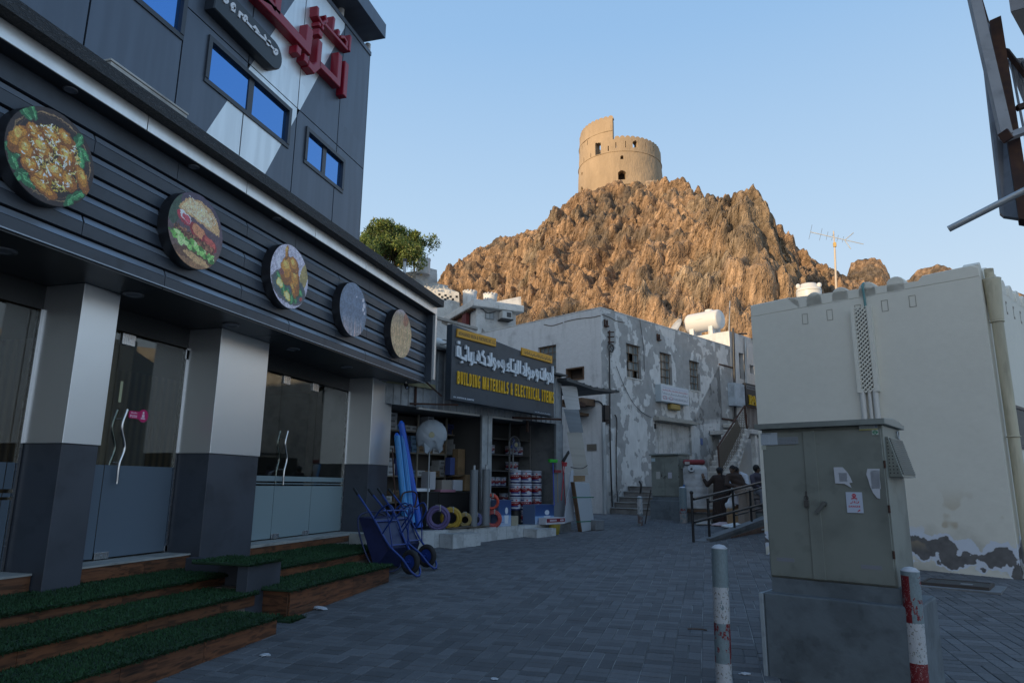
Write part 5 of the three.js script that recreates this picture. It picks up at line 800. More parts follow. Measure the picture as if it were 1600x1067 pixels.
    for (let j = 0; j <= m; j++) T.add('bar', rod([r.s0, r.y0 + 0.02 + (h - 0.04) * j / m, -0.12], [r.s1, r.y0 + 0.02 + (h - 0.04) * j / m, -0.12], 0.014, 0.014, 6), barM, w);
  });
  { const z = (r, a, b, c, d, e, f) => box(a, b, c, d, e, f); const w = T.add('window', [box(0.1, 0.2, lw.y0, lw.y1, lw.s0, lw.s0 + 0.05), box(0.1, 0.2, lw.y0, lw.y1, lw.s1 - 0.05, lw.s1), box(0.1, 0.2, lw.y1 - 0.05, lw.y1, lw.s0, lw.s1)], barM); T.add('pane', box(0.14, 0.15, lw.y0, lw.y1, lw.s0, lw.s1), paneM, w); for (let i = 1; i < 4; i++) T.add('bar', rod([0.08, lw.y0, lerp(lw.s0, lw.s1, i / 4)], [0.08, lw.y1, lerp(lw.s0, lw.s1, i / 4)], 0.014), barM, w); for (let j = 1; j < 5; j++) T.add('bar', rod([0.08, lerp(lw.y0, lw.y1, j / 5), lw.s0], [0.08, lerp(lw.y0, lw.y1, j / 5), lw.s1], 0.014), barM, w); }
  { const f = 0.05, w = T.add('air_conditioner_opening', [box(-0.03, 0.25, ac.y0, ac.y0 + f, ac.s0, ac.s1), box(-0.03, 0.25, ac.y1 - f, ac.y1, ac.s0, ac.s1), box(-0.03, 0.25, ac.y0 + f, ac.y1 - f, ac.s0, ac.s0 + f), box(-0.03, 0.25, ac.y0 + f, ac.y1 - f, ac.s1 - f, ac.s1)], M.brownWood); T.add('back', box(0.3, 0.33, ac.y0, ac.y1, ac.s0, ac.s1), mat(0.06, 0.045, 0.035, 0.9), w); }
  // plank door with lintel
  { const n = 8, W = door.s1 - door.s0, d = T.add('door', box(door.s0, door.s1, door.y0, door.y1, -0.16, -0.13), mat(0.3, 0.3, 0.29, 0.9)); for (let i = 0; i < n; i++) T.add('plank', cbox(door.s0 + W * i / n + 0.01, door.s0 + W * (i + 1) / n - 0.01, door.y0 + 0.01, door.y1 - 0.02, -0.13, -0.09 + rr(-0.008, 0.008), 0.006), gm(0.5, 0.5, 0.49, 0.85), d); T.add('latch_bar', [bar([door.s0 + 0.05, door.y0 + 0.62, -0.06], [door.s1 - 0.05, door.y0 + 0.6, -0.06], 0.05, 0.03)], M.plank, d); T.add('hinge', [box(door.s0 - 0.05, door.s0 + 0.06, door.y0 + 0.95, door.y0 + 1.2, -0.07, 0.03), box(door.s0 - 0.05, door.s0 + 0.06, door.y1 - 0.3, door.y1 - 0.1, -0.07, 0.03)], M.black, d); T.add('knob', ball(door.s0 + W / 2, door.y0 + 0.85, -0.05, 0.035), M.black, d);
    const l = PE.on(1025, 652, 0.25), l2 = PE.on(1081, 661, 0.25); T.add('lintel', [cbox(door.s0 - 0.12, door.s1 + 0.1, door.y1 + 0.02, door.y1 + 0.16, -0.1, 0.28, 0.02), cbox(door.s0 - 0.05, door.s1 + 0.05, door.y1 + 0.16, door.y1 + 0.22, -0.1, 0.12, 0.01)], gm(0.33, 0.32, 0.29, 0.95)); }
  // brown grille gate
  { const d = T.add('grille_gate', [box(gate.s0, gate.s1, gate.y0, gate.y1, -0.2, -0.17)], mat(0.02, 0.015, 0.012, 0.9)); for (let i = 0; i < 9; i++) T.add('bar', bar([lerp(gate.s0 + 0.03, gate.s1 - 0.03, i / 8), gate.y0, -0.08], [lerp(gate.s0 + 0.03, gate.s1 - 0.03, i / 8), gate.y1, -0.08], 0.03, 0.02), M.brownWood, d); for (let j = 0; j < 8; j++) T.add('rail', bar([gate.s0, lerp(gate.y0 + 0.04, gate.y1 - 0.04, j / 7), -0.06], [gate.s1, lerp(gate.y0 + 0.04, gate.y1 - 0.04, j / 7), -0.06], 0.035, 0.02), M.brownWood, d); T.add('frame', [box(gate.s0 - 0.05, gate.s1 + 0.08, gate.y1, gate.y1 + 0.06, -0.1, 0.03), box(gate.s0 - 0.06, gate.s1 + 0.1, gate.y0 - 0.07, gate.y0, -0.1, 0.06)], M.rust, d); }
  // spouts, cables, pipes
  for (const [x, y] of [[946, 505], [1028, 527]]) { const p = PE.pt(x, y, 0); T.add('spout', [box(p.x - 0.09, p.x - 0.05, p.y - 0.13, p.y + 0.13, 0, 0.06), box(p.x + 0.05, p.x + 0.09, p.y - 0.13, p.y + 0.13, 0, 0.06), box(p.x - 0.09, p.x + 0.09, p.y - 0.15, p.y - 0.1, 0, 0.12)], M.rust); }
  const cab = (pts, r, m, n = 'cable') => T.add(n, tube(pts.map(([x, y]) => PE.pt(x, y, 0.03 + r)), r, 6, 40), m);
  cab([[952.5, 548], [953, 610], [953.5, 680], [955, 740], [957, 792]], 0.028, M.black); cab([[961, 648], [963.5, 653], [963, 700], [963.5, 745], [965, 785]], 0.022, M.black);
  { const p = PE.pt(954, 543, 0.05); T.add('cable_coil', [torus(p.x, p.y, p.z, 0.16, 0.014, 5, 20), torus(p.x + 0.03, p.y - 0.05, p.z + 0.03, 0.12, 0.014, 5, 20), torus(p.x + 0.06, p.y + 0.02, p.z + 0.04, 0.1, 0.012, 5, 20)], M.black); T.add('insulator', [...[0, 0.2, 0.38].map((d) => rod([p.x - 0.1, p.y + 0.2 + d, 0.02], [p.x + 0.12, p.y + 0.22 + d, 0.14], 0.025)), bar([p.x - 0.05, p.y + 0.1, 0.05], [p.x - 0.03, p.y + 0.65, 0.05], 0.05, 0.03)], M.rust); }
  cab([[1000, 500], [1003, 520], [1006, 545], [1007, 580]], 0.012, M.black, 'wire'); cab([[963, 572], [975, 602], [990, 630], [1005, 645], [1018, 652]], 0.01, M.black, 'wire');
  { const a = PE.pt(943, 660, 0.1), b = PE.pt(945.5, 803, 0.1); T.add('drain_pipe', [rod([a.x, a.y, 0.1], [a.x, b.y, 0.1], 0.085, 0.085, 12)], M.galv); T.add('conduit', tube([PL.on(918, 628, 0.06), PL.on(935, 627, 0.06), PL.on(941, 632, 0.06), PL.on(942, 660, 0.06)].map(([s, y]) => V(-0.06, y, s)), 0.03, 6, 24), M.black); const m = PE.pt(947, 648, 0.1); T.add('meter_box', [cbox(m.x - 0.12, m.x + 0.14, m.y - 0.2, m.y + 0.35, 0, 0.16, 0.01), box(m.x - 0.05, m.x + 0.2, m.y - 0.32, m.y - 0.2, 0, 0.1)], M.black); }
  { const p = PL.on(905, 640, 0.2); const c = (a, b, y0, y1, z0, z1) => box(z0, z1, y0, y1, a, b); T.add('broken_canopy', [c(p[0] - 0.5, p[0] + 0.6, p[1] + 0.1, p[1] + 0.35, -0.75, 0), c(p[0] - 0.4, p[0] + 0.3, p[1] - 0.25, p[1] - 0.15, -0.5, 0)], M.brownWood); }
  const pb = PE.pt(1097, 690, 0.02); T.add('meter_plate', box(pb.x - 0.09, pb.x + 0.09, pb.y - 0.14, pb.y + 0.14, 0, 0.02), mat(0.12, 0.17, 0.35, 0.5));
  // taller part on the right
  const ax = PE.on(1146, 512, 0.0), ay = 9.12, ow = PE.quad(0, [[1156, 592], [1155.5, 551], [1162.5, 553], [1164, 593]]), oh = PE.quad(0, [[1172, 583], [1172, 570], [1178.5, 571.5], [1179, 585]]), oh2 = PE.quad(0, [[1165, 557], [1165, 543], [1168, 544], [1168.5, 558]]);
  T.add('annex_wall', poly([[Wd, 0.3], [16, 0.3], [16, ay], [Wd, ay]], -0.22, 0.002, [hole(ow), hole(oh), hole(oh2)]), mat(1, 1, 1, 0.93, { map: T_stain, bumpMap: rep(T_noise, 1), bumpScale: 0.01 }));
  T.add('annex_wall', [box(Wd - 0.001, Wd + 0.22, H, ay, -9, -0.22), box(16, 16.2, 0.3, ay, -9, 0), box(Wd, 16, 0.3, ay, -9.2, -9), box(Wd + 0.22, 16, ay - 0.4, ay - 0.25, -9, -0.22)], stainM);
  T.add('recess_back', [box(ow.s0 - 0.1, ow.s1 + 0.1, ow.y0, ow.y1, -0.4, -0.35), box(oh.s0, oh.s1, oh.y0, oh.y1, -0.4, -0.35), box(oh2.s0, oh2.s1, oh2.y0, oh2.y1, -0.4, -0.35)], M.brownWood);
  T.add('tall_pipe', [rod(PE.pt(1146, 513, 0.12), PE.pt(1150, 668, 0.12), 0.06, 0.06, 10)], M.blackPaint); T.add('grey_pipe', [rod(PE.pt(1165, 527, 0.1), PE.pt(1166, 636, 0.1), 0.06, 0.06, 10)], M.galv);
  for (const [x, y] of [[1156, 522], [1176, 530]]) { const p = PE.pt(x, y, 0); T.add('spout', rod([p.x - 0.1, p.y, 0], [p.x + 0.1, p.y - 0.02, 0.35], 0.04, 0.04, 8), M.blackPaint); }
  T.add('landing', [cbox(8.9, 10.3, PE.on(1139, 660, 0.5)[1] - 0.2, PE.on(1139, 660, 0.5)[1], 0, 0.8, 0.06)], gm(0.55, 0.54, 0.5, 0.9));
}
// things on the building
{
  const q = PE.quad(0.28, [[1034, 628], [1033, 601], [1077, 607], [1077.5, 632.5]]), T = new Thing(PE, 'light_box_sign', 'small white light box sign with faded red lettering above the plank door', 'sign', [(q.s0 + q.s1) / 2, q.y0, 0.15]);
  T.add('case', cbox(q.s0, q.s1, q.y0, q.y1, 0.0, 0.27, 0.01), mat(0.4, 0.46, 0.5, 0.5));
  T.add('face', printBox(q.s0 + 0.03, q.s1 - 0.03, q.y0 + 0.03, q.y1 - 0.03, 0.268, 0.275), mat(1, 1, 1, 0.6, { map: canvasTex(512, 256, (x) => { x.fillStyle = '#c3c8cf'; x.fillRect(0, 0, 512, 256); const scr = (y, h, c, n) => { x.strokeStyle = c; x.lineWidth = h * 0.22; for (let i = 0; i < n; i++) { const a = 20 + i * 470 / n; x.beginPath(); x.moveTo(a, y + rr(0, h)); x.lineTo(a + 10, y + h); x.lineTo(a + 360 / n, y + h); x.lineTo(a + 380 / n, y + rr(0, h * 0.6)); x.stroke(); } }; scr(18, 22, '#8a8fb0', 16); scr(56, 26, '#a24a58', 18); scr(100, 40, '#8b8f98', 11); scr(165, 50, '#9aa0aa', 9); x.strokeStyle = '#a04a5a'; x.lineWidth = 6; x.strokeRect(30, 178, 60, 46); x.beginPath(); x.arc(170, 200, 28, 0, 7); x.stroke(); x.fillStyle = '#8b8f98'; x.fillRect(240, 190, 220, 8); x.fillRect(240, 212, 200, 6); }) }));
  const a = PE.pt(1053, 636, 0.1), L = new Thing(PE, 'bulkhead_lamp', 'small yellow unlit lamp under the white light box sign', 'lamp', [a.x, a.y, 0.05]); L.add('lamp_body', cbox(a.x - 0.35, a.x + 0.35, a.y - 0.13, a.y + 0.12, 0.0, 0.22, 0.05), mat(0.34, 0.24, 0.07, 0.5)); L.add('mount', box(a.x - 0.15, a.x + 0.15, a.y + 0.1, a.y + 0.2, 0.0, 0.1), M.black);
  const p = PL.on(925, 699, 0), W = new Thing(PL, 'wall_plaque', 'small brown plaque on the pale wall by the alley', 'plaque', [p[0], p[1], 0.02]); W.add('plate', cbox(p[0] - 0.22, p[0] + 0.22, p[1] - 0.12, p[1] + 0.12, 0, 0.03, 0.006), mat(0.16, 0.14, 0.12, 0.7)); W.add('face', printBox(p[0] - 0.19, p[0] + 0.19, p[1] - 0.09, p[1] + 0.09, 0.029, 0.034), mat(1, 1, 1, 0.7, { map: canvasTex(128, 64, (x) => { x.fillStyle = '#6d655b'; x.fillRect(0, 0, 128, 64); x.fillStyle = '#4d463e'; for (let i = 0; i < 6; i++) x.fillRect(12 + i * 18, 18 + (i % 2) * 3, 12, 5); x.fillRect(20, 40, 80, 5); }) }));
  const b = PE.quad(0.25, [[1166, 633], [1166, 598], [1186, 603], [1186, 637]]), S = new Thing(PE, 'dark_sign', 'dark sign board with big yellow letters half hidden behind the cream building', 'sign', [b.s0, b.y0, 0.2]);
  S.add('board', cbox(b.s0, b.s1 + 1.2, b.y0, b.y1, 0.1, 0.25, 0.01), mat(0.02, 0.02, 0.022, 0.5)); S.add('small_print', printBox(b.s0 + 0.1, b.s1 + 0.9, b.y1 - 0.28, b.y1 - 0.1, 0.249, 0.256), mat(1, 1, 1, 0.6, { map: canvasTex(256, 32, (x) => { x.fillStyle = '#70747a'; x.fillRect(0, 0, 256, 32); x.fillStyle = '#23262a'; for (let i = 0; i < 14; i++) x.fillRect(8 + i * 18, 9 + (i % 3), 12, 13); }) }));
  const font = await new FontLoader().loadAsync('fonts/droid/droid_serif_bold.typeface.json'); let at = PE.on(1170, 632, 0.25); const tp = PE.on(1170, 617, 0.25);
  [...'BA'].forEach((ch, i) => { const g = flat(new TextGeometry(ch, { font, size: (tp[1] - at[1]), depth: 0.05, curveSegments: 5 })); g.translate(at[0] + i * (tp[1] - at[1]) * 0.74, at[1], 0.25); S.add('letter', g, mat(0.6, 0.38, 0.01, 0.5)); });
  const x = PE.quad(0.35, [[1149, 636], [1148.5, 598], [1164, 601], [1165, 633]]), X = new Thing(PE, 'grey_cabinet', 'pale blue grey metal box on the wall left of the dark sign', 'box', [x.s0, x.y0, 0.2]); X.add('casing', cbox(x.s0, x.s1, x.y0, x.y1, 0.0, 0.35, 0.015), gm(0.4, 0.46, 0.52, 0.5)); X.add('door_panel', cbox(x.s0 + 0.06, x.s1 - 0.06, x.y0 + 0.1, x.y1 - 0.1, 0.34, 0.362, 0.004), gm(0.42, 0.48, 0.54, 0.5));
  // tank and dish on the roof
  const A = PE.w(10.9, 0, -4.2), c = atDist(1101, 503, Math.hypot(A.x, A.z)), k = Math.hypot(A.x, A.z) / 1067; const r = 15.5 * k, l = 29 * k;
  const TK = new Thing(PL, 'water_tank', 'fat white water tank lying on its side on the flat roof, lit by the sun', 'water tank', [...PL.loc(c.clone().setY(9.0)).toArray()]); const o = PL.loc(c), cx = o.x, cy = o.y, cz = o.z;
  const ribs = []; for (let i = 0; i < 14; i++) ribs.push(1); const prof = []; for (let i = 0; i <= 40; i++) { const x2 = -l + 2 * l * i / 40, e = Math.min(1, (l - Math.abs(x2)) / (0.35 * r)); prof.push([Math.max(0.001, r * (0.55 + 0.45 * Math.sqrt(Math.max(0, 1 - (1 - e) * (1 - e)))) * (i === 0 || i === 40 ? 0 : 1)), x2]); }
  TK.add('shell', lathe(prof, 32).rotateZ(Math.PI / 2).translate(cx, cy, cz), M.whitePlastic); TK.add('seam', torus(0, 0, 0, r * 1.005, 0.012, 6, 40).rotateX(Math.PI / 2).scale(1, 1, 1).rotateZ(0).scale(l / r * 0.99, 1, 1).translate(cx, cy + r * 0.1, cz), mat(0.6, 0.58, 0.5, 0.6)); TK.add('hatch', [rod([cx + l * 0.3, cy + r * 0.9, cz], [cx + l * 0.3, cy + r * 1.12, cz], r * 0.42, r * 0.4, 20)], M.whitePlastic); for (const d of [-0.55, 0.55]) TK.add('saddle', box(cx + d * l - 0.12, cx + d * l + 0.12, 8.7, cy - r * 0.7, cz - r * 0.8, cz + r * 0.8), M.white);
  const D = new Thing(PL, 'satellite_dish', 'pale grey satellite dish leaning on the roof beside the white tank', 'satellite dish', [cx - l * 1.35, 8.4, cz + 0.6]); const dish = lathe([[0, 0], [0.2, 0.015], [0.4, 0.06], [0.52, 0.11], [0.53, 0.12], [0.4, 0.075], [0.2, 0.03], [0, 0.015]], 28).rotateX(Math.PI / 2 - 0.5).rotateY(-0.5).translate(cx - l * 1.3, cy - r * 0.45, cz + 0.6); D.add('reflector', dish, gm(0.42, 0.43, 0.44, 0.6)); D.add('mast', rod([cx - l * 1.3, 8.2, cz + 0.5], [cx - l * 1.3, cy - r * 0.45, cz + 0.5], 0.03), M.galv);
  const m0 = PE.pt(1138, 560, -0.4), m1 = PE.pt(1141, 470, -0.4), MM = new Thing(PE, 'mast_pole', 'thin leaning metal pole on the roof right of the white tank', 'pole', [m0.x, m0.y, -0.4]); MM.add('pole', rod(m0, m1, 0.03, 0.022, 8), M.galv); MM.add('stay_wire', tube([PE.pt(1140, 480, -0.4), PE.pt(1142, 530, -0.1), PE.pt(1139, 555, 0.05)], 0.01, 5), M.black);
}
// stone steps at the left corner
{
  const T = new Thing(PE, 'stone_steps', 'worn grey stone steps rising against the flaking wall', 'steps', [1.6, 0.75, 0.5]); const g = PE.g(1.6, 1);
  for (let i = 0; i < 5; i++) { const y = g + 0.19 * (i + 1); T.add('step', cbox(0.35 + i * 0.28, 3.6, g - 0.1, y - 0.035, 0.02, 1.5 - i * 0.1, 0.02), gm(0.2, 0.195, 0.19, 0.95, { bump: 0.02 })); T.add('tread', cbox(0.32 + i * 0.28, 3.62, y - 0.035, y, 0.02, 1.53 - i * 0.1, 0.012), gm(0.3, 0.3, 0.29, 0.95, { bump: 0.015 })); }
}
// outdoor staircase with wire railing
{
  const T = new Thing(PE, 'outdoor_staircase', 'white outdoor staircase rising to the grille gate behind brown mesh railings', 'staircase', [9, 1, 1.2]);
  const z0 = 0.75, z1 = 1.75, a = PE.on(1142, 745, z1), b = PE.on(1167, 670, z1), n = 9, W = M.white, und = gm(0.5, 0.5, 0.49, 0.9);
  for (let i = 0; i < n; i++) { const s0 = lerp(a[0], b[0], i / n), s1 = lerp(a[0], b[0], (i + 1) / n), y = lerp(a[1], b[1], (i + 1) / n); T.add('step', poly([[s0, y - 0.06], [s1, y - 0.06], [s1 + 0.25, y - 0.2], [s1 + 0.2, y - 0.32], [s0, y - 0.3 - (b[1] - a[1]) / n]], z0, z1), und); T.add('tread', box(s0, s1 + 0.03, y - 0.06, y, z0, z1 + 0.02), W); }
  T.add('landing', cbox(b[0], b[0] + 3.2, b[1] - 0.18, b[1], 0.02, z1, 0.02), und); T.add('support_pillar', [box(b[0] + 0.95, b[0] + 1.15, 0.5, b[1] - 0.18, z1 - 0.3, z1 - 0.1), box(b[0] + 0.3, b[0] + 0.95, 0.4, b[1] - 0.18, 0.4, 0.45)], W);
  const R0 = [PE.pt(1124, 735, z1), PE.pt(1122, 700, z1), PE.pt(1152, 656, z1), PE.pt(1162, 664, z1), PE.pt(1142, 728, z1)];
  const up = (x, y) => PE.pt(x, y, z1 - 0.05); const rail = T.add('railing', [bar(up(1125, 738), up(1122, 698), 0.05, 0.05), bar(up(1122, 698), up(1153, 650), 0.05, 0.05), bar(up(1153, 650), up(1164, 634), 0.05, 0.05), bar(up(1164, 634), up(1168, 672), 0.07, 0.07)], M.rust);
  const mesh = []; for (let i = 0; i <= 16; i++) { const k = i / 16, p = V(lerp(up(1123, 700).x, up(1163, 640).x, k), lerp(up(1123, 700).y, up(1163, 640).y, k), z1 - 0.05), q = V(p.x + 0.0, lerp(up(1127, 745).y, up(1166, 680).y, k), z1 - 0.05); mesh.push(rod(p, q, 0.012, 0.012, 4)); } for (let j = 0; j < 12; j++) { const k = j / 11; mesh.push(rod(V(up(1123, 700).x, lerp(up(1123, 700).y, up(1127, 745).y, k), z1 - 0.045), V(up(1163, 640).x, lerp(up(1163, 640).y, up(1166, 680).y, k), z1 - 0.045), 0.012, 0.012, 4)); }
  T.add('mesh_infill', mesh, mat(0.14, 0.115, 0.09, 0.9), rail); T.add('mesh_panel', poly([up(1126, 742), up(1123, 702), up(1154, 656), up(1160, 672)].map((p) => [p.x, p.y]), z1 - 0.1, z1 - 0.09), mat(0.15, 0.13, 0.105, 0.95), rail);
  const top = []; for (let i = 0; i < 10; i++) { const k = i / 9; top.push(bar(up(lerp(1168, 1186, k), lerp(636, 641, k)), up(lerp(1168, 1186, k), lerp(668, 672, k)), 0.025, 0.025)); } T.add('baluster', top, M.rust, rail); T.add('top_rail', bar(up(1164, 634), up(1188, 640), 0.05, 0.05), M.rust, rail);
}
// ---------- houses on the slope to the left ----------
const oldWhite = gm(0.6, 0.59, 0.57, 0.95, { s: 0.25, bump: 0.02 });
{
  const c = atDist(744, 515, 31), F = new Frame(c.x, c.z, 42), G = new Frame(c.x, c.z, -48);   // right hand wall; left hand wall
  const T = new Thing(F, 'hillside_house', 'weathered white house with a red door and thick flat roof slab below the rocks', 'house', [0, c.y, 0]);
  const yr = F.on(744, 481, 0)[1], zl = (x, y) => { const [s, yy] = G.on(x, y, 0); return [s, yy]; }, sL = zl(680, 500)[0], sR = F.on(806, 500, 0)[0];
  T.add('wall', [box(0, sR, 0.5, yr, -0.3, 0), box(0.0, 0.3, 0.5, yr, sL, -0.3), box(0.3, sR, 0.5, yr, sL, sL + 0.3), box(sR - 0.3, sR, 0.5, yr, sL + 0.3, -0.3)], oldWhite);
  T.add('bare_plaster', [poly([[0.1, c.y - 1], [sR - 0.02, c.y - 1], [sR - 0.02, yr - 0.9], [sR * 0.5, yr - 0.95], [sR * 0.42, yr - 1.5], [0.3, c.y + 0.1]], 0.001, 0.012)], gm(0.27, 0.25, 0.23, 0.95, { bump: 0.02 }));
  T.add('roof_slab', [cbox(-0.3, sR + 0.3, yr, yr + 0.35, sL - 0.2, 0.3, 0.04)], gm(0.68, 0.66, 0.62, 0.95, { bump: 0.02 }));
  const rf = []; for (let i = 0; i < 22; i++) { const s = sL + 0.1 - sL * i / 22; rf.push(rod([-0.28, yr - 0.05, s], [0.02, yr - 0.05, s], 0.05, 0.05, 6)); } rf.forEach((r) => T.add('rafter_end', r, M.brownWood));
  { const a = zl(716, 510), b = zl(726, 494), d = T.add('door', box(-0.03, 0.02, a[1] - 1.2, zl(728, 493)[1], a[0], zl(735, 500)[0]), mat(0.03, 0.02, 0.018, 0.9)); const w = zl(735, 500)[0] - a[0]; T.add('leaf', box(-0.06, -0.03, a[1] - 1.2, b[1], a[0], a[0] + w * 0.5), mat(0.22, 0.07, 0.04, 0.8), d); T.add('leaf', box(-0.2, -0.03, a[1] - 1.2, zl(728, 492)[1], a[0] + w * 0.62, a[0] + w * 0.95), mat(0.14, 0.025, 0.025, 0.8), d); }
  { const a = F.rect(0.02, 758, 487, 772, 498), w = T.add('window', box(a.s0, a.s1, a.y0, a.y1, 0, 0.03), mat(0.2, 0.21, 0.21, 0.6)); T.add('pane', box(a.s0 + 0.05, (a.s0 + a.s1) / 2 - 0.03, a.y0 + 0.05, a.y1 - 0.05, 0.03, 0.035), mat(0.33, 0.34, 0.34, 0.3), w); T.add('pane', box((a.s0 + a.s1) / 2 + 0.03, a.s1 - 0.05, a.y0 + 0.05, a.y1 - 0.05, 0.03, 0.035), mat(0.24, 0.26, 0.27, 0.3), w); }
  { const a = F.rect(0.3, 783, 488, 798, 498), U = new Thing(F, 'air_conditioner', 'boxy white air conditioner outdoor unit jutting from the grey house wall', 'air conditioner', [(a.s0 + a.s1) / 2, a.y0, 0.2]); U.add('casing', cbox(a.s0, a.s1, a.y0, a.y1, 0.02, 0.45, 0.02), gm(0.5, 0.5, 0.48, 0.6)); U.add('fan_grille', box(lerp(a.s0, a.s1, 0.45), a.s1 - 0.05, a.y0 + 0.08, a.y1 - 0.06, 0.45, 0.46), mat(0.06, 0.06, 0.06, 0.7)); U.add('bracket', box(a.s0 - 0.05, a.s1 + 0.05, a.y0 - 0.06, a.y0, 0.0, 0.5), M.black); }
  T.add('cable', tube([V(-0.1, yr + 0.1, -0.5), F.pt(752, 482, 0.05), F.pt(762, 489, 0.05), F.pt(774, 487, 0.05)], 0.02, 5), M.black);
  // bright parapet block behind
  { const e = atDist(790, 482, 33.5), K = new Frame(e.x, e.z, 30), q = K.quad(0, [[757, 484], [760, 471], [815, 463], [815, 482]]); T.add('parapet_block', (() => { const g = poly([K.on(757, 484, 0), K.on(757, 475, 0), K.on(814, 463, 0), K.on(815, 484, 0)], -0.4, 0), m = new THREE.Matrix4().makeRotationY(K.rot - F.rot); g.applyMatrix4(m); const off = F.loc(K.w(0, 0, 0)); g.translate(off.x, 0, off.z); return g; })(), gm(0.7, 0.68, 0.64, 0.9)); }
  // battlemented water tanks
  const tank = (x0, x1, y0, y1, d, label) => { const p = atDist((x0 + x1) / 2, y1, d), r = (x1 - x0) / 2 * d / 1067, h = (y1 - y0) * d / 1067 * 1.03, K = new Thing(WO, 'battlemented_tank', label, 'water tank', [p.x, p.y - 0.1, p.z]); K.add('drum', lathe([[0, h - 0.15], [r - 0.1, h - 0.15], [r - 0.08, h], [r, h], [r, 0], [0, 0]], 28, p.x, p.y - 0.1, p.z), M.white); const n = Math.max(12, Math.round(r * 26)); for (let i = 0; i < n; i++) { const a = i / n * 6.283; K.add('merlon', ball(p.x + (r - 0.04) * Math.cos(a), p.y - 0.1 + h, p.z + (r - 0.04) * Math.sin(a), 0.075, 1, 1.1, 1, 8), M.white); } };
  tank(722.5, 745, 453, 476, 34, 'round white battlemented tank, left one of the pair on the house roof'); tank(754.5, 777, 457.5, 477, 35, 'round white battlemented tank, right one of the pair beside the sunlit parapet');
  tank(649.5, 672, 402, 427, 40, 'tall round white battlemented tank on the highest house, left of the rocks');
}
{
  const c = atDist(690, 470, 38), F = new Frame(c.x, c.z, 22), q = F.quad(0, [[640, 490], [640, 427], [718, 452], [718, 490]]);
  const T = new Thing(F, 'hillside_house', 'white house wall pierced by small square holes above the dark parapet', 'house', [0, c.y, 0]); const y = (x, v) => F.on(x, v, 0);
  const holes = [[686.5, 460], [696, 461.5], [691, 464], [704, 463.5], [699.5, 465.5], [695.5, 467.5], [707.5, 467.5], [713.5, 463.5]].map(([px, py]) => { const [s, yy] = y(px, py); return [[s - 0.07, yy - 0.07], [s + 0.07, yy - 0.07], [s + 0.07, yy + 0.07], [s - 0.07, yy + 0.07]]; });
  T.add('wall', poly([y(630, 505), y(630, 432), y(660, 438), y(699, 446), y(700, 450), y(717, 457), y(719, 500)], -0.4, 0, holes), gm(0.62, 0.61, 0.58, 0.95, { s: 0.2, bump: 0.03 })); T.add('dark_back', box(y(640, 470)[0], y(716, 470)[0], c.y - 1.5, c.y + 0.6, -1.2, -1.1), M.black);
  const d = atDist(655, 432, 40), G = new Frame(d.x, d.z, 30), U = new Thing(G, 'rooftop_room', 'small stained white rooftop block under the tall battlemented tank', 'house', [0, d.y, 0]); const z = (x, v) => G.on(x, v, 0);
  U.add('wall', poly([z(649, 440), z(650, 426), z(683, 428), z(683, 444)], -1.6, 0), oldWhite); U.add('side_wall', poly([z(633, 444), z(634, 425), z(650, 423), z(650, 440)], -1.4, -0.05), gm(0.42, 0.37, 0.3, 0.95, { bump: 0.03 })); U.add('stair_block', poly([z(671, 428), z(672, 418), z(683, 421), z(683, 428)], -1.2, -0.1), oldWhite); U.add('water_pipe', [rod(G.pt(647, 430, -0.5), G.pt(647, 404, -0.5), 0.05)], M.rust);
  const p0 = atDist(632.5, 424, 30), p1 = atDist(632.5, 405, 30), CH = new Thing(WO, 'flue_pipe', 'short grey flue pipe behind the dark parapet before the tree', 'pipe', [p0.x, p0.y - 2, p0.z]); CH.add('flue', rod([p0.x, p0.y - 2, p0.z], p1, 0.07, 0.07, 12), M.galv); CH.add('cap', rod(p1.clone().add(V(0, -0.12, 0)), p1.clone().add(V(0, 0.02, 0)), 0.085, 0.085, 12), M.blackPaint);
  const an = atDist(668, 400, 40), AN = new Thing(WO, 'roof_antenna', 'tiny wire antenna on top of the tall battlemented tank', 'antenna', [an.x, an.y - 0.3, an.z]); AN.add('mast', rod([an.x, an.y - 0.6, an.z], [an.x, an.y + 0.15, an.z], 0.02), M.galv); AN.add('element', [rod([an.x - 0.3, an.y - 0.1, an.z], [an.x + 0.25, an.y + 0.2, an.z], 0.015), rod([an.x - 0.25, an.y - 0.2, an.z], [an.x - 0.2, an.y + 0.05, an.z], 0.012)], M.galv);
}
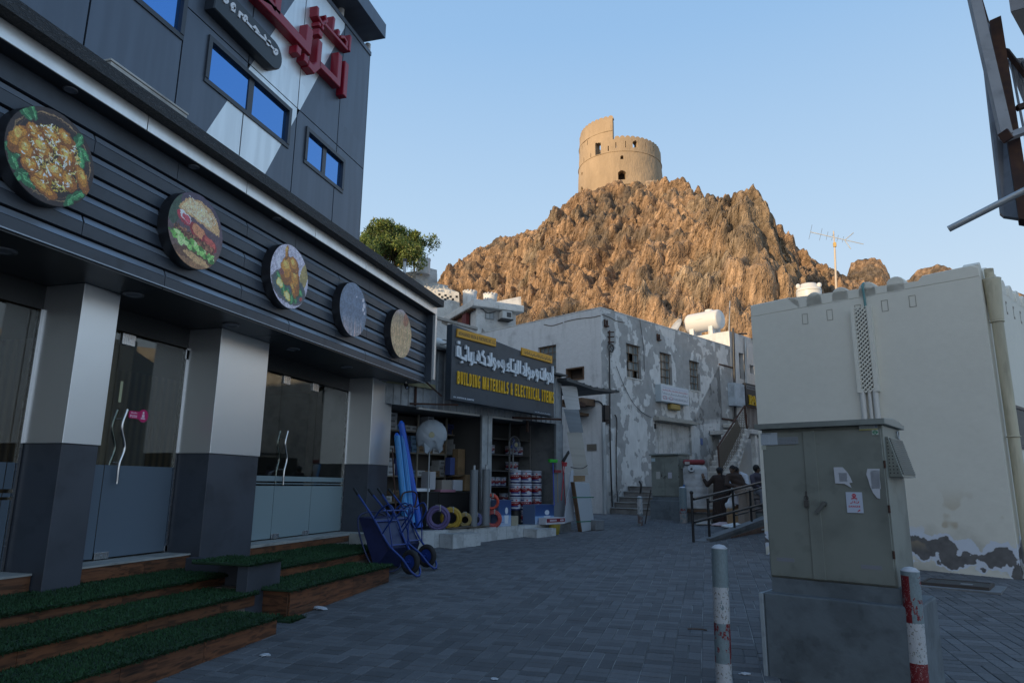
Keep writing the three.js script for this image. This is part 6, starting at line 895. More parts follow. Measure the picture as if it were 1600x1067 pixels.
{
  // pale house behind the shop sign
  const c = atDist(700, 560, 24), F = new Frame(c.x, c.z, 30), T = new Thing(F, 'alley_house', 'pale stained wall of a house seen between restaurant and shop sign', 'house', [0, c.y - 2, 0]); const y = (x, v) => F.on(x, v, 0);
  T.add('wall', poly([y(640, 640), y(640, 485), y(745, 514), y(760, 640)], -4, 0), oldWhite); T.add('coping', poly([y(640, 487), y(640, 483), y(746, 512), y(746, 516)], -0.3, 0.06), gm(0.4, 0.38, 0.35, 0.95, { bump: 0.03 })); T.add('stain', poly([y(690, 505), y(690, 497), y(701, 500), y(698, 509)], 0.001, 0.01), gm(0.25, 0.22, 0.19, 0.95));
  const a = SH.on(688, 535, -0.9), W = new Thing(SH, 'wire_bundle', 'white wrapped bundle and black wires on the shop roof edge beside the sign', 'bundle', [a[0], a[1], -0.9]); W.add('bundle', [ball(a[0] - 0.1, a[1] - 0.05, -0.9, 0.2, 1.4, 0.7, 0.8), ball(a[0] + 0.25, a[1] - 0.1, -0.9, 0.16, 1, 1, 0.8)], M.whitePlastic); W.add('wires', [tube([SH.pt(681, 533, -0.8), SH.pt(690, 531, -0.8), SH.pt(703, 533, -0.8)], 0.012), tube([SH.pt(681, 536, -0.8), SH.pt(690, 538, -0.75), SH.pt(703, 535, -0.8)], 0.012)], M.black);
}

// ---------- rocky hill, tower, tree ----------
const PN = new ImprovedNoise();
const n3 = (x, y, z) => PN.noise(x, y, z);
function ridged(x, y, z, oct, lac = 2.1) { let a = 0, k = 0.5, w = 1; for (let i = 0; i < oct; i++) { let v = 1 - Math.abs(n3(x, y, z)) * 1.6; v *= v; a += v * k * w; w = clamp(v * 1.4); k *= 0.52; x *= lac; y *= lac; z *= lac; x += 13.7; } return a; }
function cell(x, y, z) {         // distance to nearest and second nearest feature points
  const xi = Math.floor(x), yi = Math.floor(y), zi = Math.floor(z); let d1 = 9, d2 = 9, id = 0;
  for (let i = -1; i < 2; i++) for (let j = -1; j < 2; j++) for (let k = -1; k < 2; k++) { const a = xi + i, b = yi + j, c = zi + k, s = a * 7 + c * 131; const px = a + hash2(a, b, s), py = b + hash2(b, c, s + 5), pz = c + hash2(c, a, s + 11); const d = (px - x) ** 2 + (py - y) ** 2 + (pz - z) ** 2; if (d < d1) { d2 = d1; d1 = d; id = hash2(a, b, c + 77); } else if (d < d2) d2 = d; }
  return [Math.sqrt(d1), Math.sqrt(d2), id];
}
const T_rock = tex(1024, 1024, (u, v) => { const a = fb(u, v, 24, 5, 91), b = fb(u, v, 120, 3, 92), c = 1 - Math.abs(fb(u, v, 40, 4, 93) - 0.5) * 4; const k = 0.9 + 0.75 * (a - 0.5) + 0.5 * (b - 0.5) + 0.1 * c; return [k, k * 0.985, k * 0.96]; }, true, 0.16);
const T_rockB = tex(1024, 1024, (u, v) => clamp(0.5 * fb(u, v, 24, 5, 91) + 0.35 * fb(u, v, 96, 3, 92) + 0.3 * (1 - Math.abs(fb(u, v, 40, 4, 93) - 0.5) * 4)), false, 0.16);
const rockM = mat(1, 1, 1, 0.95, { map: T_rock, bumpMap: T_rockB, bumpScale: 0.3, vertexColors: true });
const TW = atDist(969.5, 306, 81);                                    // foot of the tower
function hill(name, origin, crest, opt) {
  const v = V(origin.x, 0, origin.z).normalize(), f = v.clone().negate(), r = V(-v.z, 0, v.x);  // f towards the street, r to the right
  const turn = opt.turn || [1e9, 0], bc = (a) => a > turn[0] ? -turn[1] * (a - turn[0]) : 0;    // how far the crest line bends away from the street
  const C = crest.map(([px, py]) => { const q = ray(px, py), e = EYE.clone().sub(origin), ea = e.dot(r), eb = e.dot(f), qa = q.dot(r), qb = q.dot(f); let k = -eb / qb; if (ea + qa * k > turn[0]) k = (-turn[1] * (ea - turn[0]) - eb) / (qb + turn[1] * qa); const p = EYE.clone().addScaledVector(q, k); return [p.sub(origin).dot(r), EYE.y + q.y * k]; });
  const H = (a) => { if (a <= C[0][0]) return C[0][1] + (a - C[0][0]) * opt.fallL; const L = C[C.length - 1]; if (a >= L[0]) return L[1] - (a - L[0]) * opt.fallR; for (let i = 0; i + 1 < C.length; i++) if (a <= C[i + 1][0]) return lerp(C[i][1], C[i + 1][1], (a - C[i][0]) / (C[i + 1][0] - C[i][0])); return 0; };
  const { a0, a1, b0, b1, da, db } = opt, na = Math.round((a1 - a0) / da), nb = Math.round((b1 - b0) / db), pos = [], colr = [], idx = [], uv = [];
  for (let j = 0; j <= nb; j++) for (let i = 0; i <= na; i++) {
    const a = lerp(a0, a1, i / na), b = lerp(b0, b1, j / nb);
    let h = H(a); const front = Math.max(0, b), back = Math.max(0, -b);
    let y = h - back * 0.85 - (front * opt.slope + 0.0 * front * front);
    const edge = sst(0, 5, front);
    if (opt.shape) y = opt.shape(a, b, y, h, edge);
    if (opt.scale === 1) y -= Math.max(0, b - 35) * 1.6;
    let p = origin.clone().setY(0).addScaledVector(r, a).addScaledVector(f, b + bc(a)).setY(y);
    const s = opt.scale, X = p.x, Y = p.y, Z = p.z, wx = 1.6 * n3(X * 0.12, Y * 0.12, Z * 0.12), wy = 1.6 * n3(X * 0.12 + 31, Y * 0.12, Z * 0.12);
    const big = ridged((X + wx) * 0.075, (Y + wy) * 0.045, Z * 0.075, 3) - 0.45, med = 0.5 * (ridged((X + wx) * 0.24 + Y * 0.06, (Y + wy) * 0.2, Z * 0.24 + 5, 4) - 0.45) + 0.55 * n3((X + wx) * 0.3, Y * 0.26, Z * 0.3) + 0.3 * n3(X * 0.7, Y * 0.6, Z * 0.7);
    const c1 = cell((X + wx) * 0.55, (Y + wy) * 0.42, Z * 0.55), c2 = cell(X * 1.5 + wx, Y * 1.3, Z * 1.5), c3 = cell(X * 3.6, Y * 3.2, Z * 3.6);
    const fine = n3(X * 2.2, Y * 2.2, Z * 2.2) * 0.5 + n3(X * 4.7, Y * 4.7, Z * 4.7) * 0.3;
    const crag = (0.75 - c1[0]) * 1.5 + Math.min(0.5, c1[1] - c1[0]) * 0.7 + (c1[2] - 0.5) * 0.35 - 0.5;
    const crag2 = (0.6 - c2[0]) * 0.75 + Math.min(0.5, c2[1] - c2[0]) * 0.4 + (c2[2] - 0.5) * 0.22 - 0.15, crag3 = (0.6 - c3[0]) * 0.32 + (c3[2] - 0.5) * 0.12 - 0.04;
    const flat0 = opt.plateau ? sst(opt.plateau - 1, opt.plateau + 3, Math.hypot(a, b)) : 1;
    let amp = s * lerp(0.18, 1, edge) * lerp(0.12, 1, flat0);
    const out = amp * (big * 2.9 + med * 1.5 + crag * 1.0) + s * lerp(0.25, 1, flat0) * (crag2 * 1.0 + crag3 * 1.1 + fine * 0.22) * lerp(0.75, 1, edge);
    const dir = f.clone().multiplyScalar(b > 0 ? 0.75 : -0.3).add(V(0, 0.66, 0));
    p.addScaledVector(dir, out);
    pos.push(p.x, p.y, p.z); uv.push(a, b * 0.62 - p.y * 0.4);
    const t = fb((a + 60) / 120, (p.y + b + 60) / 120, 14, 4, 61), t2 = c1[2], t3 = fb((a + 60) / 120, (p.y + 60) / 120, 60, 3, 64);
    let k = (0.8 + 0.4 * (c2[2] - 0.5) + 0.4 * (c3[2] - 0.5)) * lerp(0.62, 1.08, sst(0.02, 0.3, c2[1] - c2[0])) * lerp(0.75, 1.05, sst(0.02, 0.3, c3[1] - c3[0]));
    let cc = [lerp(0.40, 0.62, t), lerp(0.255, 0.41, t), lerp(0.15, 0.25, t)];
    const gr = sst(0.56, 0.66, t3) * 0.75; cc = [lerp(cc[0], 0.2, gr), lerp(cc[1], 0.165, gr), lerp(cc[2], 0.125, gr)];
    const pal = sst(0.8, 0.95, t2) * 0.7 * sst(0.4, 0.6, t); cc = [lerp(cc[0], 0.5, pal), lerp(cc[1], 0.39, pal), lerp(cc[2], 0.27, pal)];
    if (opt.tint) k *= opt.tint(a, b, p.y, cc);
    colr.push(cc[0] * k, cc[1] * k, cc[2] * k);
  }
  for (let j = 0; j < nb; j++) for (let i = 0; i < na; i++) { const q = j * (na + 1) + i; idx.push(q, q + na + 1, q + 1, q + 1, q + na + 1, q + na + 2); }
  const g = new THREE.BufferGeometry(); g.setAttribute('position', new THREE.Float32BufferAttribute(pos, 3)); g.setAttribute('color', new THREE.Float32BufferAttribute(colr, 3)); g.setAttribute('uv', new THREE.Float32BufferAttribute(uv, 2)); g.setIndex(idx); g.computeVertexNormals();
  return struct(name, g, rockM);
}
const gauss = (a, b, ca, cb, sa, sb) => Math.exp(-(((a - ca) / sa) ** 2) - (((b - cb) / sb) ** 2));
hill('rocky_hill', TW, [[560, 520], [640, 470], [686, 440], [704, 424], [722, 404], [745, 386], [762, 378], [780, 362], [795, 360], [812, 352], [829, 347], [838, 350], [852, 344], [872, 318], [890, 309], [904, 308], [920, 306], [935, 304], [960, 306], [1000, 300], [1022, 294], [1045, 295], [1062, 292], [1085, 297], [1110, 310], [1130, 320], [1152, 328], [1175, 345], [1195, 357], [1215, 370], [1240, 386], [1262, 399], [1285, 412], [1298, 416], [1310, 424], [1330, 432], [1400, 450], [1500, 470]], {
  a0: -46, a1: 48, b0: -16, b1: 50, da: 0.17, db: 0.155, slope: 0.74, fallL: 0.5, fallR: 0.5, scale: 1, plateau: 6.2, turn: [60, 0],
  shape: (a, b, y, h, e) => {
    if (Math.hypot(a, b) < 11) y = lerp(TW.y - 1.9, y, sst(6.2, 11, Math.hypot(a, b)));
    const spur = gauss(a - b * 0.22, 0, 1.5, 0, 9, 99) * sst(3, 16, b) * 4.2, gul = -2.2 * gauss(a - b * 0.1, b, 9, 14, 3, 10), gul2 = gauss(a + b * 0.1, b, -13, 20, 3.6, 20) * -3.0;
    return y + spur + gul + gul2 + gauss(a, b, 9.8, 31, 2.8, 4) * 6.5 + gauss(a, b, 12.5, 3.5, 2.2, 2.2) * 2.4 + gauss(a, b, -24, 24, 6, 9) * 2.4;
  },
  tint: (a, b, y, c) => { const d = gauss(a, b, 9.8, 31, 3.4, 5); c[0] = lerp(c[0], 0.42, d * 0.6); c[1] = lerp(c[1], 0.31, d * 0.6); c[2] = lerp(c[2], 0.19, d * 0.6); return 1; },
});
hill('rocky_outcrop', atDist(1360, 440, 95), [[1318, 470], [1324, 428], [1330, 410], [1340, 405], [1352, 402], [1365, 402], [1376, 403], [1384, 416], [1391, 428], [1394, 445], [1410, 480]], { a0: -7, a1: 8, b0: -5, b1: 14, da: 0.14, db: 0.14, slope: 1.5, fallL: 2, fallR: 2, scale: 0.7 });
hill('far_ridge', atDist(1450, 430, 120), [[1360, 470], [1400, 441], [1420, 438], [1428, 427], [1436, 421], [1450, 418], [1462, 414], [1474, 414], [1490, 421], [1540, 440], [1640, 470]], { a0: -16, a1: 26, b0: -5, b1: 16, da: 0.25, db: 0.25, slope: 1.2, fallL: 0.8, fallR: 0.8, scale: 0.8 });
// tower
{
  const mudB = tex(512, 512, (u, v) => clamp(fb(u, v, 10, 6, 101) * 0.8 + 0.2 * fb(u, v * 0.3, 80, 2, 102)), false, 0.12), mudT = tex(512, 512, (u, v) => { const k = 0.8 + 0.26 * (fb(u, v, 5, 5, 103) - 0.5) + 0.2 * (fb(u, v * 0.25, 40, 3, 104) - 0.5); return [0.43 * k, 0.315 * k, 0.2 * k]; }, true, 0.07);
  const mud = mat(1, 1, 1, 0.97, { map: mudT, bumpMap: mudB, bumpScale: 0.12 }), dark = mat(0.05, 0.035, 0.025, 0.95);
  const D = Math.hypot(TW.x, TW.z), k = D / 1067, face = Math.atan2(-TW.x, -TW.z);   // face: angle of the direction to the street
  const r0 = 69 * k, yb = TW.y - 2.5, T = new Thing(new Frame(TW.x, TW.z, 0), 'round_tower', 'round mud brick watchtower with a taller broken battlemented side, on top of the rocky hill', 'tower', [0, yb, 0]);
  const yAt = (py) => atDist(969, py, D - r0 * 0.95).y, yC = yAt(237), yL = yAt(217.5), yT = yAt(183.5), yB2 = yAt(289);
  const ang = (px) => face - Math.asin(clamp((969.5 - px) / 69, -1, 1)) * 1;      // pixel column on the drum to an angle; x = sin, z = cos
  const rad = (y) => lerp(r0 * 1.012, r0 * 0.955, clamp((y - TW.y) / (yT - TW.y)));
  // the wall as a grid of blocks with openings left out: each cell of a fine angular grid that is not in an opening
  const open = [[931, 940, 221.5, 240.5, 0], [991, 999, 222, 233, 1], [966.5, 979, 268, 282.5, 1], [971, 976, 244.5, 250.5, 1], [907, 909.5, 266, 270.5, 0], [907, 911.5, 289, 303.5, 1],
    [951.5, 952.8, 228, 235.5, 0], [963.8, 965.2, 223, 231.5, 0], [979.3, 980.8, 222.2, 232.5, 0], [1011.5, 1012.8, 226, 236, 0], [1024.8, 1026, 232, 240, 0], [916.8, 918, 216.5, 223.5, 0], [923, 924.2, 237, 243.5, 0], [911, 912, 243, 251, 0], [907, 908, 224, 229.5, 0]];
  const NA = 720, ys = []; for (let y = yb; y < yT; y += 0.085) ys.push(y); ys.push(yT);
  const a1 = ang(959.5), a0t = a1 - Math.PI * 1.02;
  const topAt = (a) => { let d = ((a - a1) % (2 * Math.PI) + 3 * Math.PI) % (2 * Math.PI) - Math.PI; return d <= 0 && d > -Math.PI * 1.02 ? yT : yL; };
  const toPx = (a) => 969.5 + 69 * Math.sin(a - face), tilt = (a, y) => y;
  const yPix = open.map((o) => [yAt(o[3]), yAt(o[2])]);
  const inOpen = (a, y) => { if (Math.cos(a - face) < 0.05) return false; const px = toPx(a); for (let i = 0; i < open.length; i++) { const o = open[i], c = (o[0] + o[1]) / 2, w = (o[1] - o[0]) / 2; if (Math.abs(px - c) > w) continue; // bring the row to the drum's own level at this angle
        const near = (D - r0 * Math.cos(a - face) * 0.95) / (D - r0 * 0.95), y0 = 1.75 + (yPix[i][0] - 1.75) * near, y1 = 1.75 + (yPix[i][1] - 1.75) * near; if (y < y0 || y > y1) continue; if (o[4]) { const q = (px - c) / w, t = (y - y0) / (y1 - y0); if (t > 0.6 && q * q + ((t - 0.6) / 0.4) ** 2 > 1) continue; } return true; } return false; };
  const P = [], N = [], U = [], th = 0.9, put = (r, a, y) => [r * Math.sin(a), y, r * Math.cos(a)];
  const wob = (a, y) => 0.05 * n3(Math.sin(a) * 3, y * 0.5, Math.cos(a) * 3) + 0.025 * n3(Math.sin(a) * 9, y * 1.6, Math.cos(a) * 9);
  const Q = (A, B, C, E2, nf, ua, ub) => { for (const [p, n] of [[A, 0], [B, 1], [C, 2], [A, 0], [C, 2], [E2, 3]]) { P.push(...p); N.push(...nf(p)); U.push(Math.atan2(p[0], p[2]) * r0, p[1]); } };
  const outN = (p) => { const l = Math.hypot(p[0], p[2]); return [p[0] / l, 0.04, p[2] / l]; }, inN = (p) => { const l = Math.hypot(p[0], p[2]); return [-p[0] / l, 0, -p[2] / l]; };
  const solid = []; for (let j = 0; j + 1 < ys.length; j++) { const row = []; for (let i = 0; i < NA; i++) { const a = (i + 0.5) / NA * 2 * Math.PI, y = (ys[j] + ys[j + 1]) / 2; row.push(y < topAt(a) && !inOpen(a, y)); } solid.push(row); }
  for (let j = 0; j + 1 < ys.length; j++) for (let i = 0; i < NA; i++) {
    if (!solid[j][i]) continue; const A = i / NA * 2 * Math.PI, B = (i + 1) / NA * 2 * Math.PI, y0 = ys[j], y1 = ys[j + 1], ra = rad(y0), rb = rad(y1);
    const o = (a, y) => put(rad(y) + wob(a, y), a, y), n = (a, y) => put(rad(y) - th, a, y);
    Q(o(A, y0), o(B, y0), o(B, y1), o(A, y1), outN); if (y0 > yC - 1) Q(n(B, y0), n(A, y0), n(A, y1), n(B, y1), inN);
    const s = (jj, ii) => solid[jj] && solid[jj][(ii + NA) % NA];
    if (!s(j + 1, i)) Q(o(A, y1), o(B, y1), n(B, y1), n(A, y1), () => [0, 1, 0]); if (j && !s(j - 1, i)) Q(n(A, y0), n(B, y0), o(B, y0), o(A, y0), () => [0, -1, 0]);
    if (!s(j, i - 1)) Q(n(A, y0), o(A, y0), o(A, y1), n(A, y1), () => [-Math.cos(A), 0, Math.sin(A)]); if (!s(j, i + 1)) Q(o(B, y0), n(B, y0), n(B, y1), o(B, y1), () => [Math.cos(B), 0, -Math.sin(B)]);
  }
  const g = new THREE.BufferGeometry(); g.setAttribute('position', new THREE.Float32BufferAttribute(P, 3)); g.setAttribute('normal', new THREE.Float32BufferAttribute(N, 3)); g.setAttribute('uv', new THREE.Float32BufferAttribute(U, 2));
  T.add('wall', g, mud);
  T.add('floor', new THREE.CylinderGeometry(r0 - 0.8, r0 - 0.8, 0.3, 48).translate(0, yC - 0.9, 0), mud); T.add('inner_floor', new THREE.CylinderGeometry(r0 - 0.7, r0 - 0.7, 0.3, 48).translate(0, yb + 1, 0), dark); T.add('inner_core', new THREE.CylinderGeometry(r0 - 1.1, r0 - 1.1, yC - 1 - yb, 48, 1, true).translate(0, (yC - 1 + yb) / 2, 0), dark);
  const band = (y, aA, aB) => { const pts = []; for (let i = 0; i <= 80; i++) { const a = lerp(aA, aB, i / 80); pts.push(V((rad(y) + 0.02) * Math.sin(a), y, (rad(y) + 0.02) * Math.cos(a))); } T.add('string_course', tube(pts, 0.055, 6, 160), mud); };
  band(yC, face - Math.PI, face + Math.PI * 0.999); band(yAt(203), a0t, a1 - 0.01);
  { const pts = []; for (let i = 0; i <= 40; i++) { const a = lerp(face - 1.1, face + 0.5, i / 40); pts.push(V((rad(yB2) + 0.03) * Math.sin(a), yB2 - 0.25 * Math.abs(a - face - 0.3), (rad(yB2) + 0.03) * Math.cos(a))); } T.add('repair_ledge', tube(pts, 0.1, 6, 80), mud); }
  const mer = (a, y, s = 1) => { const m = poly([[-0.32 * s, 0], [0.32 * s, 0], [0.32 * s, 0.22], [0.22 * s, 0.42], [0, 0.5], [-0.22 * s, 0.42], [-0.32 * s, 0.22]], -0.25, 0.25); m.rotateY(a); m.translate((rad(y) - 0.35) * Math.sin(a), y - 0.02, (rad(y) - 0.35) * Math.cos(a)); T.add('merlon', m, mud); };
  const step = 0.128; for (let a = a1 - 0.05; a > a0t + 0.05; a -= step) mer(a, yT); for (let a = a1 + 0.1; a < a1 + Math.PI * 0.96; a += step) mer(a, yL);
  T.add('niche_shade', [0, 1].map((i) => box(-0.01, 0.01, yb, yb + 0.01, -0.01, 0.01)), dark);
  // the pointed recesses round the arched openings
  // boulders at the foot
  const boulders = [[1018, 297, 1.35, 'large pale boulder against the right foot of the tower'], [997, 302, 0.8, 'small boulder in front of the tower foot, left of the large pale one'], [1036, 293, 0.8, 'dark boulder at the right edge of the tower foot']];
  for (const [x, y, r, label] of boulders) { const p = atDist(x, y, D - r0 - 0.6), K = new Thing(WO, 'boulder', label, 'boulder', [p.x, p.y, p.z]); const b = new THREE.IcosahedronGeometry(r, 4), q = b.attributes.position; for (let i = 0; i < q.count; i++) { const u = V(q.getX(i), q.getY(i), q.getZ(i)).normalize(), c = cell(u.x * 1.8 + x, u.y * 1.8, u.z * 1.8), d = r * (0.8 + 0.3 * Math.min(1, (c[1] - c[0]) * 1.5) + 0.3 * (c[2] - 0.5) + 0.1 * n3(u.x * 5, u.y * 5, u.z * 5 + x)); q.setXYZ(i, u.x * d + p.x, u.y * d * 0.95 + p.y, u.z * d + p.z); } b.computeVertexNormals(); K.add('rock', muv(flat(b)), mat(0.38, 0.28, 0.19, 0.95, { map: T_rock, bumpMap: T_rockB, bumpScale: 0.15 })); }
}
// tree behind the restaurant parapet
{
  const c = atDist(611, 386, 37), T = new Thing(WO, 'tree', 'bushy light green tree behind the dark parapet, catching the evening sun', 'tree', [c.x, 1, c.z]); const R0 = 60 * 37 / 1067;
  const br = [rod([c.x, 1, c.z], [c.x + 0.1, c.y - 1.5, c.z], 0.24, 0.16, 9)], tips = [];
  for (let i = 0; i < 26; i++) { const a = rr(0, 6.283), e = rr(-0.25, 1.35), r = R0 * rr(0.5, 0.85), p = V(c.x + r * Math.cos(a) * Math.cos(e) * 1.12, c.y - 0.6 + r * Math.sin(e) * 1.05, c.z + r * Math.sin(a) * Math.cos(e)); br.push(tube([[c.x + 0.1, c.y - 2.2 + rr(-0.6, 0.8), c.z], [lerp(c.x, p.x, 0.5), lerp(c.y - 1.4, p.y, 0.55), lerp(c.z, p.z, 0.5)], p], 0.03, 5, 10)); tips.push(p); }
  T.add('trunk', br, mat(0.13, 0.09, 0.06, 0.95));
  const lg = new THREE.BufferGeometry(); lg.setAttribute('position', new THREE.Float32BufferAttribute([0, 0, 0, 0.03, 0.05, 0.008, 0, 0.16, 0, 0, 0, 0, 0, 0.16, 0, -0.03, 0.05, 0.008], 3)); lg.computeVertexNormals();
  const lm = new THREE.MeshPhysicalMaterial({ color: col(1, 1, 1), roughness: 0.9, transmission: 0.35, thickness: 0 }); const n = 30000, im = new THREE.InstancedMesh(lg, lm, n), mx = new THREE.Matrix4(), e = new THREE.Euler();
  im.name = 'crown'; im.userData.kind = 'stuff';
  const cl = []; for (const t of tips) for (let k = 0; k < 4; k++) cl.push([t.clone().add(V(rr(-0.6, 0.6), rr(-0.4, 0.5), rr(-0.6, 0.6))), rr(0.25, 0.6), rr(0.7, 1.25)]);
  for (let i = 0; i < n; i++) { const [p, r, tone] = cl[i % cl.length], a = rr(0, 6.283), z = rr(-1, 1), d = r * Math.cbrt(rnd()), q = Math.sqrt(1 - z * z); e.set(rr(0, 6.28), rr(0, 6.28), rr(0, 6.28)); const k = rr(0.8, 1.6); mx.makeRotationFromEuler(e).scale(V(k, k, k)).setPosition(p.x + d * q * Math.cos(a) - T.base.x, p.y + d * z * 0.8 - T.base.y - (i % 7 === 0 ? rr(0, 0.3) : 0), p.z + d * q * Math.sin(a) - T.base.z); im.setMatrixAt(i, mx); const w = tone * rr(0.7, 1.3), yel = rnd() < 0.08 ? 1.6 : 1; im.setColorAt(i, col(0.15 * w * yel, 0.2 * w, 0.035 * w)); }
  T.g.add(im);
}

// ---------- cream building on the right ----------
{
  const yB = (s) => RB.g(s, 0.02), T_cream = wallTex(8, 8, (x, y) => {        // x = metres along the wall (negative to the left), y = height
    const d = fb(x / 8, y / 8, 8, 5, 111), f = fb(x / 8, y / 8, 100, 3, 112); let c = [0.68, 0.66, 0.585].map((q) => q * (0.93 + 0.1 * d + 0.05 * f));
    const dirt = sst(1.5, 0.7, y) * sst(0.35, 0.65, fb(x / 8, y / 8, 24, 4, 113)); c = c.map((q, i) => lerp(q, [0.36, 0.34, 0.29][i], dirt * 0.55));
    const yy = y - 0.45 - 0.06 * Math.sin(x * 1.3), band = Math.exp(-(((yy - 0.3) / 0.2) ** 2)) + 0.55 * Math.exp(-(((yy - 0.06) / 0.09) ** 2)); const n = fb(x / 8, y / 8, 18, 5, 114) * 0.6 + fb(x / 8, y / 8, 50, 4, 115) * 0.4;
    const low = sst(1.25, 1.0, y), k = n * 0.9 + band * 0.2 - 0.28; const wht = low * sst(0.3, 0.31, k + 0.07 * Math.exp(-(((yy - 0.47) / 0.14) ** 2))), drk = low * sst(0.35, 0.362, k);
    c = c.map((q, i) => lerp(q, [0.62, 0.66, 0.74][i], wht)); c = c.map((q, i) => lerp(q, [0.13, 0.125, 0.125][i] * (0.75 + 0.6 * f), drk));
    const br = sst(0.62, 0.66, fb(x / 8 + 0.1, y / 8, 12, 4, 118)) * sst(1.9, 1.2, y) * sst(0.7, 1, y); c = c.map((q, i) => lerp(q, [0.42, 0.33, 0.2][i], br * 0.6));
    return c;
  });
  const cream = mat(1, 1, 1, 0.92, { map: T_cream, bumpMap: rep(T_noise, 0.4), bumpScale: 0.008 }), creamP = cream, pipeM = gm(0.5, 0.46, 0.34, 0.6, { bump: 0.002 });
  const T = new Thing(RB, 'cream_building', 'cream plastered building with rounded battlements and a lattice covered pipe duct', 'building', [-2, 0.4, -1]);
  T.add('wall', box(-4.11, 0, 0.1, 5.28, -0.25, 0), cream);
  const RSb = (g) => { g.rotateY(RS.rot - RB.rot); return g; };                  // parts measured along the other street face
  T.add('wall', RSb(box(0.0, 9, 0.1, 5.28, -0.25, 0)), creamP);
  T.add('wall', [box(-4.11, -3.86, 0.1, 5.28, -9, -0.25), box(-3.86, 0, 0.1, 5.28, -9, -8.75)], creamP);
  T.add('roof', box(-3.86, -0.05, 4.7, 4.85, -8.7, -0.26), creamP);
  // parapet outline with rounded merlons
  const arc = (c, w, y0, y1) => Array.from({ length: 9 }, (_, i) => { const a = Math.PI * (1 - i / 8); return [c + w * Math.cos(a) * (0.75 + 0.25 * Math.abs(Math.cos(a))), y0 + (y1 - y0) * Math.pow(Math.sin(a), 0.7)]; });
  const out = [[-4.11, 5.28], [-4.11, 5.53], [-3.3, 5.545], [-3.2, 5.53], [-3.1, 5.47], [-3.06, 5.38], [-3.06, 5.282], ...[-2.78, -2.28, -1.79, -1.3].flatMap((c) => [[c - 0.16, 5.282], ...arc(c, 0.155, 5.4, 5.56), [c + 0.16, 5.282]]), [-0.935, 5.282], [-0.93, 5.4], [-0.85, 5.48], [-0.1, 5.5], [0, 5.44], [0, 5.28]];
  T.add('parapet', [box(-4.0, -0.3, 5.281, 5.4, -0.24, -0.1), RSb(box(0.1, 8.9, 5.281, 5.4, -0.24, -0.1))], cream);
  T.add('parapet', poly(out, -0.24, 0.0, [], 0.012), creamP);
  const far = []; for (let i = 0; i < 16; i++) far.push([0.55 + i * 0.52, 0]); const o2 = [[0.02, 5.28], [0.02, 5.5], [0.12, 5.56], [0.24, 5.37], ...far.flatMap(([c]) => [[c - 0.15, 5.282], ...arc(c, 0.145, 5.4, 5.56), [c + 0.15, 5.282]]), [8.9, 5.282], [8.9, 5.28]];
  T.add('parapet', RSb(poly(o2, -0.24, 0.0, [], 0.012)), creamP);
  const groove = mat(0.26, 0.24, 0.21, 0.95), slot = (s, y, w = 0.055, h = 0.105) => [box(s - w, s + w, y + h - 0.007, y + h, 0, 0.006), box(s - w, s + w, y - h, y - h + 0.007, 0, 0.006), box(s - w, s - w + 0.007, y - h, y + h, 0, 0.006), box(s + w - 0.007, s + w, y - h, y + h, 0, 0.006)];
  for (const s of [-2.98, -2.5, -1.98, -1.51, -1.05]) T.add('slot_frame', slot(s, 5.045), groove);
  for (let i = 0; i < 8; i++) T.add('slot_frame', RSb(join([box(0.5 + i * 0.52, 0.56 + i * 0.52, 5.1, 5.14, 0, 0.008), box(0.5 + i * 0.52, 0.56 + i * 0.52, 4.9, 4.94, 0, 0.008), box(0.5 + i * 0.52, 0.507 + i * 0.52, 4.94, 5.1, 0, 0.006)])), groove);
  // pipe duct under a plaster lattice
  { const a = -2.09, b = -1.725, y0 = 3.475, y1 = 5.075, d = 0.11, L = T.add('duct_cover', [cbox(a, a + 0.075, y0, y1, 0, d, 0.006), cbox(b - 0.075, b, y0, y1, 0, d, 0.006)], creamP), st = []; const w = b - a - 0.15, p = 0.078;
    for (const sg of [1, -1]) for (let c = -w; c < (y1 - y0) + w; c += p) { let A = [0, c], Bq = [w, c + w]; if (A[1] < 0) A = [-c, 0]; if (Bq[1] > y1 - y0) Bq = [y1 - y0 - c, y1 - y0]; if (A[0] >= w || Bq[0] <= 0) continue; const X = (u) => a + 0.075 + (sg > 0 ? u : w - u); st.push(bar([X(A[0]), y0 + A[1], d - 0.02 - (sg > 0 ? 0 : 0.012)], [X(Bq[0]), y0 + Bq[1], d - 0.02 - (sg > 0 ? 0 : 0.012)], 0.022, 0.02)); }
    T.add('lattice', st, creamP, L); T.add('duct_back', box(a + 0.075, b - 0.075, y0, y1, 0.001, 0.008), mat(0.16, 0.15, 0.14, 0.95), L);
    for (const [s, r] of [[-2.02, 0.05], [-1.9, 0.035], [-1.8, 0.05]]) T.add('duct_pipe', rod([s, 0.5, 0.055], [s, y0 + 0.05, 0.055], r, r, 12), M.whitePlastic); T.add('teal_pipe', tube([[-1.82, y1 - 0.05, 0.06], [-1.83, 5.3, 0.06], [-1.84, 5.5, 0.05], [-1.84, 5.56, -0.05]], 0.022, 8, 20), mat(0.1, 0.24, 0.24, 0.5));
    for (let i = 0; i < 26; i++) L && st.length; }
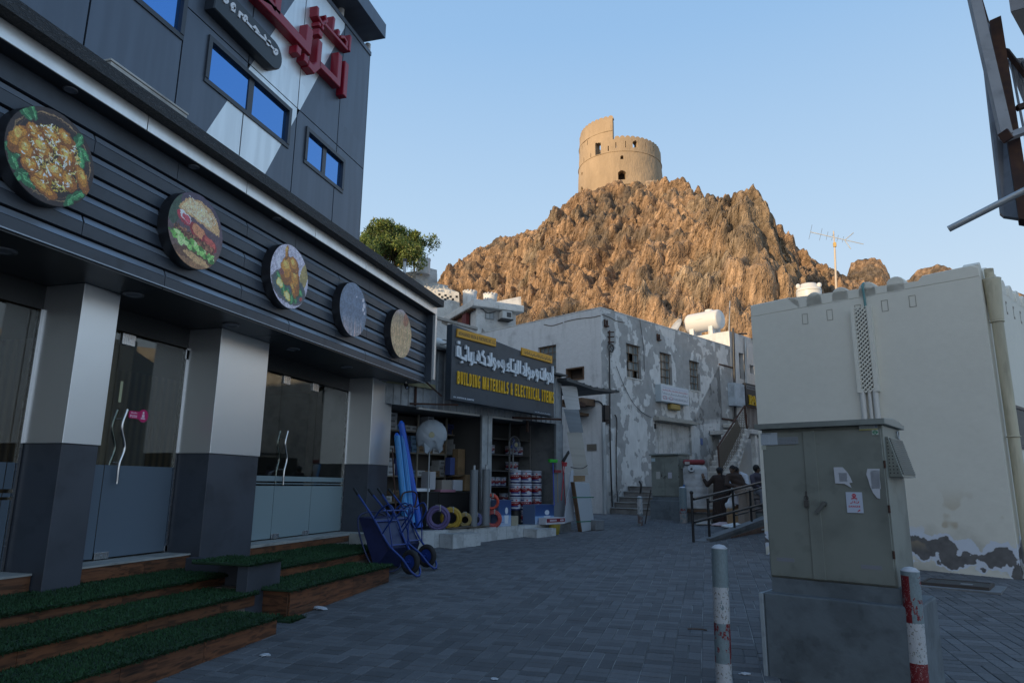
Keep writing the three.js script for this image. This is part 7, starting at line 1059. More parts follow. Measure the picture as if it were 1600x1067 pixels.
  // rain pipe on the far side of the corner
  T.add('rain_pipe', [RSb(rod([0.17, 0.4, 0.12], [0.17, 4.55, 0.12], 0.085, 0.085, 16)), RSb(lathe([[0.085, 0], [0.1, 0.04], [0.13, 0.7], [0.14, 0.74], [0.05, 0.74]], 18, 0.17, 4.5, 0.12)), RSb(rod([0.17, 5.2, 0.1], [0.17, 5.42, 0.1], 0.07, 0.07, 14)), RSb(torus(0, 0, 0, 0.092, 0.012, 6, 24).rotateX(Math.PI / 2).translate(0.17, 4.5, 0.12)), RSb(torus(0, 0, 0, 0.092, 0.012, 6, 24).rotateX(Math.PI / 2).translate(0.17, 2.6, 0.12))], pipeM);
  { const q = RS.rect(0.0, 1590, 640, 1606, 700), w = T.add('window', RSb(join([box(q.s0, q.s0 + 0.05, q.y0, q.y1, 0, 0.03), box(q.s0, q.s0 + 1.0, q.y1 - 0.05, q.y1, 0, 0.03), box(q.s0, q.s0 + 1.0, q.y0, q.y0 + 0.05, 0, 0.03)])), frameM); T.add('pane', RSb(box(q.s0 + 0.05, q.s0 + 1.0, q.y0 + 0.05, q.y1 - 0.05, 0.002, 0.01)), mat(0.05, 0.06, 0.07, 0.1), w); }
}
{
  // manhole cover with its frame and concrete apron
  const p = onGround(1497, 916), a = RB.rot + R(6), F = new Frame(p.x, p.z, a * 180 / Math.PI), T = new Thing(F, 'manhole_cover', 'rectangular raised dark manhole cover before the flaking wall', 'manhole cover', [0, gy(p.x, p.z), 0]); const y = gy(p.x, p.z);
  T.add('apron', cbox(-0.5, 0.56, y - 0.02, y + 0.012, -0.42, 0.42, 0.006), M.concrete); T.add('frame', [cbox(-0.42, 0.42, y, y + 0.055, -0.32, -0.28, 0.004), cbox(-0.42, 0.42, y, y + 0.055, 0.28, 0.32, 0.004), cbox(-0.42, -0.38, y, y + 0.055, -0.28, 0.28, 0.004), cbox(0.38, 0.42, y, y + 0.055, -0.28, 0.28, 0.004)], mat(0.06, 0.05, 0.045, 0.8)); T.add('cover', cbox(-0.378, 0.378, y, y + 0.045, -0.278, 0.278, 0.004), gm(0.07, 0.065, 0.06, 0.85, { bump: 0.01, bs: 6 })); T.add('lift_plate', cbox(0.05, 0.2, y + 0.045, y + 0.05, 0.0, 0.14, 0.003), gm(0.2, 0.2, 0.2, 0.8));
}
// ---------- electrical cabinets ----------
function cabinet(F, W, H0, H1, D, label, near) {
  const steel = gm(0.205, 0.222, 0.2, 0.48, { s: 0.5, bump: 0.0008 }), g = F.g(W / 2, 0), T = new Thing(F, 'electrical_cabinet', label, 'electrical cabinet', [W / 2, g, -D / 2]);
  const base = gm(0.125, 0.15, 0.17, 0.8, { s: 0.9, bump: 0.006 });
  T.add('concrete_base', [cbox(0, W, g - 0.2, H0 - 0.12, -D, 0, 0.02), box(0.06, W - 0.12, H0 - 0.12, H0, -D + 0.06, -0.06)], base); if (near) T.add('base_edge', cbox(-0.035, 0.0, g - 0.2, H0 - 0.13, -D + 0.02, 0.012, 0.006), gm(0.3, 0.34, 0.37, 0.8));
  const x0 = 0.05, x1 = W - 0.135, z = -0.05, b = -D + 0.05;
  T.add('body', cbox(x0, x1, H0, H1, b, z - 0.02, 0.008), steel);
  const mid = lerp(x0, x1, near ? 0.42 : 0.45);
  const dl = T.add('door', cbox(x0 + 0.012, mid - 0.002, H0 + 0.015, H1 - 0.03, z - 0.018, z, 0.005), steel), dr = T.add('door', [cbox(mid + 0.002, x1 - 0.012, H0 + 0.015, H1 - 0.03, z - 0.018, z, 0.005), cbox(mid - 0.05, mid + 0.05, H0 + 0.015, H1 - 0.03, z, z + 0.012, 0.004)], steel);
  T.add('roof', polySide([[z + 0.05, H1], [z + 0.05, H1 + 0.045], [(z + b) / 2, H1 + 0.07], [b - 0.03, H1 + 0.04], [b - 0.03, H1]], x0 - 0.04, x1 + 0.03, 0.004), gm(0.22, 0.24, 0.225, 0.45, { s: 0.5, bump: 0.0008 }));
  const sc = (H1 - H0) / 1.27;
  T.add('lever', [rod([mid + 0.085, H0 + 0.63 * sc, z], [mid + 0.085, H0 + 0.63 * sc, z + 0.03], 0.022, 0.02, 14), bar([mid + 0.09, H0 + 0.635 * sc, z + 0.03], [mid + 0.02, H0 + 0.555 * sc, z + 0.035], 0.028, 0.016)], mat(0.1, 0.105, 0.1, 0.5), dr);
  T.add('padlock', [cbox(mid - 0.075, mid - 0.035, H0 + 0.6 * sc, H0 + 0.655 * sc, z + 0.008, z + 0.03, 0.004), torus(mid - 0.055, H0 + 0.675 * sc, z + 0.02, 0.016, 0.0035, 6, 16), box(mid - 0.062, mid - 0.048, H0 + 0.66 * sc, H0 + 0.73 * sc, z, z + 0.012)], mat(0.07, 0.065, 0.06, 0.6), dl);
  for (const y of [0.25, 0.6, 0.95]) T.add('hinge', rod([x1 - 0.004, H0 + y * sc - 0.03, z + 0.004], [x1 - 0.004, H0 + y * sc + 0.03, z + 0.004], 0.009, 0.009, 8), M.rust, dr);
  // louvred vent hood on the right side, seen end on
  const v1 = lerp(H0, H1, 0.925), v0 = lerp(H0, H1, 0.67), za = z - 0.09, zb = b + 0.06, hood = T.add('vent_hood', [poly([[x1, v0], [x1 + 0.1, v0], [x1 + 0.02, v1], [x1, v1]], zb, za, [], 0.003)], steel);
  const sl = []; for (let i = 0; i < 17; i++) { const k = (i + 0.8) / 18.5, y = lerp(v1, v0, k), x = lerp(x1 + 0.02, x1 + 0.1, k); sl.push(box(x - 0.006, x + 0.01, y - 0.008, y + 0.006, zb + 0.02, za - 0.02)); } T.add('louvre', sl, gm(0.15, 0.165, 0.155, 0.5, { bump: 0.0008 }), hood);
  const hs = []; for (let i = 0; i < 11; i++) for (let c = 0; c < 3; c++) { const k = (i + 0.8) / 12, y = lerp(v1, v0, k), x = x1 + 0.013 + c * 0.026; if (x < lerp(x1 + 0.02, x1 + 0.1, k) - 0.012) hs.push(rod([x, y, za - 0.001], [x, y, za + 0.0015], 0.0055, 0.0055, 8)); } T.add('vent_hole', hs, M.black, hood);
  T.add('lifting_ring', torus(0, 0, 0, 0.032, 0.006, 8, 24).rotateY(Math.PI / 2).translate(x1 + 0.012, H1 - 0.055, b + 0.14), M.galv);
  return { T, x0, x1, mid, z, b, dl, dr };
}
{
  const C = cabinet(CA, 1.17, 1.0, 2.265, 0.78, 'large grey green electrical cabinet on a concrete base, nearest the camera, with torn notices', true), { T, z, dl, dr } = C;
  const q = (x, y) => CA.on(x, y, z + 0.008), note = (name, pts, m, par) => T.add(name, poly(pts.map(([x, y]) => q(1170 + x / 4.85, 640 + y / 4.85)), z + 0.0065, z + 0.0085), m, par);
  const prt = (name, a, b, c, d, w, h, draw, par) => { const p = q(1170 + a / 4.85, 640 + d / 4.85), r = q(1170 + c / 4.85, 640 + b / 4.85), p2 = q(1170 + a / 4.85, 640 + b / 4.85), r2 = q(1170 + c / 4.85, 640 + d / 4.85); const y0 = (p[1] + r2[1]) / 2, y1 = (p2[1] + r[1]) / 2; T.add(name, printBox(p[0], r[0], y0, y1, z + 0.0065, z + 0.0085), mat(1, 1, 1, 0.7, { map: canvasTex(w, h, draw) }), par); };
  const lines = (x, x0, y0, w, n, dy, c) => { x.fillStyle = c; for (let i = 0; i < n; i++) { let a = x0; while (a < x0 + w) { const l = rr(4, 16); x.fillRect(a, y0 + i * dy, Math.min(l, x0 + w - a), 2); a += l + 4; } } };
  prt('notice', 96, 176, 217, 268, 128, 96, (x) => { x.fillStyle = '#a9b3bd'; x.fillRect(0, 0, 128, 96); x.strokeStyle = '#7b858f'; x.strokeRect(3, 14, 122, 78); x.strokeRect(3, 14, 70, 78); lines(x, 8, 22, 50, 9, 8, '#838c96'); lines(x, 80, 22, 36, 9, 8, '#8b949e'); x.fillStyle = '#6f7882'; x.fillRect(10, 4, 70, 5); }, dl);
  prt('name_plate', 226, 208, 374, 262, 128, 48, (x) => { x.fillStyle = '#7e848a'; x.fillRect(0, 0, 128, 48); lines(x, 8, 10, 112, 4, 9, '#4c5258'); }, dl); prt('small_label', 100, 273, 132, 305, 32, 32, (x) => { x.fillStyle = '#a5a99e'; x.fillRect(0, 0, 32, 32); }, dl);
  prt('maker_label', 840, 118, 978, 155, 128, 32, (x) => { x.fillStyle = '#8d9494'; x.fillRect(0, 0, 128, 32); x.fillStyle = '#a8a45e'; x.fillRect(0, 25, 128, 7); lines(x, 10, 8, 90, 2, 8, '#5a6068'); x.fillStyle = '#5b6b86'; x.fillRect(112, 3, 12, 14); }, dr);
  prt('green_mark', 938, 152, 984, 192, 64, 64, (x) => { x.fillStyle = '#aab4ae'; x.fillRect(0, 0, 64, 64); x.strokeStyle = '#2d7a58'; x.lineWidth = 9; x.beginPath(); x.moveTo(32, 8); x.lineTo(56, 32); x.lineTo(32, 56); x.lineTo(8, 32); x.closePath(); x.stroke(); x.beginPath(); x.moveTo(18, 32); x.lineTo(46, 32); x.stroke(); }, dr);
  note('torn_paper', [[645, 436], [714, 436], [752, 478], [772, 512], [789, 553], [764, 556], [783, 594], [728, 562], [658, 558]], mat(0.5, 0.52, 0.57, 0.9), dr);
  note('torn_paper', [[902, 448], [994, 448], [999, 676], [975, 668], [945, 630], [922, 580], [908, 530], [893, 490]], mat(0.5, 0.52, 0.57, 0.9), dr);
  prt('printed_lines', 690, 480, 745, 545, 48, 64, (x) => { x.fillStyle = '#bcc0c8'; x.fillRect(0, 0, 48, 64); lines(x, 3, 6, 40, 6, 10, '#abafb8'); }, dr); prt('printed_lines', 935, 460, 990, 600, 48, 128, (x) => { x.fillStyle = '#bcc0c8'; x.fillRect(0, 0, 48, 128); lines(x, 3, 6, 42, 10, 12, '#abafb8'); }, dr);
  prt('danger_label', 750, 625, 860, 782, 128, 192, (x) => { x.fillStyle = '#b4bed0'; x.fillRect(0, 0, 128, 192); x.fillStyle = '#b3202e'; x.beginPath(); x.arc(64, 32, 17, 0, 7); x.fill(); x.fillRect(54, 42, 20, 14); x.fillStyle = '#b4bed0'; x.beginPath(); x.arc(57, 32, 4.5, 0, 7); x.arc(71, 32, 4.5, 0, 7); x.fill(); x.fillRect(58, 48, 2, 8); x.fillRect(64, 48, 2, 8); x.fillRect(70, 48, 2, 8); x.strokeStyle = '#b3202e'; x.lineWidth = 5; x.beginPath(); x.moveTo(40, 54); x.lineTo(88, 66); x.moveTo(88, 54); x.lineTo(40, 66); x.stroke(); x.lineWidth = 6; x.beginPath(); x.moveTo(98, 84); x.lineTo(92, 100); x.lineTo(70, 98); x.moveTo(66, 82); x.lineTo(64, 102); x.moveTo(56, 96); x.lineTo(40, 100); x.lineTo(30, 108); x.stroke(); x.fillStyle = '#b3202e'; x.fillRect(80, 76, 6, 6); x.fillRect(48, 80, 6, 6); x.font = 'bold 23px sans-serif'; x.fillText('DANGER', 14, 142, 104); x.beginPath(); x.moveTo(104, 156); x.lineTo(78, 176); x.lineTo(90, 176); x.lineTo(74, 188); x.lineTo(110, 168); x.lineTo(98, 168); x.fill(); }, dr);
  { const a = CA.on(1214, 873, z), b = CA.on(1242, 879, z); T.add('rating_plate', box(a[0], b[0], a[1] - 0.018, a[1] + 0.012, z, z + 0.002), mat(0.2, 0.21, 0.24, 0.6), dl); const c = CA.on(1346, 884, z), d = CA.on(1379, 890, z); T.add('rating_plate', box(c[0], d[0], c[1] - 0.022, c[1] + 0.01, z, z + 0.002), mat(0.2, 0.21, 0.24, 0.6), dr); }
}
{
  const a = onGround(1016.5, 810), b = onGround(1064, 815), deg = Math.atan2(-(b.z - a.z), b.x - a.x) * 180 / Math.PI * 0.35 + 18 * 0 - 16, F = new Frame(a.x, a.z, deg), w = F.on(1063, 780, 0)[0];
  const y0 = F.on(1040, 776, 0)[1], y1 = F.on(1040, 711, 0)[1], C = cabinet(F, w + 0.09, y0, y1, 0.75, 'far grey green electrical cabinet on a slate grey base before the flaking wall', false), { T, z, dl, dr, x0, x1 } = C;
  T.add('notice', box(x0 + 0.2, x0 + 0.36, lerp(y0, y1, 0.42), lerp(y0, y1, 0.6), z + 0.007, z + 0.009), mat(0.38, 0.38, 0.36, 0.8), dl); T.add('danger_label', [box(x1 - 0.4, x1 - 0.26, lerp(y0, y1, 0.44), lerp(y0, y1, 0.58), z + 0.007, z + 0.009)], mat(0.42, 0.42, 0.48, 0.8), dr); T.add('blue_label', box(x0 + 0.03, x0 + 0.18, lerp(y0, y1, 0.85), lerp(y0, y1, 0.93), z + 0.007, z + 0.009), mat(0.35, 0.45, 0.5, 0.8), dl);
}
// ---------- bollards ----------
const paintTex = (s, bands) => { const H = 512, W = 256; return tex(W, H, (u, v) => { // v = height fraction
  const n = fb(u, v * 2, 10, 5, s), n2 = fb(u, v * 2, 40, 4, s + 3), crackle = Math.abs(fb(u, v * 2, 26, 4, s + 5) - 0.5), met = [0.17, 0.22, 0.24].map((q) => q * (0.8 + 0.4 * n2)); let c = met;
  for (const [v0, v1, rgb, wear] of bands) if (v >= v0 && v < v1) { const edge = n * 0.75 + n2 * 0.25; if (edge > wear(u)) c = rgb.map((q) => q * (0.82 + 0.3 * n2)); if (rgb[1] < 0.1 && edge > wear(u) && crackle < 0.018 && n2 > 0.42) c = [0.36, 0.36, 0.36]; if (rgb[1] > 0.3 && n2 > 0.66) c = [0.2, 0.19, 0.17]; }
  return c; }); };
function bollard(px, py, topPy, lean, label, s, bands, r = 0.064) {
  const p = onGround(px, py), F = new Frame(p.x, p.z, 0), y1 = F.on(px, topPy, 0)[1], h = y1 - p.y, T = new Thing(F, 'bollard', label, 'bollard', [0, p.y, 0]);
  const g = new THREE.CylinderGeometry(r, r, h + 0.15, 32, 1, true).translate(0, p.y + (h - 0.15) / 2, 0), m = mat(1, 1, 1, 0.55, { map: paintTex(s, bands), bumpMap: rep(T_fine, 2), bumpScale: 0.002 });
  T.add('post', g, m); T.add('cap', lathe([[r, 0], [r * 0.98, 0.006], [r * 0.6, 0.026], [0, 0.034]], 32, 0, y1, 0), mat(0.5, 0.51, 0.54, 0.7, { map: T_grime })); T.g.rotation.set(lean[0], 0, lean[1]); return T;
}
const red = [0.16, 0.008, 0.012], wht = [0.46, 0.47, 0.49];
bollard(1132, 1072, 857, [0, -0.015], 'striped red and white bollard, more bare grey metal, left of the near cabinet', 201, [[0, 0.27, wht, () => 0.28], [0.27, 0.52, red, (u) => Math.cos((u - 0.4) * 6.283) > 0 ? 0.36 : 0.6], [0.52, 0.75, wht, () => 0.33], [0.75, 0.86, red, (u) => Math.cos((u - 0.42) * 6.283) > 0.35 ? 0.4 : 0.75]]);
bollard(1440, 1100, 893, [0, -0.02], 'striped red and white bollard in front of the near cabinet, right one of the pair', 233, [[0, 0.2, wht, () => 0.28], [0.2, 0.4, red, () => 0.3], [0.4, 0.66, wht, () => 0.3], [0.66, 0.97, red, (u) => Math.cos((u - 0.15) * 6.283) > 0.2 ? 0.62 : 0.3]], 0.066);
{
  const T = bollard(1001, 821, 777, [0, 0.0], 'broken worn bollard stub beside the stone steps', 255, [[0, 0.5, [0.14, 0.1, 0.1], () => 0.45], [0.5, 0.95, wht, () => 0.35]], 0.075); const p = T.base; T.add('cable_stub', [tube([[0.02, p.y + 0.9, 0], [0.05, p.y + 1.15, 0.02], [0.0, p.y + 1.25, 0]], 0.03, 6), bar([0.14, p.y + 0.05, 0.1], [0.33, p.y + 1.0, 0.05], 0.035, 0.03)], M.black);
  bollard(1069, 817, 762, [0, 0], 'bent blue grey pipe post against the right side of the far cabinet', 266, [[0, 0.35, [0.3, 0.28, 0.27], () => 0.42], [0.36, 0.48, [0.2, 0.02, 0.02], () => 0.5]], 0.11);
}
// ---------- ramp railing ----------
{
  const T = new Thing(WO, 'ramp_railing', 'black tube railing with two rails along the sloping ramp', 'railing', (() => { const p = onGround(1083, 847); return [p.x, p.y, p.z]; })());
  const bp = [[1084, 847, 771], [1109, 840, 779], [1149, 838, 764], [1176, 831, 766], [1215, 822, 745]], feet = bp.map(([x, y]) => onGround(x, y)), tops = bp.map(([x, , ty], i) => { const p = feet[i]; return V(p.x, new Frame(p.x, p.z, 0).on(x, ty, 0)[1], p.z); });
  // keep the posts on one straight run
  const A = feet[0], e = onGround(1176, 831).sub(A), dir = V(e.x, 0, e.z).normalize(); const F = new Frame(A.x, A.z, Math.atan2(-dir.z, dir.x) * 180 / Math.PI);
  const S = bp.map(([x, y, ty]) => [F.on(x, y, 0), F.on(x, ty, 0)]), pt = (s, y) => F.w(s, y, 0);
  S.forEach(([b, t], i) => T.add('post', [rod(pt(b[0], b[1] - 0.05), pt(b[0], t[1]), 0.03, 0.03, 12), ...(i === 0 ? [ball(pt(b[0], t[1]).x, t[1] + 0.02, pt(b[0], t[1]).z, 0.045)] : [])], M.blackPaint));
  const r = (x0, y0, x1, y1, o, rad) => { const a = F.on(x0, y0, o), b = F.on(x1, y1, o); T.add('rail', rod(F.w(a[0], a[1], o), F.w(b[0], b[1], o), rad, rad, 10), M.blackPaint); };
  r(1084, 780, 1222, 746, 0.03, 0.032); r(1109, 784, 1222, 754, -0.25, 0.026); r(1084, 816, 1222, 780, 0.03, 0.032); r(1149, 805, 1222, 786, -0.25, 0.026);
  const c0 = onGround(1094, 848), c1 = onGround(1120, 853), K = new Thing(F, 'ramp', 'low concrete ramp with a reddish stone side along the black railing', 'ramp', [2, A.y, -0.4]);
  const gl = (s) => F.g(s, 0); const len = 9; K.add('deck', poly([[0.2, gl(0.2) - 0.1], [len, gl(len) - 0.1], [len, gl(len) + 0.75], [0.2, gl(0.2) + 0.01]], -0.1, 0.25, [], 0.01), M.concrete); K.add('stone_side', poly([[1.4, gl(1.4) - 0.1], [len, gl(len) - 0.1], [len, gl(len) + 0.5], [1.4, gl(1.4) + 0.02]], 0.25, 0.27), mat(0.2, 0.12, 0.09, 0.9, { map: rep(T_grime, 1.5), bumpMap: T_noise, bumpScale: 0.02 })); K.add('edge_curb', bar(F.w(0.2, gl(0.2) + 0.02, 0.25).sub(F.o).length() ? [0.3, gl(0.3) + 0.03, 0.22] : [0, 0, 0], [len, gl(len) + 0.76, 0.22], 0.08, 0.1), M.concrete);
}
// ---------- house, tank and antenna behind the cream building ----------
{
  const c = atDist(1270, 475, 33), F = new Frame(c.x, c.z, -20), T = new Thing(F, 'white_house', 'low white house whose sunlit parapet shows above the cream battlements', 'house', [0, 0.8, -2]); const q = F.quad(0, [[1238, 500], [1238, 466], [1308, 466], [1308, 500]]);
  T.add('wall', [box(q.s0, q.s1 + 0.6, 0.5, q.y1 - 0.25, -5, 0)], oldWhite); T.add('parapet', [cbox(q.s0, q.s1 + 0.6, q.y1 - 0.25, q.y1 - 0.05, -0.25, 0.03, 0.02), cbox(q.s0, q.s0 + 0.25, q.y1 - 0.25, q.y1 - 0.05, -5, -0.25, 0.02), cbox(F.on(1287, 470, 0)[0], F.on(1306, 470, 0)[0], q.y1 - 0.05, F.on(1296, 459.5, 0)[1], -0.3, 0, 0.02)], M.white);
  const k = atDist(1265.5, 470, 34), r = 17.5 * 34 / 1067, W = new Thing(WO, 'roof_water_tank', 'upright white plastic water tank standing in the sun above the cream battlements', 'water tank', [k.x, k.y - 0.6, k.z]), yb = k.y - 0.6, yt = atDist(1265, 452, 34).y; W.add('drum', lathe([[0, 0], [r, 0], [r, yt - yb - 0.1], [r * 0.97, yt - yb], [r * 0.75, yt - yb + 0.08], [r * 0.72, yt - yb + 0.2], [r * 0.62, yt - yb + 0.24], [0, yt - yb + 0.26]], 32, k.x, yb, k.z), M.whitePlastic); for (const d of [-0.85, 0.8]) W.add('lifting_lug', ball(k.x + d * r, yt + 0.12, k.z + 0.2, 0.11, 1, 1.2, 0.8), M.whitePlastic); W.add('hoop', torus(0, 0, 0, r * 1.005, 0.02, 6, 36).rotateX(Math.PI / 2).translate(k.x, yt - 0.12, k.z), mat(0.6, 0.58, 0.5, 0.6));
  const d = 31, P = (x, y) => atDist(x, y, d), A = new Thing(WO, 'tv_antenna', 'thin television antenna on a tall mast against the sky', 'antenna', P(1308, 470).toArray());
  A.add('mast', [rod(P(1308, 470), P(1305, 390), 0.045, 0.04, 8), rod(P(1305, 390), P(1303, 361), 0.03, 0.025, 8)], mat(0.5, 0.42, 0.33, 0.6)); const boom = A.add('boom', rod(P(1267, 362.5), P(1350, 381.5), 0.022, 0.018, 6), M.galv); A.add('amplifier_box', cbox(P(1305, 383).x - 0.06, P(1305, 383).x + 0.06, P(1305, 386).y, P(1305, 379).y, P(1305, 383).z - 0.06, P(1305, 383).z + 0.06, 0.02), mat(0.5, 0.33, 0.1, 0.5));
  A.add('reflector', [rod(P(1320.5, 375), P(1334.5, 363.5), 0.018), rod(P(1320.5, 375), P(1330, 389), 0.018)], M.galv, boom); const B0 = P(1267, 362.5), B1 = P(1350, 381.5), ac = V(0.15, 0.75, 0.9); for (const [f, l] of [[0.0, 0.9], [0.2, 0.75], [0.32, 0.5], [0.42, 0.42], [0.52, 0.38], [0.62, 0.36]]) { const m = B0.clone().lerp(B1, f), v = ac.clone().normalize().multiplyScalar(l * 0.4); A.add('element', rod(m.clone().sub(v), m.clone().add(v), 0.008, 0.008, 5), M.galv, boom); }
}
// ---------- metal awning at the upper right ----------
{
  const d = 7, P = (x, y, o = 0) => { const p = atDist(x, y, d + o); return [p.x, p.y, p.z]; }, T = new Thing(WO, 'metal_awning', 'underside of a rusty steel framed sheet metal awning jutting in at the upper right', 'awning', P(1700, 200));
  const tri = (a, b, c, e, th = 0.05, n = V(0.3, -0.2, -0.9)) => { const q = [a, b, c, e].map((p) => V(...p)), N = n.normalize().multiplyScalar(th), G = new THREE.BufferGeometry(), f = q, k = q.map((p) => p.clone().add(N)), L = [], quad = (w, x, y, z) => { for (const p of [w, x, y, w, y, z]) L.push(p.x, p.y, p.z); }; quad(...f); quad(k[3], k[2], k[1], k[0]); for (let i = 0; i < 4; i++) { const j = (i + 1) % 4; quad(f[j], f[i], k[i], k[j]); } G.setAttribute('position', new THREE.Float32BufferAttribute(L, 3)); G.computeVertexNormals(); return muv(G); };
  const sheet = gm(0.2, 0.21, 0.235, 0.5, { metal: 0.3 }), strut = gm(0.3, 0.3, 0.31, 0.6, { metal: 0.3 });
  T.add('sheet', [tri(P(1532, 60, 0.3), P(1563, 332, 0.05), P(1569, 337), P(1540, 30, 0.3)), tri(P(1569, 337), P(1596, 341, -0.1), P(1568, 60, 0.3), P(1540, 30, 0.3))], sheet);
  T.add('sheet', [tri(P(1574, 92, 0.55), P(1640, 260, 0.5), P(1680, 260, 0.5), P(1600, 90, 0.55), 0.02)], gm(0.42, 0.44, 0.47, 0.5, { metal: 0.2 }));
  for (let i = 0; i < 5; i++) T.add('rib', bar(P(1580 + i * 6, 96, 0.5), P(1612 + i * 14, 260, 0.45), 0.015, 0.015), sheet);
  T.add('edge_trim', bar(P(1573, 78, 0.5), P(1640, 165, 0.5), 0.04, 0.05), M.rust);
  T.add('beam', [tri(P(1547, 32, 0.2), P(1593, 341, -0.15), P(1616, 345, -0.15), P(1565, 24, 0.2), 0.12)], M.rust); T.add('upper_beam', [tri(P(1526, -10, 0.45), P(1549, 40, 0.35), P(1547, 34, 0.35), P(1534, -10, 0.45), 0.12)], M.rust);
  T.add('strut', bar(P(1519, -20, 0.1), P(1573, 213, -0.15), 0.085, 0.085), strut); T.add('cross_bar', bar(P(1568, 217, -0.2), P(1640, 190, 0.1), 0.055, 0.055), strut); T.add('joint_plate', bar(P(1568, 206, -0.22), P(1577, 219, -0.22), 0.08, 0.03), M.rust); T.add('cross_bar', bar(P(1590, 169, 0.1), P(1660, 145, 0.3), 0.045, 0.045), M.rust);
  const p0 = P(1483, 358, -0.3), p1 = P(1660, 268, -0.3), L = new Thing(WO, 'metal_pole', 'bare grey metal pole end slanting in at the right under the awning', 'pole', p0); L.add('pole', rod(p0, p1, 0.028, 0.028, 14), M.galv);
  const G = new Thing(WO, 'gutter_box', 'dark boxy gutter end at the top right corner', 'gutter', P(1640, 0)); G.add('casing', tri(P(1573, -30), P(1580, 18), P(1680, -10), P(1660, -70), 0.5, V(0.5, 0.3, -0.8)), sheet); G.add('underside', tri(P(1580, 18.5), P(1604, 62), P(1690, 30), P(1680, -9), 0.3, V(0.5, 0.5, -0.8)), M.blackPaint);
}

// ---------- people by the ramp ----------
function nets(sdf, lo, hi, c) {      // naive surface nets over a box
  const n = [0, 1, 2].map((i) => Math.max(2, Math.ceil((hi[i] - lo[i]) / c) + 1)), [nx, ny, nz] = n, F = new Float32Array(nx * ny * nz), id = (i, j, k) => (k * ny + j) * nx + i;
  for (let k = 0; k < nz; k++) for (let j = 0; j < ny; j++) for (let i = 0; i < nx; i++) F[id(i, j, k)] = sdf(lo[0] + i * c, lo[1] + j * c, lo[2] + k * c);
  const vid = new Int32Array(nx * ny * nz).fill(-1), pos = [], idx = [];
  for (let k = 0; k < nz - 1; k++) for (let j = 0; j < ny - 1; j++) for (let i = 0; i < nx - 1; i++) {
    let s = 0, X = 0, Y = 0, Z = 0, m = 0; const f = (a, b, d) => F[id(i + a, j + b, k + d)];
    for (let q = 0; q < 8; q++) if (f(q & 1, (q >> 1) & 1, q >> 2) < 0) m |= 1 << q; if (m === 0 || m === 255) continue;
    for (let a = 0; a < 8; a++) for (let ax = 0; ax < 3; ax++) { if (a & (1 << ax)) continue; const b = a | (1 << ax), fa = f(a & 1, (a >> 1) & 1, a >> 2), fb2 = f(b & 1, (b >> 1) & 1, b >> 2); if ((fa < 0) === (fb2 < 0)) continue; const t = fa / (fa - fb2); X += (a & 1) + (ax === 0 ? t : 0); Y += ((a >> 1) & 1) + (ax === 1 ? t : 0); Z += (a >> 2) + (ax === 2 ? t : 0); s++; }
    vid[id(i, j, k)] = pos.length / 3; pos.push(lo[0] + (i + X / s) * c, lo[1] + (j + Y / s) * c, lo[2] + (k + Z / s) * c);
  }
  for (let k = 1; k < nz - 1; k++) for (let j = 1; j < ny - 1; j++) for (let i = 1; i < nx - 1; i++) {
    const a = F[id(i, j, k)] < 0; const q = (A, B, C, D, flip) => { if (A < 0 || B < 0 || C < 0 || D < 0) return; flip ? idx.push(A, C, B, A, D, C) : idx.push(A, B, C, A, C, D); };
    if (a !== F[id(i + 1, j, k)] < 0) q(vid[id(i, j - 1, k - 1)], vid[id(i, j, k - 1)], vid[id(i, j, k)], vid[id(i, j - 1, k)], !a);
    if (a !== F[id(i, j + 1, k)] < 0) q(vid[id(i - 1, j, k - 1)], vid[id(i - 1, j, k)], vid[id(i, j, k)], vid[id(i, j, k - 1)], !a);
    if (a !== F[id(i, j, k + 1)] < 0) q(vid[id(i - 1, j - 1, k)], vid[id(i, j - 1, k)], vid[id(i, j, k)], vid[id(i - 1, j, k)], !a);
  }
  const g = new THREE.BufferGeometry(); g.setAttribute('position', new THREE.Float32BufferAttribute(pos, 3)); g.setIndex(idx); g.computeVertexNormals(); return muv(flat(g), 2);
}
const smin = (a, b, k) => { const h = clamp(0.5 + 0.5 * (b - a) / k); return lerp(b, a, h) - k * h * (1 - h); };
function cap(p, a, b, r0, r1, fz = 1) { const x = p[0] - a[0], y = p[1] - a[1], z = (p[2] - a[2]) / fz, u = b[0] - a[0], v = b[1] - a[1], w = (b[2] - a[2]) / fz, t = clamp((x * u + y * v + z * w) / (u * u + v * v + w * w + 1e-9)); return (Math.hypot(x - u * t, y - v * t, z - w * t) - lerp(r0, r1, t)) * Math.min(1, fz); }
const ell = (p, c, r) => { const k = Math.hypot((p[0] - c[0]) / r[0], (p[1] - c[1]) / r[1], (p[2] - c[2]) / r[2]); return (k - 1) * Math.min(...r); };
const uni = (list, k) => (x, y, z) => { let d = 9; for (const f of list) d = smin(d, f([x, y, z]), k); return d; };
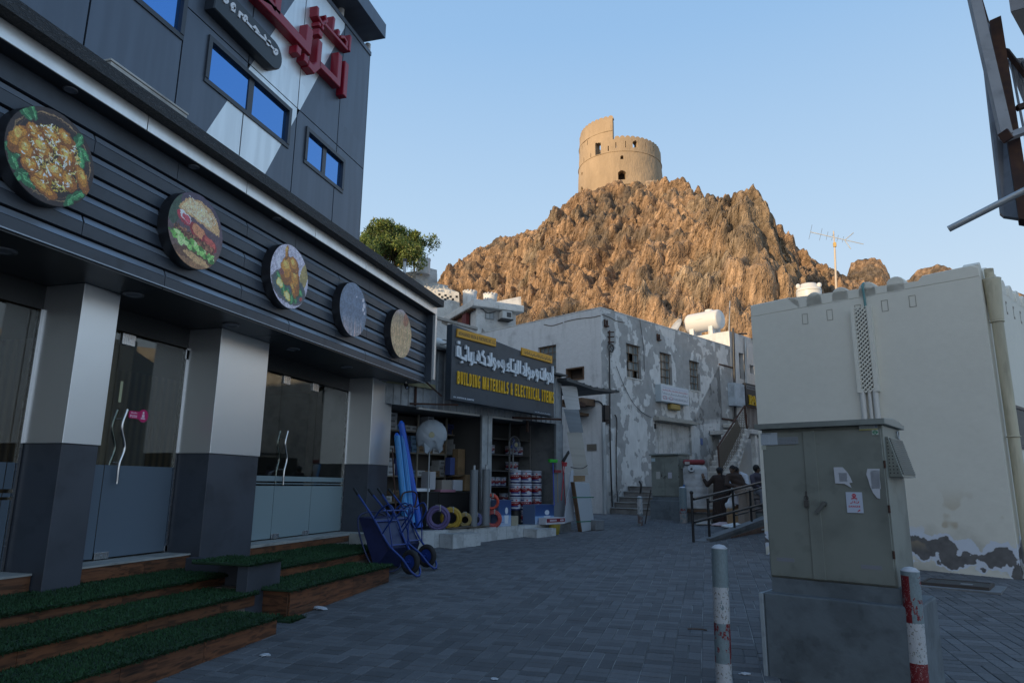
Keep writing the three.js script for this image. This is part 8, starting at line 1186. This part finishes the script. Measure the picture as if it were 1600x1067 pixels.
// a hand: palm and five bent fingers, from the wrist w along direction d, palm facing n
function handSDF(w, d, nrm, side, curl = 0.3) {
  const D = V(...d).normalize(), N = V(...nrm).normalize(), S = D.clone().cross(N).normalize().multiplyScalar(side), W = V(...w), at = (a, b, c) => W.clone().addScaledVector(D, a).addScaledVector(S, b).addScaledVector(N, c).toArray(), L = [];
  L.push((p) => cap(p, at(0, 0, 0), at(0.075, 0.0, 0), 0.026, 0.03)); const pal = [[-0.03, 0.085], [-0.01, 0.095], [0.011, 0.09], [0.03, 0.07]];
  pal.forEach(([b, l], i) => { const k0 = at(0.08 - Math.abs(i - 1.3) * 0.005, b, 0), k1 = at(0.08 + l * 0.5, b * 1.15, curl * 0.02), k2 = at(0.08 + l * (1 - curl * 0.25), b * 1.2, curl * 0.055); L.push((p) => cap(p, at(0.03, b * 0.6, 0), k0, 0.014, 0.011), (p) => cap(p, k0, k1, 0.011, 0.0095), (p) => cap(p, k1, k2, 0.0095, 0.008)); });
  const t1 = at(0.05, -0.055, curl * 0.015), t2 = at(0.08, -0.065, curl * 0.03); L.push((p) => cap(p, at(0.02, -0.018, 0), t1, 0.015, 0.011), (p) => cap(p, t1, t2, 0.011, 0.009));
  return L;
}
function headSDF(c, look, up = [0, 1, 0]) {   // look: facing direction
  const Fd = V(...look).normalize(), U = V(...up).addScaledVector(Fd, -V(...up).dot(Fd)).normalize(), S = Fd.clone().cross(U), C = V(...c), tr = (p) => { const q = V(...p).sub(C); return [q.dot(S), q.dot(U), q.dot(Fd)]; };
  const list = [(q) => ell(q, [0, 0.02, -0.01], [0.078, 0.1, 0.095]), (q) => ell(q, [0, -0.045, 0.022], [0.058, 0.075, 0.066]), (q) => cap(q, [0, 0.01, 0.085], [0, -0.028, 0.106], 0.011, 0.015), (q) => cap(q, [-0.022, -0.062, 0.08], [0.022, -0.062, 0.08], 0.008, 0.008), (q) => ell(q, [0.08, -0.01, -0.005], [0.013, 0.032, 0.02]), (q) => ell(q, [-0.08, -0.01, -0.005], [0.013, 0.032, 0.02]), (q) => cap(q, [-0.045, 0.035, 0.077], [0.045, 0.035, 0.077], 0.01, 0.01)];
  const base = uni(list, 0.015); return { f: (p) => { const q = tr(p); let d = base(...q); for (const s of [-1, 1]) { const e = Math.hypot(q[0] - s * 0.031, q[1] - 0.008, q[2] - 0.096) - 0.013; d = Math.max(d, -e); } return d; }, tr, C, Fd, U, S };
}
const skin = mat(0.13, 0.072, 0.045, 0.6), hairM = mat(0.012, 0.01, 0.01, 0.8), eyeM = mat(0.3, 0.3, 0.29, 0.3), cloth = (r, g, b) => mat(r, g, b, 0.9, { bumpMap: rep(T_noise, 2), bumpScale: 0.006 });
function person(label, foot, turn, o) {
  const T = new Thing(new Frame(foot.x, foot.z, turn), 'person', label, 'person', [0, foot.y, 0]), up = (g) => g.translate(0, foot.y, 0);
  const H = headSDF(o.head, o.look, o.headUp), limbs = o.limbs.map(([a, b, r0, r1]) => (p) => cap(p, a, b, r0, r1)), body = uni([...limbs, (p) => cap(p, o.neck[0], o.neck[1], 0.05, 0.048)], 0.03);
  const hd = nets((x, y, z) => smin(H.f([x, y, z]), cap([x, y, z], o.neck[0], o.neck[1], 0.05, 0.048), 0.02), [o.head[0] - 0.16, o.head[1] - 0.2, o.head[2] - 0.16], [o.head[0] + 0.16, o.head[1] + 0.16, o.head[2] + 0.16], 0.009);
  const hands = o.hands.map((h) => { const w = h[0]; return nets(uni(handSDF(...h), 0.008), w.map((q) => q - 0.21), w.map((q) => q + 0.21), 0.0075); });
  const bd = nets(body, o.box[0], o.box[1], 0.03); T.add('body', [hd, bd, ...hands].map(up), skin);
  for (const c of o.clothes) T.add(c.name, up(nets(c.f, c.lo || o.box[0], c.hi || o.box[1], c.cell || 0.022)), c.m);
  T.add('hair', up(nets((x, y, z) => { const q = H.tr([x, y, z]); return Math.max(ell(q, [0, 0.03, -0.018], [0.09, 0.108, 0.1]), -ell(q, [0, -0.05, 0.075], [0.1, 0.1, 0.085])); }, o.head.map((q) => q - 0.18), o.head.map((q) => q + 0.18), 0.012)), hairM);
  T.add('eyes', [-1, 1].map((s) => { const p = H.C.clone().addScaledVector(H.S, s * 0.031).addScaledVector(H.U, 0.008).addScaledVector(H.Fd, 0.083); return up(ball(p.x, p.y, p.z, 0.011, 1, 1, 1, 8)); }), eyeM); if (o.extra) o.extra(T, up, H); return T;
}
{
  const fold = (x, y, z, k = 16) => 0.012 * Math.sin(Math.atan2(z, x) * k + y * 2) * sst(1.2, 0.3, y);
  const f1 = onGround(1129, 817), brown = cloth(0.035, 0.022, 0.018);
  person('man in a long dark brown robe seen from behind, hand raised to the white tank', f1, 8, {
    head: [0.0, 1.52, -0.03], look: [-0.15, 0, -1], neck: [[0, 1.36, 0], [0, 1.46, -0.01]], box: [[-0.75, -0.05, -0.45], [0.6, 1.5, 0.45]],
    limbs: [[[0, 0.9, 0], [0, 1.26, 0], 0.1, 0.1], [[-0.17, 1.33, 0], [-0.37, 1.13, -0.06], 0.05, 0.042], [[-0.37, 1.13, -0.06], [-0.47, 1.3, -0.16], 0.04, 0.028], [[0.18, 1.33, 0], [0.24, 1.08, 0.02], 0.05, 0.042], [[0.24, 1.08, 0.02], [0.27, 0.86, -0.05], 0.04, 0.028], [[-0.1, 0.85, 0], [-0.11, 0.06, 0], 0.08, 0.045], [[0.1, 0.85, 0], [0.11, 0.06, 0], 0.08, 0.045], [[-0.11, 0.04, 0.03], [-0.12, 0.03, -0.14], 0.042, 0.035], [[0.11, 0.04, 0.03], [0.12, 0.03, -0.14], 0.042, 0.035]],
    hands: [[[-0.47, 1.3, -0.16], [-0.1, 1, -0.15], [-0.3, 0, -1], 1, 0.15], [[0.27, 0.86, -0.05], [0.05, -1, -0.1], [-1, 0, 0], 1, 0.4]],
    clothes: [{ name: 'robe', m: brown, f: (x, y, z) => { const p = [x, y, z]; let d = cap(p, [0, 1.22, 0], [0.01, 0.1, 0.01], 0.2, 0.29, 0.72) + fold(x, y, z); d = smin(d, cap(p, [-0.16, 1.33, 0], [0.16, 1.33, 0], 0.085, 0.085), 0.06); d = smin(d, cap(p, [-0.18, 1.32, 0], [-0.37, 1.12, -0.06], 0.075, 0.068), 0.04); d = smin(d, cap(p, [-0.37, 1.12, -0.06], [-0.45, 1.26, -0.14], 0.066, 0.055), 0.03); d = smin(d, cap(p, [0.19, 1.32, 0], [0.25, 1.08, 0.02], 0.075, 0.066), 0.04); d = smin(d, cap(p, [0.25, 1.08, 0.02], [0.275, 0.9, -0.04], 0.064, 0.058), 0.03); return Math.max(d, 0.03 - y); } }],
    extra: (T, up, H) => { T.add('turban', up(nets((x, y, z) => { const q = H.tr([x, y, z]); let d = ell(q, [0, 0.055, -0.012], [0.108, 0.075, 0.12]); d = smin(d, cap(q, [0.02, 0.03, -0.11], [0.03, -0.2, -0.14], 0.035, 0.02), 0.03); return d + 0.006 * Math.sin(q[1] * 150 + q[0] * 40); }, H.C.toArray().map((q) => q - 0.27), H.C.toArray().map((q) => q + 0.22), 0.012)), mat(0.018, 0.017, 0.02, 0.9)); },
  });
  // the seated group on the low wall
  const D = 21.6, at = (px, py) => atDist(px, py, D), seatY = at(1165, 770).y, wall = at(1168, 770);
  { const F = new Frame(wall.x, wall.z, 12), W = new Thing(F, 'stone_ledge', 'low whitish rubble wall on which the seated men rest', 'wall', [0, gy(wall.x, wall.z), -0.3]); const g = gy(wall.x, wall.z); W.add('core', box(-0.1, 1.6, g, seatY - 0.04, -0.75, -0.1), M.concrete); for (let r = 0; r < 5; r++) for (let i = 0; i < 6; i++) { const h = (seatY - g) / 5, x = -0.14 + i * 0.29 + (r % 2) * 0.1; W.add('stone', cbox(x, x + 0.27 + rr(-0.03, 0.01), g + r * h + 0.01, g + (r + 1) * h - 0.01 + rr(-0.02, 0), -0.3, -0.06 + rr(-0.02, 0.03), 0.04, 2), gm(0.42 + rr(-0.06, 0.08), 0.42, 0.42, 0.95)); } W.add('coping', cbox(-0.2, 1.7, seatY - 0.05, seatY, -0.85, 0.0, 0.03), M.paleConcrete); }
  const seat = (label, px, dz, turn, shirt, wrap, lean, headO, look, long) => {
    const p = at(px, 770); const foot = V(p.x, seatY - 0.47, p.z + dz), L = lean, kx = 0.11, kz = 0.42, low = long ? -0.55 : 0.03;
    person(label, foot, turn, { head: headO, look, headUp: [L[0] * 0.6, 1, L[2] * 0.6], neck: [[L[0] * 0.9, 0.97, L[2] * 0.9], [headO[0], headO[1] - 0.08, headO[2] - 0.02]], box: [[-0.6, low - 0.08, -0.5], [0.6, 1.35, 0.8]],
      limbs: [[[0, 0.55, 0], [L[0], 0.9, L[2]], 0.09, 0.085], [[-0.18 + L[0], 0.93, L[2]], [-0.26 + L[0], 0.7, L[2] + 0.12], 0.05, 0.042], [[-0.26 + L[0], 0.7, L[2] + 0.12], [-0.12, 0.62, kz - 0.05], 0.042, 0.03], [[0.18 + L[0], 0.93, L[2]], [0.26 + L[0], 0.7, L[2] + 0.12], 0.05, 0.042], [[0.26 + L[0], 0.7, L[2] + 0.12], [0.14, 0.62, kz - 0.05], 0.042, 0.03], [[-kx, 0.52, 0.02], [-kx, 0.52, kz], 0.085, 0.065], [[kx, 0.52, 0.02], [kx, 0.52, kz], 0.085, 0.065], [[-kx, 0.52, kz], [-kx, low + 0.08, kz + 0.02], 0.06, 0.04], [[kx, 0.52, kz], [kx, low + 0.08, kz + 0.02], 0.06, 0.04], [[-kx, low + 0.04, kz], [-kx - 0.02, low + 0.03, kz + 0.16], 0.042, 0.034], [[kx, low + 0.04, kz], [kx + 0.02, low + 0.03, kz + 0.16], 0.042, 0.034]],
      hands: [[[-0.12, 0.62, kz - 0.05], [0.3, -0.2, 1], [0, -1, 0], 1, 0.5], [[0.14, 0.62, kz - 0.05], [-0.3, -0.2, 1], [0, -1, 0], -1, 0.5]],
      clothes: [{ name: 'shirt', m: shirt, f: (x, y, z) => { const p2 = [x, y, z]; let d = cap(p2, [0, 0.56, 0], [L[0], 0.92, L[2]], 0.18, 0.15, 0.8) + 0.008 * Math.sin(y * 40 + x * 13); d = smin(d, cap(p2, [-0.15 + L[0], 0.94, L[2]], [0.15 + L[0], 0.94, L[2]], 0.08, 0.08), 0.05); for (const s of [-1, 1]) { d = smin(d, cap(p2, [0.18 * s + L[0], 0.93, L[2]], [0.26 * s + L[0], 0.7, L[2] + 0.12], 0.074, 0.064), 0.03); d = smin(d, cap(p2, [0.26 * s + L[0], 0.7, L[2] + 0.12], [0.17 * s, 0.64, kz - 0.13], 0.062, 0.05), 0.03); } return Math.max(d, 0.44 - y); } },
        { name: 'wrapped_skirt', m: wrap, f: (x, y, z) => { const p2 = [x, y, z]; let d = 9; for (const s of [-1, 1]) { d = smin(d, cap(p2, [kx * s, 0.53, -0.02], [kx * s, 0.53, kz], 0.125, 0.105), 0.08); d = smin(d, cap(p2, [kx * s, 0.53, kz], [kx * s * 1.15, low + 0.12, kz + 0.01], 0.1, 0.13), 0.1); } return Math.max(d + 0.01 * Math.sin(x * 55 + y * 4), low + 0.1 - y); } }] });
  };
  seat('man in a white shirt seated on the low wall, dark head bent forward', 1168, -0.15, -28, cloth(0.5, 0.52, 0.56), cloth(0.42, 0.42, 0.46), [-0.1, 0, 0.16], [-0.17, 1.1, 0.28], [-0.3, -0.75, 0.7], false);
  seat('man in a dark brown shirt and beige wrapped skirt perched beside the white shirted man', 1157, 0.1, 18, cloth(0.05, 0.032, 0.025), cloth(0.24, 0.19, 0.155), [-0.16, 0, -0.02], [-0.19, 1.13, -0.02], [-0.9, -0.2, 0.4], true);
  seat('man in a purple grey shirt seated half hidden behind the near cabinet, looking away', 1183, -0.35, 40, cloth(0.065, 0.055, 0.075), cloth(0.2, 0.22, 0.26), [0.02, 0, 0.05], [0.02, 1.16, 0.07], [0.9, 0, 0.3], false);
  // their goods
  const bx = (name, label, cat, x0, y0, x1, y1, d, dep, m, extra) => { const a = atDist(x0, y1, d), b = atDist(x1, y0, d), F = new Frame(a.x, a.z, 4), w = F.loc(b).x, T = new Thing(F, name, label, cat, [w / 2, a.y, -dep / 2]); T.add('body', cbox(0, w, a.y, b.y, -dep, 0, 0.02, 2), m); if (extra) extra(T, w, a.y, b.y); return T; };
  bx('cardboard_box', 'open brown cardboard box on the ground between the robed man and the wall', 'box', 1138, 794, 1160, 819, 21.3, 0.35, M.card);
  { const p = atDist(1141, 796, 21.4), T = new Thing(WO, 'white_sack', 'knotted white plastic sack on the brown cardboard box', 'sack', p.toArray()); const f = (x, y, z) => { let d = ell([x, y, z], [0, 0.11, 0], [0.13, 0.13, 0.11]); d = smin(d, cap([x, y, z], [0, 0.2, 0], [0.02, 0.34, 0], 0.04, 0.03), 0.06); return d + 0.012 * Math.sin(x * 40 + y * 22) * Math.sin(z * 33 + y * 9); }; T.add('sack', nets(f, [-0.2, -0.05, -0.2], [0.2, 0.42, 0.2], 0.016).translate(p.x, p.y, p.z), mat(0.55, 0.57, 0.6, 0.5)); }
  { const a = atDist(1089, 795, 22.6), k = 22.6 / 1067, r = 17.5 * k, yt = atDist(1089, 727, 22.6).y, T = new Thing(WO, 'storage_tank', 'white ribbed plastic tank between the far cabinet and the robed man', 'tank', a.toArray()); const prof = [[0, 0]]; const h = yt - a.y; for (let i = 0; i <= 40; i++) { const t = i / 40; prof.push([r * (t > 0.93 ? lerp(1, 0.8, (t - 0.93) / 0.07) : 1) * (1 - 0.025 * Math.pow(Math.abs(Math.sin(t * Math.PI * 7)), 8)), t * h]); } prof.push([0, h + 0.02]); T.add('drum', lathe(prof, 36, a.x, a.y, a.z), gm(0.46, 0.47, 0.48, 0.6)); T.add('filler_cap', [rod([a.x - 0.1, yt - 0.15, a.z + r - 0.12], [a.x - 0.1, yt - 0.1, a.z + r + 0.03], 0.13, 0.11, 20)], gm(0.42, 0.43, 0.44, 0.6)); T.add('outlet', rod([a.x - 0.1, yt - 0.13, a.z + r], [a.x - 0.1, yt - 0.12, a.z + r + 0.06], 0.035), M.black); T.add('blue_tape', box(a.x - r - 0.005, a.x - r + 0.05, a.y + h * 0.42, a.y + h * 0.55, a.z + 0.1, a.z + 0.22), mat(0.03, 0.14, 0.35, 0.5));
    const S = new Thing(WO, 'low_table', 'low brown wooden stand under the white tank', 'table', [a.x, a.y - 0.4, a.z]); S.add('top', cbox(a.x - r - 0.05, a.x + r + 0.35, a.y - 0.09, a.y - 0.005, a.z - r, a.z + r + 0.1, 0.01), M.brownWood); for (const [x, z] of [[-r, -r + 0.1], [r + 0.25, -r + 0.1], [-r, r], [r + 0.25, r]]) S.add('leg', box(a.x + x - 0.04, a.x + x + 0.04, gy(0, a.z) - 0.05, a.y - 0.09, a.z + z - 0.04, a.z + z + 0.04), M.brownWood); S.add('lower_panel', box(a.x - r + 0.05, a.x + r + 0.2, gy(0, a.z), a.y - 0.1, a.z + r - 0.08, a.z + r - 0.05), M.concrete);
    const R1 = new Thing(WO, 'red_cushion', 'flat red cushion lying on top of the white tank', 'cushion', [a.x, yt, a.z]); R1.add('cushion', cbox(a.x - r * 0.95, a.x + r * 0.85, yt + 0.02, yt + 0.17, a.z - 0.2, a.z + r * 0.8, 0.07, 4), cloth(0.2, 0.035, 0.04)); R1.add('tag', box(a.x - r * 0.8, a.x - r * 0.4, yt + 0.02, yt + 0.1, a.z + r * 0.8, a.z + r * 0.81), mat(0.4, 0.36, 0.34, 0.8)); }
  const rug = (label, pts, c, h, pat) => { const q = pts.map(([x, y]) => onGround(x, y)), T = new Thing(WO, 'cloth_spread', label, 'cloth', [q[0].x, q[0].y, q[0].z]); const sh = new THREE.Shape(q.map((p) => new THREE.Vector2(p.x, -p.z))), g = new THREE.ExtrudeGeometry(sh, { depth: 0.03, bevelEnabled: false, steps: 1 }); g.rotateX(-Math.PI / 2); const a = g.attributes.position; for (let i = 0; i < a.count; i++) a.setY(i, a.getY(i) + gy(a.getX(i), a.getZ(i)) + h); g.computeVertexNormals(); T.add('cloth', muv(flat(g)), mat(c[0], c[1], c[2], 0.95, { map: pat, bumpMap: rep(T_noise, 2), bumpScale: 0.02 })); };
  const stripe = tex(128, 128, (u, v) => { const k = fb(u, v, 12, 3, 5), s = Math.sin(v * 60) > 0.4 ? 1 : 0; return [0.5 + 0.3 * k, 0.42 + 0.3 * k - 0.12 * s, 0.42 + 0.3 * k - 0.1 * s]; }, true, 1.5);
  rug('pale striped cloth spread on the paving behind the railing', [[1112, 822], [1152, 809], [1192, 808], [1200, 824], [1150, 824]], [0.9, 0.85, 0.85], 0.02, stripe); rug('folded whitish cloth nearest the railing feet', [[1128, 826], [1150, 821], [1195, 824], [1195, 832], [1168, 834]], [0.75, 0.75, 0.73], 0.06, T_grime); rug('strip of green cloth beyond the pale striped cloth', [[1168, 806], [1200, 803], [1200, 809], [1172, 810]], [0.1, 0.3, 0.2], 0.05, T_grime); rug('small beige cloth left under the railing', [[1086, 817], [1110, 815], [1112, 821], [1088, 821]], [0.4, 0.36, 0.32], 0.02, T_grime);
}
renderer.render(scene, camera);
